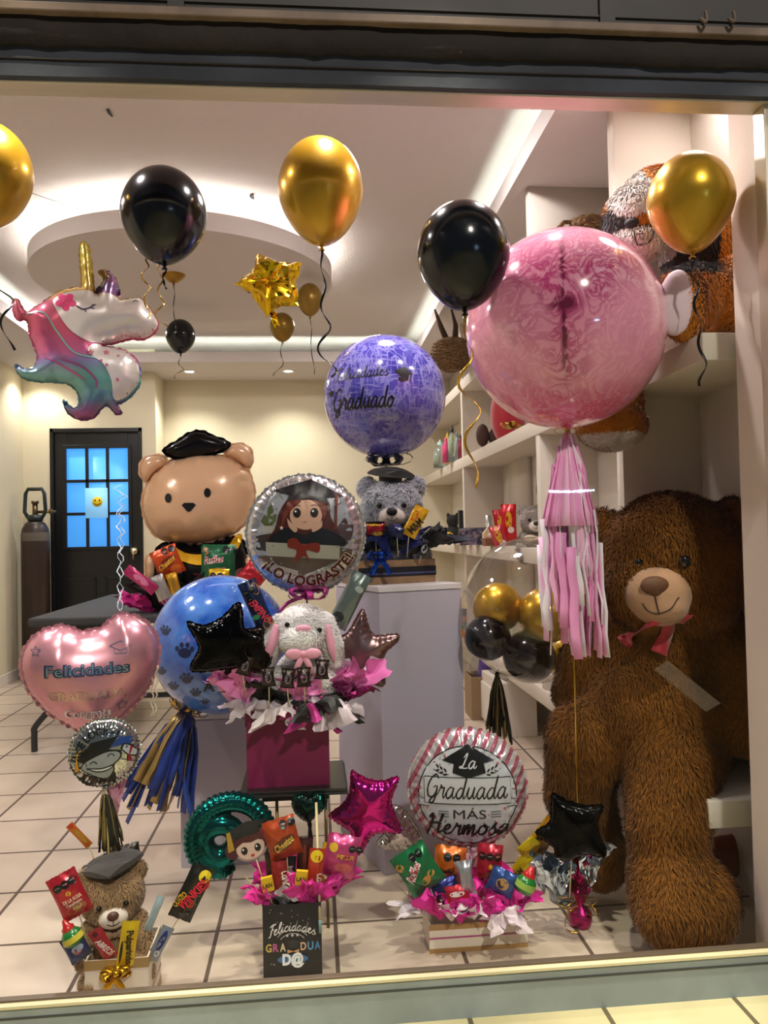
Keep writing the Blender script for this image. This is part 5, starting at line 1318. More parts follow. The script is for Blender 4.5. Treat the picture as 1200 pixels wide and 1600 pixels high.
lay('yellow_collar', Flat().poly([p for p in outline_px([(268,848),(290,862),(318,866),(350,860),(368,838),(378,842),(360,872),(318,882),(290,876),(262,862)], 310, 800, s, 3)]), YL, t, bg, off=.012, step=.03)
for sx, pts in ((0, [(232,870),(242,866),(248,885),(244,905),(234,902)]), (1, [(382,872),(396,880),(400,892),(390,900),(380,890)])): bearp('arm', pts, 9, BR, -6, 3)
bh2 = bvh_of(hm)
for u, v, a, b in ((266, 779, 5, 7), (323, 773, 5, 7), (296, 794, 10.5, 7)):
    qx = outline_px([(u, v)], 310, 800, s)[0]; lay('eye' if a < 8 else 'nose', Flat().disc(qx[0], qx[1], a*s, b*s) if a < 8 else Flat().poly([(qx[0]+a*s*x, qx[1]+b*s*z) for x, z in ((-1, .5), (-.6, .95), (.6, .95), (1, .5), (.3, -.8), (0, -1), (-.3, -.8))]), PRINTK, t, bh2, off=.004, step=.03)
stick(t, (0, .02, -150*s), (0, .02, -150*s-(P(310, 950, Yb).z-.742-.0)+.0), .004) if 0 else None
# its box and sweets on the table
t = thing('gift_box', 'dark gift box of sweets on the grey table, below the bear balloon', 'gift box', (P(300, 950, 4.6).x, 4.62, .74))
tapered_box(t, .40, .22, .13, mat('1a1416', .5))
snack('orange cheese snack bag leaning on the bear balloon gown', 262, 878, 4.42, 42, 46, -22, 'cf4a16', seals=((2, 17, 5.5), (13, 17, 5.5)), texts=(('Cheetos', 'i', -2, -1, 9, 30, 'e8b030', 20),), blobs=((8, -14, 8, 6, 'd8701c'), (-2, -1, 17, 7, '6a2410', 20)))
snack('green chip bag on the front of the bear balloon gown', 341, 878, 4.42, 54, 54, 2, '17603c', seals=((12, 19, 6), (24, 19, 6)), texts=(('Ruffles', 'i', -7, 4, 12, 30, 'e8dcd8', 8), ('Ruffles', 'i', -7, 4, 11, 29, 'b8243a', 8)), blobs=((-19, 17, 5, 6, 'b07a48'), (-2, -14, 8, 5, 'c08a58', 20), (8, -13, 5, 5, 'c08a58')), stk=(330, 960))
snack('yellow snack packet in front of the green chip bag', 342, 900, 4.38, 32, 22, 3, 'e0b414', seals=((-9, 1, 5), (2, 1, 5)), stk=(340, 960))
snack('pink and silver candy bar poking out at the left of the table box', 220, 906, 4.30, 18, 56, -50, 'b02a62', 'candy bar', 'candy_bar', blobs=((0, 0, 5, 14, 'd87aa0'),), stk=(260, 950))
snack('silver candy bar standing beside the gold one on the table box', 251, 918, 4.34, 22, 40, -22, 'a9a4a0', 'candy bar', 'candy_bar', metal=.6, stk=(262, 950))
snack('gold candy bar standing on the table box', 272, 915, 4.36, 18, 40, -14, 'c8921c', 'candy bar', 'candy_bar', blobs=((0, 0, 3, 12, '8a6414'),), metal=.6, stk=(274, 950))
snack('red snack bag behind the girl graduate balloon rim', 395, 900, 4.40, 40, 36, 40, 'b01c2c', stk=(370, 950))
for i, (u, v, sz, col, nm, ln) in enumerate(((236, 965, 30, 'e02a94', 'hot pink', (-.6, .1)), (250, 955, 44, '141213', 'black', (-.1, .2)), (266, 960, 32, 'b81c68', 'magenta', (.2, .1)), (300, 950, 44, '141213', 'black', (.1, .1)), (345, 948, 40, '5a0e18', 'dark red', (.1, .1)))):
    tissue('%s tissue paper sprouting from the table gift box' % nm, None if nm != 'black' else 'black tissue in the table gift box', u, v, 4.50, sz, col, 60+i, ln, .6)

# ================================================================== GREY BEAR CRATE
ca = radians(18); cc = P(612, 890, 2.92)
t = thing('wooden_crate', 'wooden crate with black and blue stripes holding the grey bear, on the tall plinth', 'crate', (cc.x-.02, 2.90, PH), (0, 0, ca))
WD = mat('a07e5c', .6, var=.25, vs=20); 
tapered_box(t, .30, .20, .085, WD, .006)
part('stripe', M().box((-.152, -.102, .026), (.152, -.1, .06)).box((.15, -.1, .026), (.152, .1, .06)), mat('15161c', .4), t, False, label='black painted stripe'); part('stripe', M().box((-.1525, -.1035, .034), (.1525, -.102, .040)), mat('4a4f78', .4), t, False, label='thin blue painted stripe')
BB = mat('1248b0', .15, .8)
ribbon_bow('shiny blue ribbon bow on the front of the wooden crate', 594, 874, 2.745, .052, BB, 8, .016, 3)
gx = 'dark tissue in the wooden crate'
for i, (u, v, Y, sz, col, nm, ln) in enumerate(((585, 868, 2.80, 36, '0c0d10', 'black', (-.1, .1)), (602, 870, 2.78, 36, '18246a', 'navy', (0, .1)), (632, 870, 2.80, 34, '18246a', 'navy', (.1, 0)), (650, 868, 2.84, 40, '0c0d10', 'black', (.4, -.1)), (668, 862, 2.92, 34, '0e1228', 'black', (.8, -.3)), (618, 868, 2.78, 30, '0c0d10', 'black', (0, 0)), (572, 868, 2.84, 32, '0c0d10', 'black', (-.3, 0)))):
    tissue('%s tissue paper around the grey bear in the wooden crate' % nm, gx+', '+nm, u, v, Y, sz, col, 80+i, ln, .5)
snack('yellow chocolate candy bag held by the grey bear', 649, 815, 2.74, 24, 50, 28, 'e0a812', texts=(('M&M', 'b', 3, -6, 12, 26, '2a1408', 72),), blobs=((-5, 8, 5, 9, 'd05a1c'),), stk=(636, 870), metal=.2)
snack('red, black and yellow sweet packet left of the grey bear', 587, 826, 2.76, 30, 20, 0, 'a4142a', band=((4, 8, 'd8a81c'), (8, 11, '0c0c0c')), stk=(588, 870), blobs=((3, -8, 11, 3, 'c89a3a'),))
snack('small navy packet in the crate under the yellow bag', 622, 832, 2.73, 18, 16, 14, '16244e', stk=(622, 870)); snack('dark packet with silver print at the right of the crate', 662, 855, 2.78, 16, 26, 20, '1a1c20', blobs=((2, -2, 5, 7, 'a8acb0'),), stk=(655, 880))

# ================================================================== FRONT LEFT GIFT BOX (tan bear)
Yf = 1.99; a0 = P(131, 1510, Yf-.03); a1 = P(231, 1510, Yf-.03); zt = P(180, 1501, Yf-.03).z
t = thing('gift_box', 'cream and gold striped gift box holding the tan bear, front left', 'gift box', ((a0.x+a1.x)/2, Yf+.05, 0), (0, 0, radians(0)))
wb = a1.x-a0.x
tapered_box(t, wb, .15, zt, mat('e2d6c6', .5), .004)
for z0, z1 in ((zt-.022, zt+.001), (.0, .02), (.045, .05)): part('stripe', M().box((-wb/2-.001, -.0765, z0), (wb/2+.001, -.075, z1)).box((wb/2, -.076, z0), (wb/2+.0012, .076, z1)), mat('a98a58', .45, .2), t, False, label='tan painted stripe')
ribbon_bow('shiny gold ribbon bow on the front of the tan bear box', 180, 1523, 1.945, .038, mat('d8a41c', .18, .9), 9, .014, 6)
snack('red peanut bag with three black warning seals, far left beside the tan bear', 109, 1398, 1.98, 46, 74, -22, 'b0182c', texts=(('DE LA ROSA', 'b', 2, -4, 6, 28, 'e8c8b0', 0), ('Cacahuate', 'b', 2, -11, 5, 24, 'e8d8c8', 0)), seals=((-11, 20, 6.6), (1, 21, 6.6), (13, 22, 6.6)), blobs=((0, 6, 4, 4, 'e0a01c'), (2, -22, 15, 8, '9a6238'), (4, -20, 7, 5, 'c8a070')), stk=(140, 1480))
snack('blue sweet packet below the green bottle at the left', 119, 1480, 1.955, 34, 44, -25, '1f3060', blobs=((2, 0, 9, 6, '9aa4b8'), (0, -5, 6, 4, 'b0503a')), stk=(145, 1520))
t2 = thing('candy_bottle', 'small green candy bottle with a red cone cap at the left of the tan bear', 'candy bottle', P(112, 1462, 1.96), (0, radians(-26), 0)); s = mpp(P(112, 1460, 1.96))
GRN = mat('17702c', .2, coat=.5); REDP = mat('c01c20', .25, coat=.4)
part('bottle', M().lathe([(0, -14*s), (14*s, -13*s), (17*s, -6*s), (15*s, 4*s), (9*s, 11*s), (0, 12*s)], 24, cap=False), GRN, t2); part('cap', M().lathe([(9*s, 9*s), (10*s, 14*s), (6*s, 18*s), (3*s, 27*s), (0, 28*s)], 24, cap=False), REDP, t2); part('label', M().lathe([(17.2*s, -7*s), (16*s, 2*s)], 24, cap=False), mat('c8b83a', .4), t2)
snack('red candy bar tilted left in front of the tan bear', 161, 1475, 1.97, 22, 54, -28, 'a82430', 'candy bar', 'candy_bar', texts=(('ABREOS', 'i', 1, -4, 9, 36, 'e8d0c8', -76),), blobs=((-2, 21, 4, 4, '4a1018'),), stk=(172, 1512))
snack('yellow tamarind candy bar in front of the tan bear', 200, 1474, 1.96, 27, 68, 9, 'd8b40e', 'candy bar', 'candy_bar', texts=(('Pulparindo', 'b', 3, -4, 11, 52, '1c1408', -84),), blobs=((-9, -12, 2, 18, '15120a'),), stk=(200, 1520))
snack('silver and blue wrapped bar at the right of the tan bear', 250, 1474, 2.00, 20, 54, 30, '8c949e', 'candy bar', 'candy_bar', blobs=((0, 6, 5, 16, '1c2a6a'), (2, -14, 4, 5, 'd8dce0')), metal=.5, stk=(238, 1515))
snack('pale blue wrapped stick leaning right of the tan bear', 241, 1427, 2.01, 13, 54, 24, '9fb2b8', 'candy bar', 'candy_bar', th=.7, metal=.2, stk=(226, 1480))
snack('black fruit candy bag at the upper right of the tan bear', 300, 1394, 2.03, 38, 86, 28, '15110f', texts=(('WINKIES', 'b', 1, 0, 15, 52, 'd81c3c', 68), ('QUEZO', 'b', -14, -14, 8, 26, 'c8a01c', 72)), blobs=((7, 30, 10, 9, 'd8c01c'), (12, 18, 7, 10, 'c83a1c'), (4, -14, 7, 7, 'b03018'), (12, -6, 5, 8, '2a5a2a')), seals=((-2, -34, 4.6), (8, -31, 4.6)), stk=(238, 1500))
snack('thin orange candy packet at the upper left above the tan bear', 124, 1305, 2.10, 12, 48, -38, 'c86a18', 'candy bar', 'candy_bar', blobs=((1, -2, 3, 14, 'a88a2a'), (0, 20, 4, 4, 'b8301c')), stk=(160, 1380))
snack('dark brown chocolate bar behind the tan bear cap', 198, 1330, 2.17, 40, 22, -8, '2a211c', 'candy bar', 'candy_bar', stk=(196, 1400))
t2 = thing('lollipop', 'purple lollipop with an orange ribbon behind the tan bear left ear', 'lollipop', P(136, 1362, 2.14)); s = mpp(P(136, 1362, 2.14))
part('candy', M().ell((0, 0, 0), (10*s, 5*s, 11*s), 20, 12), mat('4a3048', .3), t2); part('stick', M().cyl((3*s, 0, -8*s), (16*s, 0, -110*s), .0015), STICKW, t2); part('ribbon', M().strip([(8*s, -.006, 12*s), (9*s, -.006, -10*s), (10*s, -.006, -42*s)], 6*s), mat('e0701c', .4), t2)
tissue('pink tissue paper at the left shoulder of the tan bear', None, 144, 1428, 2.10, 34, 'c84a86', 101, (-.1, .1), .5)
tissue('pink translucent tissue tip under the silver cap-print balloon', None, 182, 1278, 2.16, 34, 'd89ab4', 102, (0, .5), .25)
snack('red and white twist-wrapped sweet behind the tan bear', 128, 1374, 2.12, 30, 12, 20, 'c03a3a', 'candy', 'wrapped_candy', blobs=((0, 0, 6, 4, 'e0c8c0'),), stk=(140, 1430))
# silver round balloon SE LOGRO
t, s = foil_thing('foil_balloon', 'small silver foil balloon with a smiling cap-wearing face, above the tan bear', 'balloon', 164, 1175, 2.12)
R = 52*s; pm = pillow(circle_out(R), .32*R, crink=.25, power=.55, seam=.004); part('body', pm, mat('b8b6b6', .12, .95), t); bv = bvh_of(pm); k = s
def zq(a, b): return (100+a/9.23, 1110+b/9.23)
def q(pts): return [((x-164)*k, -(y-1175)*k) for x, y in pts]
L('gown_print', '1a1917', Flat().poly(qs(Z([(140,620),(260,760),(250,820),(600,960),(720,860),(720,1060),(520,1080),(330,1030),(190,880),(125,740)]))), .001)
L('cap_print', '0c0c0c', Flat().poly(q(Z([(130,600),(350,490),(400,420),(780,355),(640,530),(820,560),(700,740),(250,690)]))), .0016)
L('blue_print', '1c3a7a', Flat().poly(q(Z([(650,520),(790,370),(1000,400),(900,560),(790,480)]))), .001)
L('face_outline', '0c0c0c', Flat().poly(qs(Z([(245,770),(330,660),(560,555),(740,545),(820,600),(790,690),(720,750),(715,850),(600,960),(400,880)]))), .0022)
L('face', '8e9296', Flat().poly(qs(Z([(265,770),(340,680),(570,575),(730,565),(795,610),(770,680),(700,740),(695,840),(600,940),(410,865)]))), .0028)
L('smile', '0c0c0c', Flat().poly(qs(Z([(350,765),(540,780),(720,740),(690,790),(600,835),(480,840),(400,810)]))), .0034); L('teeth', 'c8cccf', Flat().poly(qs(Z([(390,785),(540,798),(690,768),(600,815),(480,820)]))), .004)
for a, b in ((435, 710), (670, 620)):
    e = q(Z([(a, b)]))[0]; L('closed_eye', '0c0c0c', Flat().arc(e[0], e[1]-2*k, 5*k, .2, 2.9, 1.5*k), .0034)
L('diploma_outline', '0c0c0c', Flat().poly(q(Z([(800,540),(840,465),(960,500),(1060,600),(1020,690),(900,650)]))), .0022); L('diploma', 'a8acb0', Flat().poly(q(Z([(825,545),(855,485),(950,520),(1035,605),(1010,660),(910,630)]))), .0028)
L('diploma_ribbon', '8a1430', Flat().poly(q(Z([(940,510),(980,540),(940,620),(960,720),(890,740),(910,640)]))), .0034)
L('tassel_print', 'c8901c', Flat().poly(q(Z([(330,510),(240,540),(215,640),(240,780),(230,830),(180,820),(195,700),(215,560)]))), .003)
lay('lettering', text('¡SE LOGRÓ!', 15*k, bold=.035, width=76*k), PRINTK, t, bv, off=.002, step=.01, fn=arcfn(38*k, -2*k, -3*k, True, radians(22)))
part('neck', crumple(M().lathe([(.004, -R*1.0), (.010, -R*1.06), (.005, -R*1.14), (.012, -R*1.25), (.0, -R*1.27)], 16, cap=False), .003, 60), mat('b8b6b6', .12, .95), t)
stick(t, (0, .004, -R), to_local2(t, P(176, 1470, 2.10)), .0025, mat('b8a060', .5))
part('tassel', tassel(M(), (0, 0, -R*1.1), .17, .032, 42, .008, 14, (.012, 0), mats=2), [mat('1a1a18', .5), mat('9a8450', .35, .5)], t, label='black and gold tassel')

# ================================================================== BLACK GIFT BOX "GRADUAD@"
Yg = 2.07; a0 = P(411, 1480, Yg); a1 = P(503, 1480, Yg); zt = P(455, 1413, Yg).z
wb = a1.x-a0.x; BKB = mat('17171a', .5)
t = thing('gift_box', 'black printed gift box with colourful graduation lettering, front centre on the floor', 'gift box', ((a0.x+a1.x)/2, Yg+.09, 0))
tapered_box(t, wb, .18, zt, BKB, .003); s = mpp(a0); hx = lambda v: P(455, v, Yg).z
yf = -.0905
def bl(nm, fl, col, x, v, y=yf): lay(nm, fl, mat(col, .4), t, None, y=y, fn=lambda p, q: (p+x*s, q+hx(v)))
bl('lettering', script('Felicidades', 8*s, .24, width=74*s), 'e8e4e0', 0, 1458)
t.children[-1].data.vertices.foreach_set('co', [c for v in t.children[-1].data.vertices for c in (v.co.x, v.co.y, v.co.z-((v.co.x/s)**2)*.007*s+4*s)])
fl = Flat().arc(0, -22*s, 30*s, radians(40), radians(140), .9*s); bl('arc_print', fl, 'c8c4c0', 0, 1460); bl('arc_print', Flat().arc(0, -22*s, 24*s, radians(40), radians(140), .9*s), 'c8c4c0', 0, 1460)
for dx in (-8, 0, 8): bl('star_print', Flat().poly(star_out(2.6*s)), 'd8d4d0', dx, 1461)
for ch, x, col in (('G', -37, 'c9b25a'), ('R', -26, 'c05a8a'), ('A', -15, 'd8c49a'), ('D', 17, 'd0a888'), ('U', 28, '5a9ac0'), ('A', 39, '4a86c0')): bl('lettering', text(ch, 17*s, bold=.03, width=9*s), col, x, 1479)
bl('cap_print', Flat().poly([(-11*s, 2*s), (0, 7*s), (11*s, 2*s), (0, -3*s)]).poly([(-7*s, -1*s), (0, -4*s), (7*s, -1*s), (7*s, -6*s), (-7*s, -6*s)]), '2c2e33', 1, 1474); bl('bow_print', Flat().poly([(-9*s, 3*s), (0, 0), (9*s, 3*s), (9*s, -3*s), (0, 0-.5*s), (-9*s, -3*s)]), 'c89a72', 1, 1486)
bl('blob_print', Flat().disc(0, 0, 24*s, 7*s), '3a6a9a', 0, 1498, yf-.0006)
bl('lettering', text('D@', 23*s, bold=.05, width=34*s), 'e8ecec', 1, 1498, yf-.0012)
rnd = random.Random(8)
for j in range(16): bl('dot_print', Flat().disc(0, 0, .7*s, None, 8), 'c8c4c0', rnd.uniform(-42, 42), rnd.choice([rnd.uniform(1418, 1440), rnd.uniform(1500, 1510)]))
gt = 'pink tissue in the black gift box'
for i, (u, v, Y, sz, col, nm, ln) in enumerate(((420, 1418, 2.09, 30, 'd02a8c', 'pink', (-.4, 0)), (446, 1418, 2.10, 34, 'c9c0c4', 'white', (0, 0)), (470, 1418, 2.09, 40, 'd02a8c', 'pink', (.1, .1)), (492, 1420, 2.10, 36, 'c82486', 'pink', (.2, .1)), (508, 1410, 2.16, 40, 'd02a8c', 'pink', (.5, .1)), (462, 1400, 2.2, 46, 'c02080', 'pink', (0, .2)), (438, 1405, 2.2, 40, 'c02080', 'pink', (-.2, .2)), (498, 1402, 2.18, 34, 'd8ccd2', 'white', (.2, .1)))):
    tissue('%s tissue paper filling the black graduation box' % nm, gt.replace('pink', nm), u, v, Y, sz, col, 120+i, ln, .5)
snack('orange cheese snack bag in the black graduation box', 441, 1309, 2.12, 52, 62, -14, 'a8401a', seals=((7, 22, 6.5), (20, 22, 6.5)), texts=(('Cheetos', 'i', 1, -6, 12, 34, 'c8a84a', 22),), blobs=((1, -6, 20, 9, '5a2010', 22),), stk=(452, 1400))
snack('pink chewy candy bag at the right of the black graduation box', 533, 1337, 2.12, 54, 66, 14, 'b83a72', seals=((14, 16, 5.6), (25, 16, 5.6)), texts=(('MILUS', 'b', 6, 3, 7, 26, 'e0b030', 0), ('MILUS', 'b', 6, 2, 6, 24, '7a1030', 0)), blobs=((-15, 14, 7, 7, 'c8a02a'), (6, -14, 14, 8, 'c85a5a')), stk=(512, 1410))
for u, v, r, lab in ((437, 1371, -3, 'left'), (492, 1363, 8, 'right')):
    snack('red and brown chocolate bar with white script in the black box, %s of two' % lab, u, v, 2.10, 25, 74 if u > 450 else 50, r, '8a1c1a' if u < 450 else 'b0301c', 'candy bar', 'candy_bar', texts=(('Carlos', 's', 4, -6 if u < 450 else -16, 12, 34, 'e8dccc', -90),), blobs=() if u < 450 else ((0, 26, 10, 9, 'd0b01c'),), stk=(u, 1425))
for u, v, r, lab in ((418, 1381, -10, 'left'), (471, 1371, 8, 'right')):
    b = thing('candy_box', 'small yellow candy box in the black graduation box, %s of two' % lab, 'candy box', P(u, v, 2.08), (0, radians(r), 0), 'small yellow candy boxes'); s2 = mpp(P(u, v, 2.08))
    part('carton', M().box((-9*s2, -.006, -11*s2), (9*s2, .006, 11*s2)), mat('d0ac1c', .4), b, False, bevel=.001); lay('lettering', text('LAN', 9*s2, bold=.03, width=15*s2), mat('3a2a1a', .4), b, None, y=-.0065, fn=lambda p, q: (p, q-1*s2)); part('stick', M().cyl((0, 0, -11*s2), (0, 0, -34*s2), .0015), STICKM, b)
snack('dark chocolate bar in the middle of the black box', 476, 1340, 2.16, 26, 62, 2, '3a1512', 'candy bar', 'candy_bar', blobs=((0, 0, 3, 22, '6a2a22'),), stk=(478, 1410)); snack('dark wrapper with pale print behind the left chocolate bar', 452, 1366, 2.15, 20, 56, 4, '1c1418', 'candy bar', 'candy_bar', texts=(('MELO', 'b', 2, -2, 9, 34, '9a8a8a', -86),), stk=(455, 1415))
snack('brown packet at the left of the black graduation box', 425, 1355, 2.14, 20, 50, -4, '3a201a', 'candy bar', 'candy_bar', stk=(428, 1410)); snack('pale yellow candy bar leaning right in the black box', 507, 1352, 2.13, 18, 70, 12, 'c8a82a', 'candy bar', 'candy_bar', stk=(500, 1410))
tt = thing('wooden_stick', 'pale wooden stick with a teal tip standing against the front of the black box', 'stick', P(500, 1440, Yg-.015)); d = P(494, 1254, Yg+.13)-tt.location
part('shaft', M().cyl((0, 0, 0), d, .0035, seg=10), STICKM, tt); part('tip', M().cyl((0, 0, -.028), (0, 0, .004), .0042, seg=10), mat('6f8f90', .4), tt)
# small holographic heart under the tray
t, s = foil_thing('foil_balloon', 'small green-black heart foil balloon hanging under the black stand', 'balloon', 484, 1262, 2.26)
pm = pillow(outline_px([(457,1250),(462,1240),(475,1238),(484,1242),(495,1238),(506,1242),(510,1252),(505,1265),(492,1276),(482,1283),(470,1276),(460,1264)], 484, 1262, s, 3), 14*s, crink=.3, seam=.003); part('body', pm, mat('14504a', .15, .95, col2='0c0c10', vs=30), t)
part('neck', crumple(M().lathe([(.003, -21*s), (.008, -26*s), (.004, -32*s), (.009, -48*s), (0, -50*s)], 14, cap=False), .004, 60), mat('2a2a2c', .15, .9), t); stick(t, (0, 0, -40*s), to_local2(t, P(484, 1420, 2.2)), .002)
# teal spiral balloon
t, s = foil_thing('foil_balloon', 'teal spiral nine-shaped foil balloon left of the black gift box', 'balloon', 358, 1308, 2.24)
m = M(); pts = []
for i in range(60):
    a = radians(-35+i*5.3); rr = 55-max(0, i-48)*.8; pts.append((rr*1.02*cos(a)*s+2*s, 0, (rr*sin(a)-0)*s))
m.tube(pts, [16*s*min(1, .25+i/8, .35+(59-i)/6) for i in range(60)], 16)
pts = [((25+3*sin(a))*cos(a)*s-14*s, 0, 25*sin(a)*s-4*s) for a in [2*pi*i/36 for i in range(37)]]; m.tube(pts, 17*s, 14)
me = remeshed(m, .005, 3)
for v in me.vertices: v.co += v.normal*.0022*sin(atan2(v.co.z, v.co.x)*44)*min(1, (v.co.xz.length/(60*s))**4 if hasattr(v.co, 'xz') else 1)
part('body', me, mat('04605e', .14, .92), t); stick(t, (20*s, 0, -60*s), to_local2(t, P(430, 1415, 2.16)), .002)
# paper doll head topper
t, s = foil_thing('cake_topper', 'paper doll-head topper with dark hair and black cap on a thin stick', 'topper', 390, 1318, 2.13, tilt=-12)
def TP(nm, col, fl, y): 
    m2 = lay(nm, fl, mat(col, .45), t, None, y=y); return m2
part('card', M().prism([(28*s*cos(a), 26*s*sin(a)-2*s) for a in [2*pi*i/30 for i in range(30)]], 0, .0015), mat('d8d0cc', .5), t)
TP('hair', '3a1424', Flat().disc(0, 4*s, 32*s, 22*s), -.0005); TP('hair_bun', '7a1a3e', Flat().disc(26*s, 6*s, 11*s, 13*s), -.001); TP('hair_bun', '4a1426', Flat().disc(-28*s, -4*s, 11*s, 13*s), -.001)
TP('face', 'cfb0a0', Flat().disc(0, -6*s, 22*s, 18*s), -.0015); TP('fringe', '4a1a1c', Flat().poly([(-23*s, -2*s), (-20*s, 12*s), (0, 18*s), (21*s, 12*s), (23*s, 0), (14*s, 4*s), (2*s, 2*s), (-10*s, 5*s)]), -.002)
for x in (-10, 11): TP('eye', '0a0a0c', Flat().disc(x*s, -8*s, 5*s, 6*s), -.0025); TP('eye_highlight', 'e8e8e8', Flat().disc(x*s-1.5*s, -6*s, 1.5*s), -.003)
TP('mouth', 'b02a34', Flat().disc(1*s, -18*s, 3*s, 2*s), -.0025)
TP('cap_band', '101216', Flat().poly([(-22*s, 12*s), (20*s, 14*s), (16*s, 30*s), (-18*s, 28*s)]), -.0028); TP('cap_board', '16191e', Flat().poly([(-34*s, 26*s), (2*s, 36*s), (36*s, 30*s), (2*s, 18*s)]), -.0034); TP('cap_tassel', 'a8842a', Flat().poly([(-31*s, 26*s), (-25*s, 27*s), (-24*s, -2*s), (-34*s, -4*s)]), -.004)
stick(t, (4*s, .002, -24*s), to_local2(t, P(414, 1385, 2.12)), .0015)
# magenta star and silver balloons behind
foil_star('shiny magenta star foil balloon right of the black stand', 572, 1266, 2.30, [(549,1204),(556,1207),(575,1218),(600,1222),(620,1216),(622,1224),(613,1245),(612,1262),(626,1296),(624,1304),(600,1302),(580,1306),(566,1330),(558,1333),(553,1318),(548,1298),(535,1288),(517,1275),(516,1268),(535,1255),(546,1238),(548,1220)], 'c81c86', .34, .12, 2, seed=3, stk=(508, 1400))
foil_star('crumpled silver foil balloon peeking out behind the magenta star', 622, 1305, 2.50, [(606,1262),(620,1258),(636,1270),(650,1290),(660,1310),(650,1322),(630,1328),(600,1325),(588,1315),(600,1300),(606,1280)], 'c8c2c2', .4, .12, 3, seed=5, crink=.5, stk=(640, 1400))

# ================================================================== LA GRADUADA TRAY
t, s = foil_thing('foil_balloon', 'round pink-striped foil balloon lettered La Graduada, over the pink tissue box', 'balloon', 730, 1230, 2.30)
R = 91*s; pm = pillow(circle_out(R), .30*R, crink=.28, power=.55, seam=.006)
ms, n, b = nt('pink_striped_foil'); co = coord(n); sp = N(n, 'ShaderNodeSeparateXYZ'); n.links.new(co, sp.inputs[0]); X, _, Zc = sp.outputs
w = mth(n, 'SINE', mth(n, 'MULTIPLY', mth(n, 'SUBTRACT', mth(n, 'MULTIPLY', X, .88), mth(n, 'MULTIPLY', Zc, .50)), 2*pi/(.027)))
n.links.new(mixc(n, mth(n, 'GREATER_THAN', w, .15), 'd6d0d6', 'c06a7e'), b.inputs['Base Color']); b.inputs['Metallic'].default_value = .5; b.inputs['Roughness'].default_value = .22
part('body', pm, ms, t); bv = bvh_of(pm); k = s
def G(nm, col, fl, x, z, off): lay(nm, fl, mat(col, .3, .1), t, bv, off=off, step=.014, fn=lambda p, q: (p+x*k, q+z*k))
G('white_disc', 'c4c4cc', Flat().disc(0, 0, 75*k, None, 60), 0, -6, .0012)
G('ring', '101014', Flat().arc(0, 0, 75*k, 0, 2*pi, 1.6*k, 60), 0, -6, .0022)
G('laurel_print', '101014', Flat().line([(-52*k, 34*k), (-40*k, 28*k), (-28*k, 27*k)], 1*k), 0, 0, .002); G('laurel_print', '101014', Flat().line([(52*k, 36*k), (42*k, 29*k), (30*k, 27*k)], 1*k), 0, 0, .002)
for sg in (-1, 1):
    for j in range(6): G('leaf_print', '101014', Flat().disc(0, 0, 3.4*k, 1.4*k, 12, sg*(.9 if j % 2 else -.2)), sg*(33+6*(j//2)), 30+3*(j//2)+(3.5 if j % 2 else -3), .0024)
G('cap_board', '101014', Flat().poly([(-40*k, 0), (0, 24*k), (40*k, 0), (24*k, -4*k), (27*k, -18*k), (0, -26*k), (-24*k, -18*k), (-22*k, -5*k)]), 2, 48, .003)
G('lettering', 'c8c8d0', script('La', 11*k, .2, width=28*k), 2, 37, .0042)
G('banner', 'c4c4cc', Flat().rect(-66*k, -20*k, 66*k, 20*k), 0, 3, .003); G('banner_outline', '101014', Flat().line([(-66*k, -20*k), (66*k, -20*k), (66*k, 20*k), (-66*k, 20*k), (-66*k, -20*k)], 1.3*k), 0, 3, .0036)
for sg in (-1, 1): G('banner_tail', 'c4c4cc', Flat().poly([(sg*64*k, -14*k), (sg*77*k, -13*k), (sg*74*k, -19*k), (sg*77*k, -25*k), (sg*60*k, -25*k)]), 0, 3, .0032); G('banner_tail_outline', '101014', Flat().line([(sg*66*k, -14*k), (sg*77*k, -13*k), (sg*74*k, -19*k), (sg*77*k, -25*k), (sg*60*k, -25*k)], 1.1*k), 0, 3, .0038)
G('lettering', '101014', script('Graduada', 17*k, .17, width=124*k), 0, -8, .0044)
G('lettering', '101014', text('MÁS', 20*k, bold=.0, width=50*k), 3, -33, .0036)
for sg in (-1, 1):
    for j in range(3): G('dash_print', '101014', Flat().rect(-8*k, -.5*k, 8*k, .5*k), sg*40+3, -29-4*j, .0036)
G('lettering', '101014', script('Hermosa', 16*k, .24, width=132*k), 0, -66, .0036)
part('neck', crumple(M().lathe([(.004, -R*.99), (.012, -R*1.03), (.006, -R*1.09), (.010, -R*1.22), (0, -R*1.24)], 16, cap=False), .003, 60), mat('b08a92', .25, .6), t); stick(t, (0, .004, -R), to_local2(t, P(735, 1450, 2.26)), .0025, STICKW)
Yt = 2.16; a0 = P(671, 1460, Yt); a1 = P(824, 1460, Yt); zt = P(748, 1441, Yt).z
t = thing('gift_box', 'low cream wooden tray box with tan edges, filled with pink and white tissue', 'gift box', ((a0.x+a1.x)/2, Yt+.07, 0)); wb = a1.x-a0.x
tapered_box(t, wb, .14, zt, mat('e6dccc', .5), .004)
for z0, z1, cc, lb in ((zt-.014, zt+.001, 'a9824e', 'tan wooden edge'), (0, .012, 'a9824e', 'tan wooden edge'), (zt*.5, zt*.5+.004, 'b04a82', 'thin pink stripe')): part('stripe', M().box((-wb/2-.001, -.0715, z0), (wb/2+.001, -.07, z1)), mat(cc, .45), t, False, label=lb)
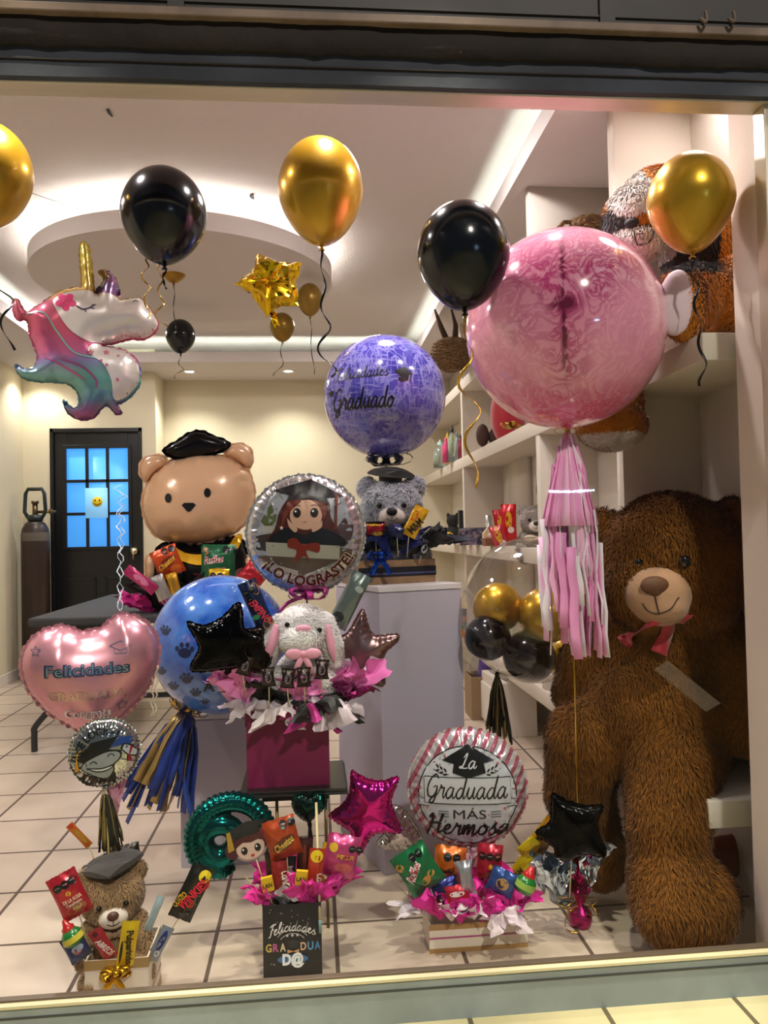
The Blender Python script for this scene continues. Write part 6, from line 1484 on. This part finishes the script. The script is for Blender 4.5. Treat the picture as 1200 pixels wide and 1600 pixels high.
for i, (u, v, Y, sz, col, nm, ln, op) in enumerate(((688, 1440, 2.16, 46, 'e01c9c', 'hot pink', (-.1, -.1), .5), (722, 1440, 2.15, 46, 'e01c9c', 'hot pink', (0, -.1), .5), (757, 1440, 2.15, 44, 'e01c9c', 'hot pink', (0, -.1), .5), (800, 1435, 2.18, 42, 'e01c9c', 'hot pink', (.2, -.1), .5),
    (668, 1432, 2.18, 32, 'd8ccd0', 'white', (-.7, -.4), .5), (705, 1440, 2.13, 34, 'e4d6da', 'white', (.1, -.2), .4), (740, 1442, 2.13, 36, 'e4d4dc', 'white', (0, -.2), .4), (780, 1438, 2.13, 36, 'e0d0d6', 'white', (.3, -.8), .6), (770, 1420, 2.24, 50, 'd81c92', 'hot pink', (.1, .1), .5), (700, 1420, 2.24, 46, 'd8ccd0', 'white', (-.1, .1), .5), (735, 1420, 2.24, 46, 'd81c92', 'hot pink', (0, .1), .5))):
    tissue('%s tissue paper in the low cream tray box' % nm, '%s tissue in the cream tray box' % nm, u, v, Y, sz, col, 140+i, ln, op)
snack('green chip bag at the left of the pink tissue box', 653, 1358, 2.16, 62, 70, -32, '147040', seals=((4, 23, 6), (16, 23, 6)), texts=(('Ruffles', 'i', -6, 4, 14, 36, 'e8dcd8', 38), ('Ruffles', 'i', -6, 4, 13, 34, 'b8243a', 38)), blobs=((4, -18, 9, 6, 'c88a3c', 30), (-22, 18, 7, 6, 'c88a3c'), (16, -12, 6, 5, 'c88a3c')), stk=(690, 1430))
snack('orange cheese snack bag in the pink tissue box', 702, 1350, 2.22, 50, 56, 8, 'd0661c', seals=((-4, 14, 6.5), (10, 14, 6.5)), texts=(('Cheetos', 'i', -4, -6, 10, 26, '3a1408', 20),), blobs=((-12, -14, 8, 7, 'd89a2c'),), stk=(705, 1420))
snack('red peanut bag with three black seals in the pink tissue box', 765, 1346, 2.20, 40, 54, 5, 'b01430', seals=((-12, 10, 6.2), (0, 10, 6.2), (12, 10, 6.2)), blobs=((2, -6, 3, 5, 'e0a01c'), (0, -20, 12, 6, '8a5a34')), stk=(760, 1420))
snack('blue cookie packet low in the pink tissue box', 785, 1378, 2.16, 44, 40, 24, '2c4a8c', seals=(), blobs=((0, 0, 10, 9, 'b89058'), (-2, 1, 6, 6, '3a2418')), stk=(775, 1430))
snack('dark blue crinkled wrapper at the left in the pink tissue box', 690, 1388, 2.18, 54, 30, -14, '1c2670', stk=(700, 1430), metal=.6)
snack('red packet low in the middle of the pink tissue box', 715, 1398, 2.14, 38, 30, -10, 'b81c30', blobs=((0, 4, 12, 4, 'e0d0d0'),), stk=(715, 1430))
snack('silver wrapped cone in the middle of the pink tissue box', 728, 1372, 2.14, 30, 54, -8, 'b0b0b6', 'candy bar', 'candy_bar', th=.6, metal=.7, stk=(735, 1430), waist=.3)
snack('yellow chocolate candy bag below the black star balloon', 812, 1358, 2.22, 24, 54, 36, 'c8a812', texts=(('M&M', 'b', 0, -8, 10, 24, '3a2408', 80),), stk=(800, 1430), metal=.5)
snack('yellow and brown chocolate candy bag leaning on the black star', 846, 1303, 2.24, 22, 62, 38, 'b8860e', texts=(('M&M', 'b', 1, 2, 12, 32, '2a1408', 78),), blobs=((0, 22, 8, 7, 'c8821c'),), stk=(805, 1420))
snack('yellow crumpled candy wrapper under the leaning chocolate bag', 825, 1322, 2.21, 18, 34, 48, 'd0b414', stk=(800, 1410), metal=.5)
snack('brown cookie packet behind the yellow bags', 838, 1330, 2.28, 26, 50, 30, '7a5a34', stk=(810, 1420))
t2 = thing('candy_bottle', 'small green candy bottle with a red cap at the right of the pink tissue box', 'candy bottle', P(822, 1380, 2.14), (0, radians(24), 0)); s = mpp(P(822, 1380, 2.14))
part('bottle', M().lathe([(0, -15*s), (13*s, -14*s), (16*s, -6*s), (15*s, 5*s), (9*s, 11*s), (0, 12*s)], 24, cap=False), GRN, t2); part('cap', M().lathe([(9*s, 9*s), (10*s, 15*s), (6*s, 19*s), (4*s, 26*s), (0, 27*s)], 24, cap=False), REDP, t2); part('label', M().lathe([(16.4*s, -7*s), (15.6*s, 3*s)], 24, cap=False), mat('8fae4a', .4), t2)
tissue('sheer pink tissue tip behind the round pink-striped balloon neck', None, 738, 1372, 2.28, 26, 'd8a8bc', 160, (.1, .5), .3)
# black star + silver foil by the bear
foil_star('black star foil balloon in front of the brown bear leg', 893, 1290, 2.13, [(864,1242),(872,1243),(890,1252),(915,1258),(938,1256),(940,1264),(933,1280),(934,1300),(945,1325),(940,1338),(920,1332),(902,1338),(885,1345),(868,1338),(866,1325),(845,1310),(838,1302),(845,1296),(860,1285),(862,1262)], '08080a', .36, .1, 2, seed=7, stk=(890, 1402))
for i, (u, v, sz, ln, col, nm, hg) in enumerate(((866, 1402, 42, (-.3, 0), 'b8c4d0', 'silver', .9), (880, 1405, 40, (-.1, .1), 'a8b8c8', 'silver', .9), (922, 1396, 46, (.15, .1), 'c8d4dc', 'silver', 1.0), (903, 1402, 46, (0, .1), 'b8146c', 'magenta', 1.0), (850, 1402, 32, (-.2, .1), 'a9c0d8', 'silver', .8))):
    tissue('crinkled %s foil sheet in front of the black star balloon' % nm, '%s foil sheets by the black star' % nm, u, v-6, 2.20+.02*i, sz, col, 170+i, ln, .35, .12, .95, 'foil sheet', 'foil_sheet', hg)
t = thing('foil_wrapped_weight', 'small silver foil-wrapped weight on the floor holding up the black star balloon', 'balloon weight', PZ(885, 1405, 0)); z0 = .07
part('body', crumple(M().lathe([(0, 0), (.05, 0), (.055, .03), (.045, z0*.8), (.02, z0)], 24, cap=False), .006, 40), foil('8a98a4', .15), t)
# ================================================================== THINGS ON THE SHELVES
def sit(u, Y, z): p = P(u, 800, Y); return Vector((p.x, Y, z))
def lathe_thing(name, label, cat, loc, prof, mt, group=None, caps=None, seg=24):
    t = thing(name, label, cat, loc, group=group)
    part('body', M().lathe(prof, seg, cap=False), mt, t)
    if caps: part('cap', M().lathe(caps[0], seg, cap=False), caps[1], t)
    return t
# bottles by the back corner of the upper shelf
CLR = mat('cfe2da', .08, trans=.85)
g = 'bottles at the back of the upper shelf'
def bottle(u, Y, w, h, col, lab, cap, capc, gl=False):
    s = mpp(P(u, 720, Y)); a, b = w*s/2, h*s
    lathe_thing('bottle', lab, 'bottle', sit(u, Y, 1.665), [(0, 0), (a, 0), (a, b*.62), (a*.5, b*.74), (a*.42, b*.8), (0, b*.8)], CLR if gl else mat(col, .25, coat=.4), g, ([(a*.4, b*.78), (a*.4, b*.9), (a*.16, b*.93), (a*.1, b), (0, b)], mat(capc, .4)))
bottle(690, 6.3, 22, 44, 'a8d8c8', 'pale green glass jar on the upper shelf, nearest the back wall', 0, 'b8d8cc', True)
bottle(702, 6.0, 10, 52, 'c8b01c', 'small yellow-capped bottle on the upper shelf beside the glass jar', 0, 'c8b01c')
bottle(699, 5.85, 12, 42, 'd8407a', 'pink paint bottle on the upper shelf', 0, 'd8407a')
bottle(709, 5.8, 14, 58, 'cfd4d8', 'clear bottle with a black nozzle on the upper shelf', 0, '1a1a1c', True)
bottle(717, 5.7, 9, 46, '8aa0a8', 'grey-blue bottle on the upper shelf', 0, '5a6a70')
bottle(722, 5.62, 9, 42, '8a1c3a', 'dark red bottle on the upper shelf against the divider', 0, '3a1420')
# red cushion, brown plush feet and gold bow on the upper shelf
Ys = 4.45
o = part('red_cushion', remeshed(M().ell((0, 0, .15), (.08, .09, .17), 24, 16).ell((.05, 0, .12), (.07, .09, .13), 20, 14), .012, 3), mat('a80c24', .6, sheen=.4)); o.location = sit(792, Ys, 1.665); tag(o, 'red heart-shaped cushion standing on the upper shelf behind the pink sphere', 'cushion')
t = thing('plush_toy', 'small dark brown plush toy lying on the upper shelf, feet outwards', 'plush toy', sit(757, 4.75, 1.665))
part('foot', M().ell((0, 0, .07), (.04, .05, .07), 16, 12), mat('4a3026', .85, bump=.4, bs=80), t); part('foot', M().ell((.07, -.03, .06), (.035, .04, .055), 16, 12), mat('4a3026', .85, bump=.4, bs=80), t)
part('body', M().ell((.13, .04, .065), (.09, .07, .06), 18, 12), mat('1f2a48', .8), t, label='navy patterned body')
o = part('gift_bow', loops_bow(M(), (0, 0, .03), .06, 9, .022, 7, .8), mat('b8923a', .25, .8)); o.location = sit(803, 4.15, 1.675); tag(o, 'gold ribbon bow beside the red cushion on the upper shelf', 'bow')
# wicker on the top shelf
def wicker(name, label, loc, prof, handle=None, ears=False):
    t = thing(name, label, 'basket', loc); m, n, b = (None, None, None)
    W_ = mat('8e6c44', .8, var=.5, vs=60, bump=1.0, bs=90)
    mm = M()
    for i in range(len(prof)*5):
        f = i/(len(prof)*5)*(len(prof)-1); k = int(f); fr = f-k; a = prof[k]; b2 = prof[min(k+1, len(prof)-1)]; r = a[0]+(b2[0]-a[0])*fr; z = a[1]+(b2[1]-a[1])*fr
        mm.tube([((r+.004*sin(q*9+i*pi))*cos(q), (r+.004*sin(q*9+i*pi))*sin(q), z) for q in [2*pi*j/36 for j in range(37)]], .006, 5)
    mm.lathe([(0, prof[0][1])]+[(r*.97, z) for r, z in prof], 24, cap=False); part('woven_body', mm, W_, t)
    if handle: part('handle', M().tube(handle, .009, 8), W_, t)
    if ears:
        for sx in (-1, 1): part('twig', M().tube([(sx*.02, 0, prof[-1][1]-.03), (sx*.05-.02, 0, prof[-1][1]+.09), (sx*.055-.05, 0, prof[-1][1]+.20)], [.022, .018, .006], 8), mat('4a3424', .85), t)
wicker('wicker_basket', 'round wicker basket with dark twigs on the top shelf', sit(712, 5.05, 2.2), [(.05, 0), (.11, .04), (.14, .10), (.12, .17), (.07, .2)], ears=True)
p = sit(930, 2.95, 2.2)
wicker('wicker_basket', 'wicker basket with a thin arched handle lying at the near end of the top shelf', p, [(.035, .0), (.055, .05), (.062, .12), (.055, .15)], [(-.05, 0, .14), (-.09, 0, .14), (-.13, 0, .10), (-.145, 0, .03), (-.145, 0, .005)])
# middle shelf
Z2 = 1.06
t = thing('cat_figure', 'small black cat plush on the middle shelf, left end', 'cat figure', sit(707, 6.1, Z2))
part('body', remeshed(M().ell((0, 0, .06), (.07, .06, .075), 18, 12).ell((0, 0, .17), (.05, .045, .05), 18, 12).ell((-.035, 0, .215), (.015, .01, .025), 10, 8).ell((.035, 0, .215), (.015, .01, .025), 10, 8), .008, 2), mat('14110f', .8), t)
t = thing('speaker', 'slim black speaker standing on the middle shelf beside the divider', 'speaker', sit(723, 5.62, Z2)); part('cabinet', M().box((-.032, -.03, 0), (.032, .03, .24)), mat('131315', .4), t, False, bevel=.006); part('grille', M().box((-.026, -.032, .03), (.026, -.03, .2)), mat('26262a', .8), t, False)
t = thing('toy_bee', 'tiny yellow toy on a white plate at the left of the middle shelf', 'toy', sit(699, 5.75, Z2+.012)); part('body', M().ell((0, 0, .04), (.045, .03, .035), 16, 10), mat('d8b81c', .5), t); part('head', M().ell((-.05, 0, .03), (.025, .025, .025), 12, 8), mat('3a1418', .5), t)
t = thing('plate', 'white plates stacked on the middle shelf', 'plate', sit(707, 5.70, Z2)); 
part('dish', M().lathe([(0, 0), (.08, 0), (.12, .012), (.11, .011), (0, .006)], 28, cap=False), mat('e8e0d0', .3), t)
t = thing('white_bowl', 'pale bowl upside down on the middle shelf', 'bowl', sit(715, 5.45, Z2)); part('dish', M().lathe([(.10, 0), (.09, .03), (.05, .055), (0, .06)], 28, cap=False), mat('dcd4c4', .4), t)
t = thing('party_cone', 'small pink cone at the front edge of the middle shelf', 'cone', sit(727, 5.2, Z2)); part('body', M().lathe([(.05, 0), (.02, .09), (0, .11)], 16, cap=False), mat('e89098', .6), t)
t = thing('snack_carton', 'navy printed snack carton on the middle shelf', 'carton', sit(745, 4.95, Z2), (0, 0, radians(-12)))
part('carton', M().box((-.11, -.06, 0), (.11, .06, .105)), mat('1c2440', .35, col2='8a7a88', vs=40), t, False, bevel=.003); part('lid_flap', M().box((-.12, -.05, .106), (.16, .07, .110)), mat('17171c', .4), t, False)
t = thing('toy_house', 'tiny wooden toy house on the middle shelf in front of the carton', 'toy house', sit(761, 4.75, Z2)); part('walls', M().prism([(-.03, 0), (.03, 0), (.03, .07), (0, .11), (-.03, .07)], -.02, .02), mat('d8c49a', .6), t, False); part('doorway', M().prism([(-.008, .01), (.008, .01), (.008, .045), (0, .055), (-.008, .045)], -.021, -.0205), mat('3a2a1c', .6), t, False)
g = 'red snack bags on the middle shelf'
for i, (u, v, Y, w, h, r, col) in enumerate(((783, 823, 4.5, 20, 54, -8, 'b01420'), (795, 816, 4.42, 24, 56, 0, 'c8141c'), (779, 838, 4.36, 22, 34, -18, 'c03a4a'))):
    t = snack('red snack bag upright on the middle shelf, %s of three' % ('left rear', 'right', 'front')[i], u, v, Y, w, h, r, col, blobs=((0, 3, 5, 14, 'd8a020'), (3, -12, 5, 5, 'e8d8d0')), metal=.3, group=g)
t = thing('storage_box', 'brown cardboard tray of sweets on the middle shelf under the red bags', 'box', sit(778, 4.55, Z2)); part('carton', M().box((-.09, -.05, 0), (.12, .05, .045)), mat('7a4a30', .6), t, False, bevel=.002); part('contents', crumple(M().ell((.0, 0, .05), (.08, .04, .03), 16, 10), .012, 30), mat('b8603a', .5, col2='c8b8b0', vs=50), t)
t = thing('metal_canister', 'thin silver canister standing behind the navy carton', 'canister', sit(763, 5.15, Z2)); part('body', M().lathe([(0, 0), (.022, 0), (.022, .19), (0, .19)], 16, cap=False), mat('b8b4ae', .3, .7), t)
r, h, k, _ = small_bear('teddy_bear', 'pale grey plush bear with a cream bow on the middle shelf', 838, 813, 3.95, 50, 'b8aaa0', 1.2, .016, 14000, 'd8ccc4', '1c1c20', 862, vox=.009, seed=21, curl=.8)
part('bow', M().ell((-k*.4, -k*.95, h.z-k*1.1), (k*.38, k*.12, k*.22), 14, 8).ell((k*.4, -k*.95, h.z-k*1.1), (k*.38, k*.12, k*.22), 14, 8).ell((0, -k, h.z-k*1.1), k*.12, 10, 8), mat('cfc0a4', .6), r, label='cream satin bow')
latex_balloon(856, 765, 36, 62, 4.0, BLK, 'black latex balloon between the shelves, behind the pink tassel', 'black latex balloon on the shelf')
# things low down behind the clear sphere
t = thing('storage_box', 'open cardboard box under the bench behind the clear sphere tassel', 'box', PZ(762, 1118, 0)); tapered_box(t, .24, .22, .26, mat('8a7052', .7), .006)
bgm = crumple(M().lathe([(0, .2), (.09, .2), (.11, .3), (.08, .42), (.03, .48)], 20, cap=False), .03, 12); o = part('plastic_bag', bgm, bubble_mat('clear_plastic_bag', None, (.9, .9, .92))); o.location = t.location.copy(); tag(o, 'crumpled clear plastic bag stuffed in the cardboard box', 'bag')
o = part('purple_cloth', crumple(M().ell((0, 0, .28), (.06, .05, .09), 20, 12), .03, 16), mat('5a3a8a', .6)); o.location = t.location+Vector((.01, 0, 0)); tag(o, 'purple cloth inside the plastic bag in the cardboard box', 'cloth')
p = PZ(813, 1152, 0)
t = thing('storage_cabinet', 'small white wooden cabinet below the bench, partly behind the brown bear', 'cabinet', p, (0, 0, radians(2)))
part('body', M().box((-.10, -.0, 0), (.10, .45, .30)), SHELFP, t, False, bevel=.003); part('door', M().box((-.112, .02, .02), (-.10, .43, .24)), WALLR, t, False, bevel=.002); t.children[-1]['label'] = 'flat cream door'; 
o = part('keyhole', M().lathe([(0, 0), (.008, 0), (.008, .003)], 12, (-.113, .05, .2), ax='x', cap=False), mat('2a1c14', .5), t.children[-1])
t = thing('toy_box', 'colourful green and orange box on the bench beside the tall plinth', 'box', sit(728, 5.5, .41)); part('carton', M().box((-.10, -.08, 0), (.10, .08, .2)), mat('c8741c', .4), t, False, bevel=.003); part('stripe', M().box((-.101, -.081, .06), (.101, .081, .11)), mat('2a6a3a', .4), t, False, label='green band'); part('stripe', M().box((-.101, -.081, .15), (.101, .081, .2)), mat('1a1a1c', .4), t, False, label='black band')
t = thing('straw_hat', 'pale straw bowl resting on the colourful box', 'hat', sit(728, 5.5, .612)); part('body', M().lathe([(.11, 0), (.1, .03), (.06, .05), (.05, .09), (0, .1)], 24, cap=False), mat('d8bc84', .7), t)
t = thing('artificial_flowers', 'pink and orange artificial flowers on the bench beside the brown bear arm', 'flowers', sit(890, 3.0, .41))
for i, (dx, dz, col) in enumerate(((0, .03, 'e88a6a'), (.04, .05, 'e8a0b8'), (-.04, .06, 'e890a8'), (.02, .08, 'd87090'))):
    m = M()
    for j in range(6): a = 2*pi*j/6; m.ell((dx+.018*cos(a), -.01, dz+.018*sin(a)), (.012, .006, .012), 8, 6)
    part('blossom', m.ell((dx, -.014, dz), .007, 8, 6), mat(col, .6), t)
o = part('red_ribbon_heap', remeshed(M().tube(smoothpath([(-.10, 0, .20), (-.13, 0, .12), (-.08, -.02, .03), (.0, 0, .06), (.05, .02, .16), (.12, .02, .05)], 6), .026, 10).ell((0, .03, .09), (.09, .05, .06), 16, 12), .01, 2), mat('7a1810', .35, .2, bump=.4, bs=12)); o.location = PZ(1146, 1385, 0)+Vector((0, 0, 0)); tag(o, 'dark red glossy fabric bundle on the floor below the bench end', 'fabric')
# clear tape stuck on the inside of the window
tp = bpy.data.materials.new('clear_tape'); tp.use_nodes = True; n = tp.node_tree; b = n.nodes['Principled BSDF']; b.inputs['Base Color'].default_value = (.30, .22, .16, 1); b.inputs['Alpha'].default_value = .16; b.inputs['Roughness'].default_value = .7
q4 = [P(u, v, 1.806) for u, v in ((1022, 1046), (1043, 1032), (1126, 1099), (1103, 1112))]
o = part('tape_strip', M().add([tuple(v) for v in q4]+[(v.x, v.y+.0004, v.z) for v in q4], [(0, 1, 2, 3), (7, 6, 5, 4), (0, 4, 5, 1), (1, 5, 6, 2), (2, 6, 7, 3), (3, 7, 4, 0)]), tp, None, False); tag(o, 'strip of clear tape stuck on the window in front of the brown bear belly', 'tape')
# thread that ties the left gold balloon to the ceiling
a = P(44, 300, 2.42); b_ = P(124, 327, 3.2)
o = part('hanging_thread', M().tube([a, b_], .0012, 5), mat('5a5048', .5)); tag(o, 'thin thread from the left gold balloon towards the ceiling disc', 'thread')
# small marks on the ceiling
for i, (u, v, w_, h_) in enumerate(((171, 176, 6, 14), (394, 307, 7, 12))):
    p = PZ(u, v, CZ-.004); s = mpp(p); o = part('balloon_scrap', crumple(M().ell((0, 0, 0), (w_*s*.5, h_*s*.9, .004), 12, 8), .006, 60), mat('1a1512', .6)); o.location = p; tag(o, 'tiny dark scrap of balloon stuck to the ceiling, %s of two' % ('left' if i == 0 else 'right'), 'scrap', 'dark scraps on the ceiling')
# lit tube sign across the street, seen mirrored in the window
pa, pb, pc = P(858, 768, 5.6), P(893, 768, 5.6), P(928, 766, 5.6)
t = thing('sign_tube', 'blue-white lit tube sign across the street, mirrored in the window glass', 'lamp', (pb.x, -2.0, pb.z))
for a, b_ in ((pa, pb+Vector((-.008, 0, 0))), (pb+Vector((.008, 0, 0)), pc)): part('tube', M().cyl((a.x-pb.x, 0, a.z-pb.z), (b_.x-pb.x, 0, b_.z-pb.z), .009, seg=12), mat('b8d4ff', .4, emit=150), t)
part('bracket', M().box((-.2, -.05, -.03), (.2, -.02, .03)), mat('1a1a1c', .6), t, False)
part('post', M().cyl((0, -.035, -.03), (0, -.035, .04-pb.z), .02), mat('1a1a1c', .6), t)
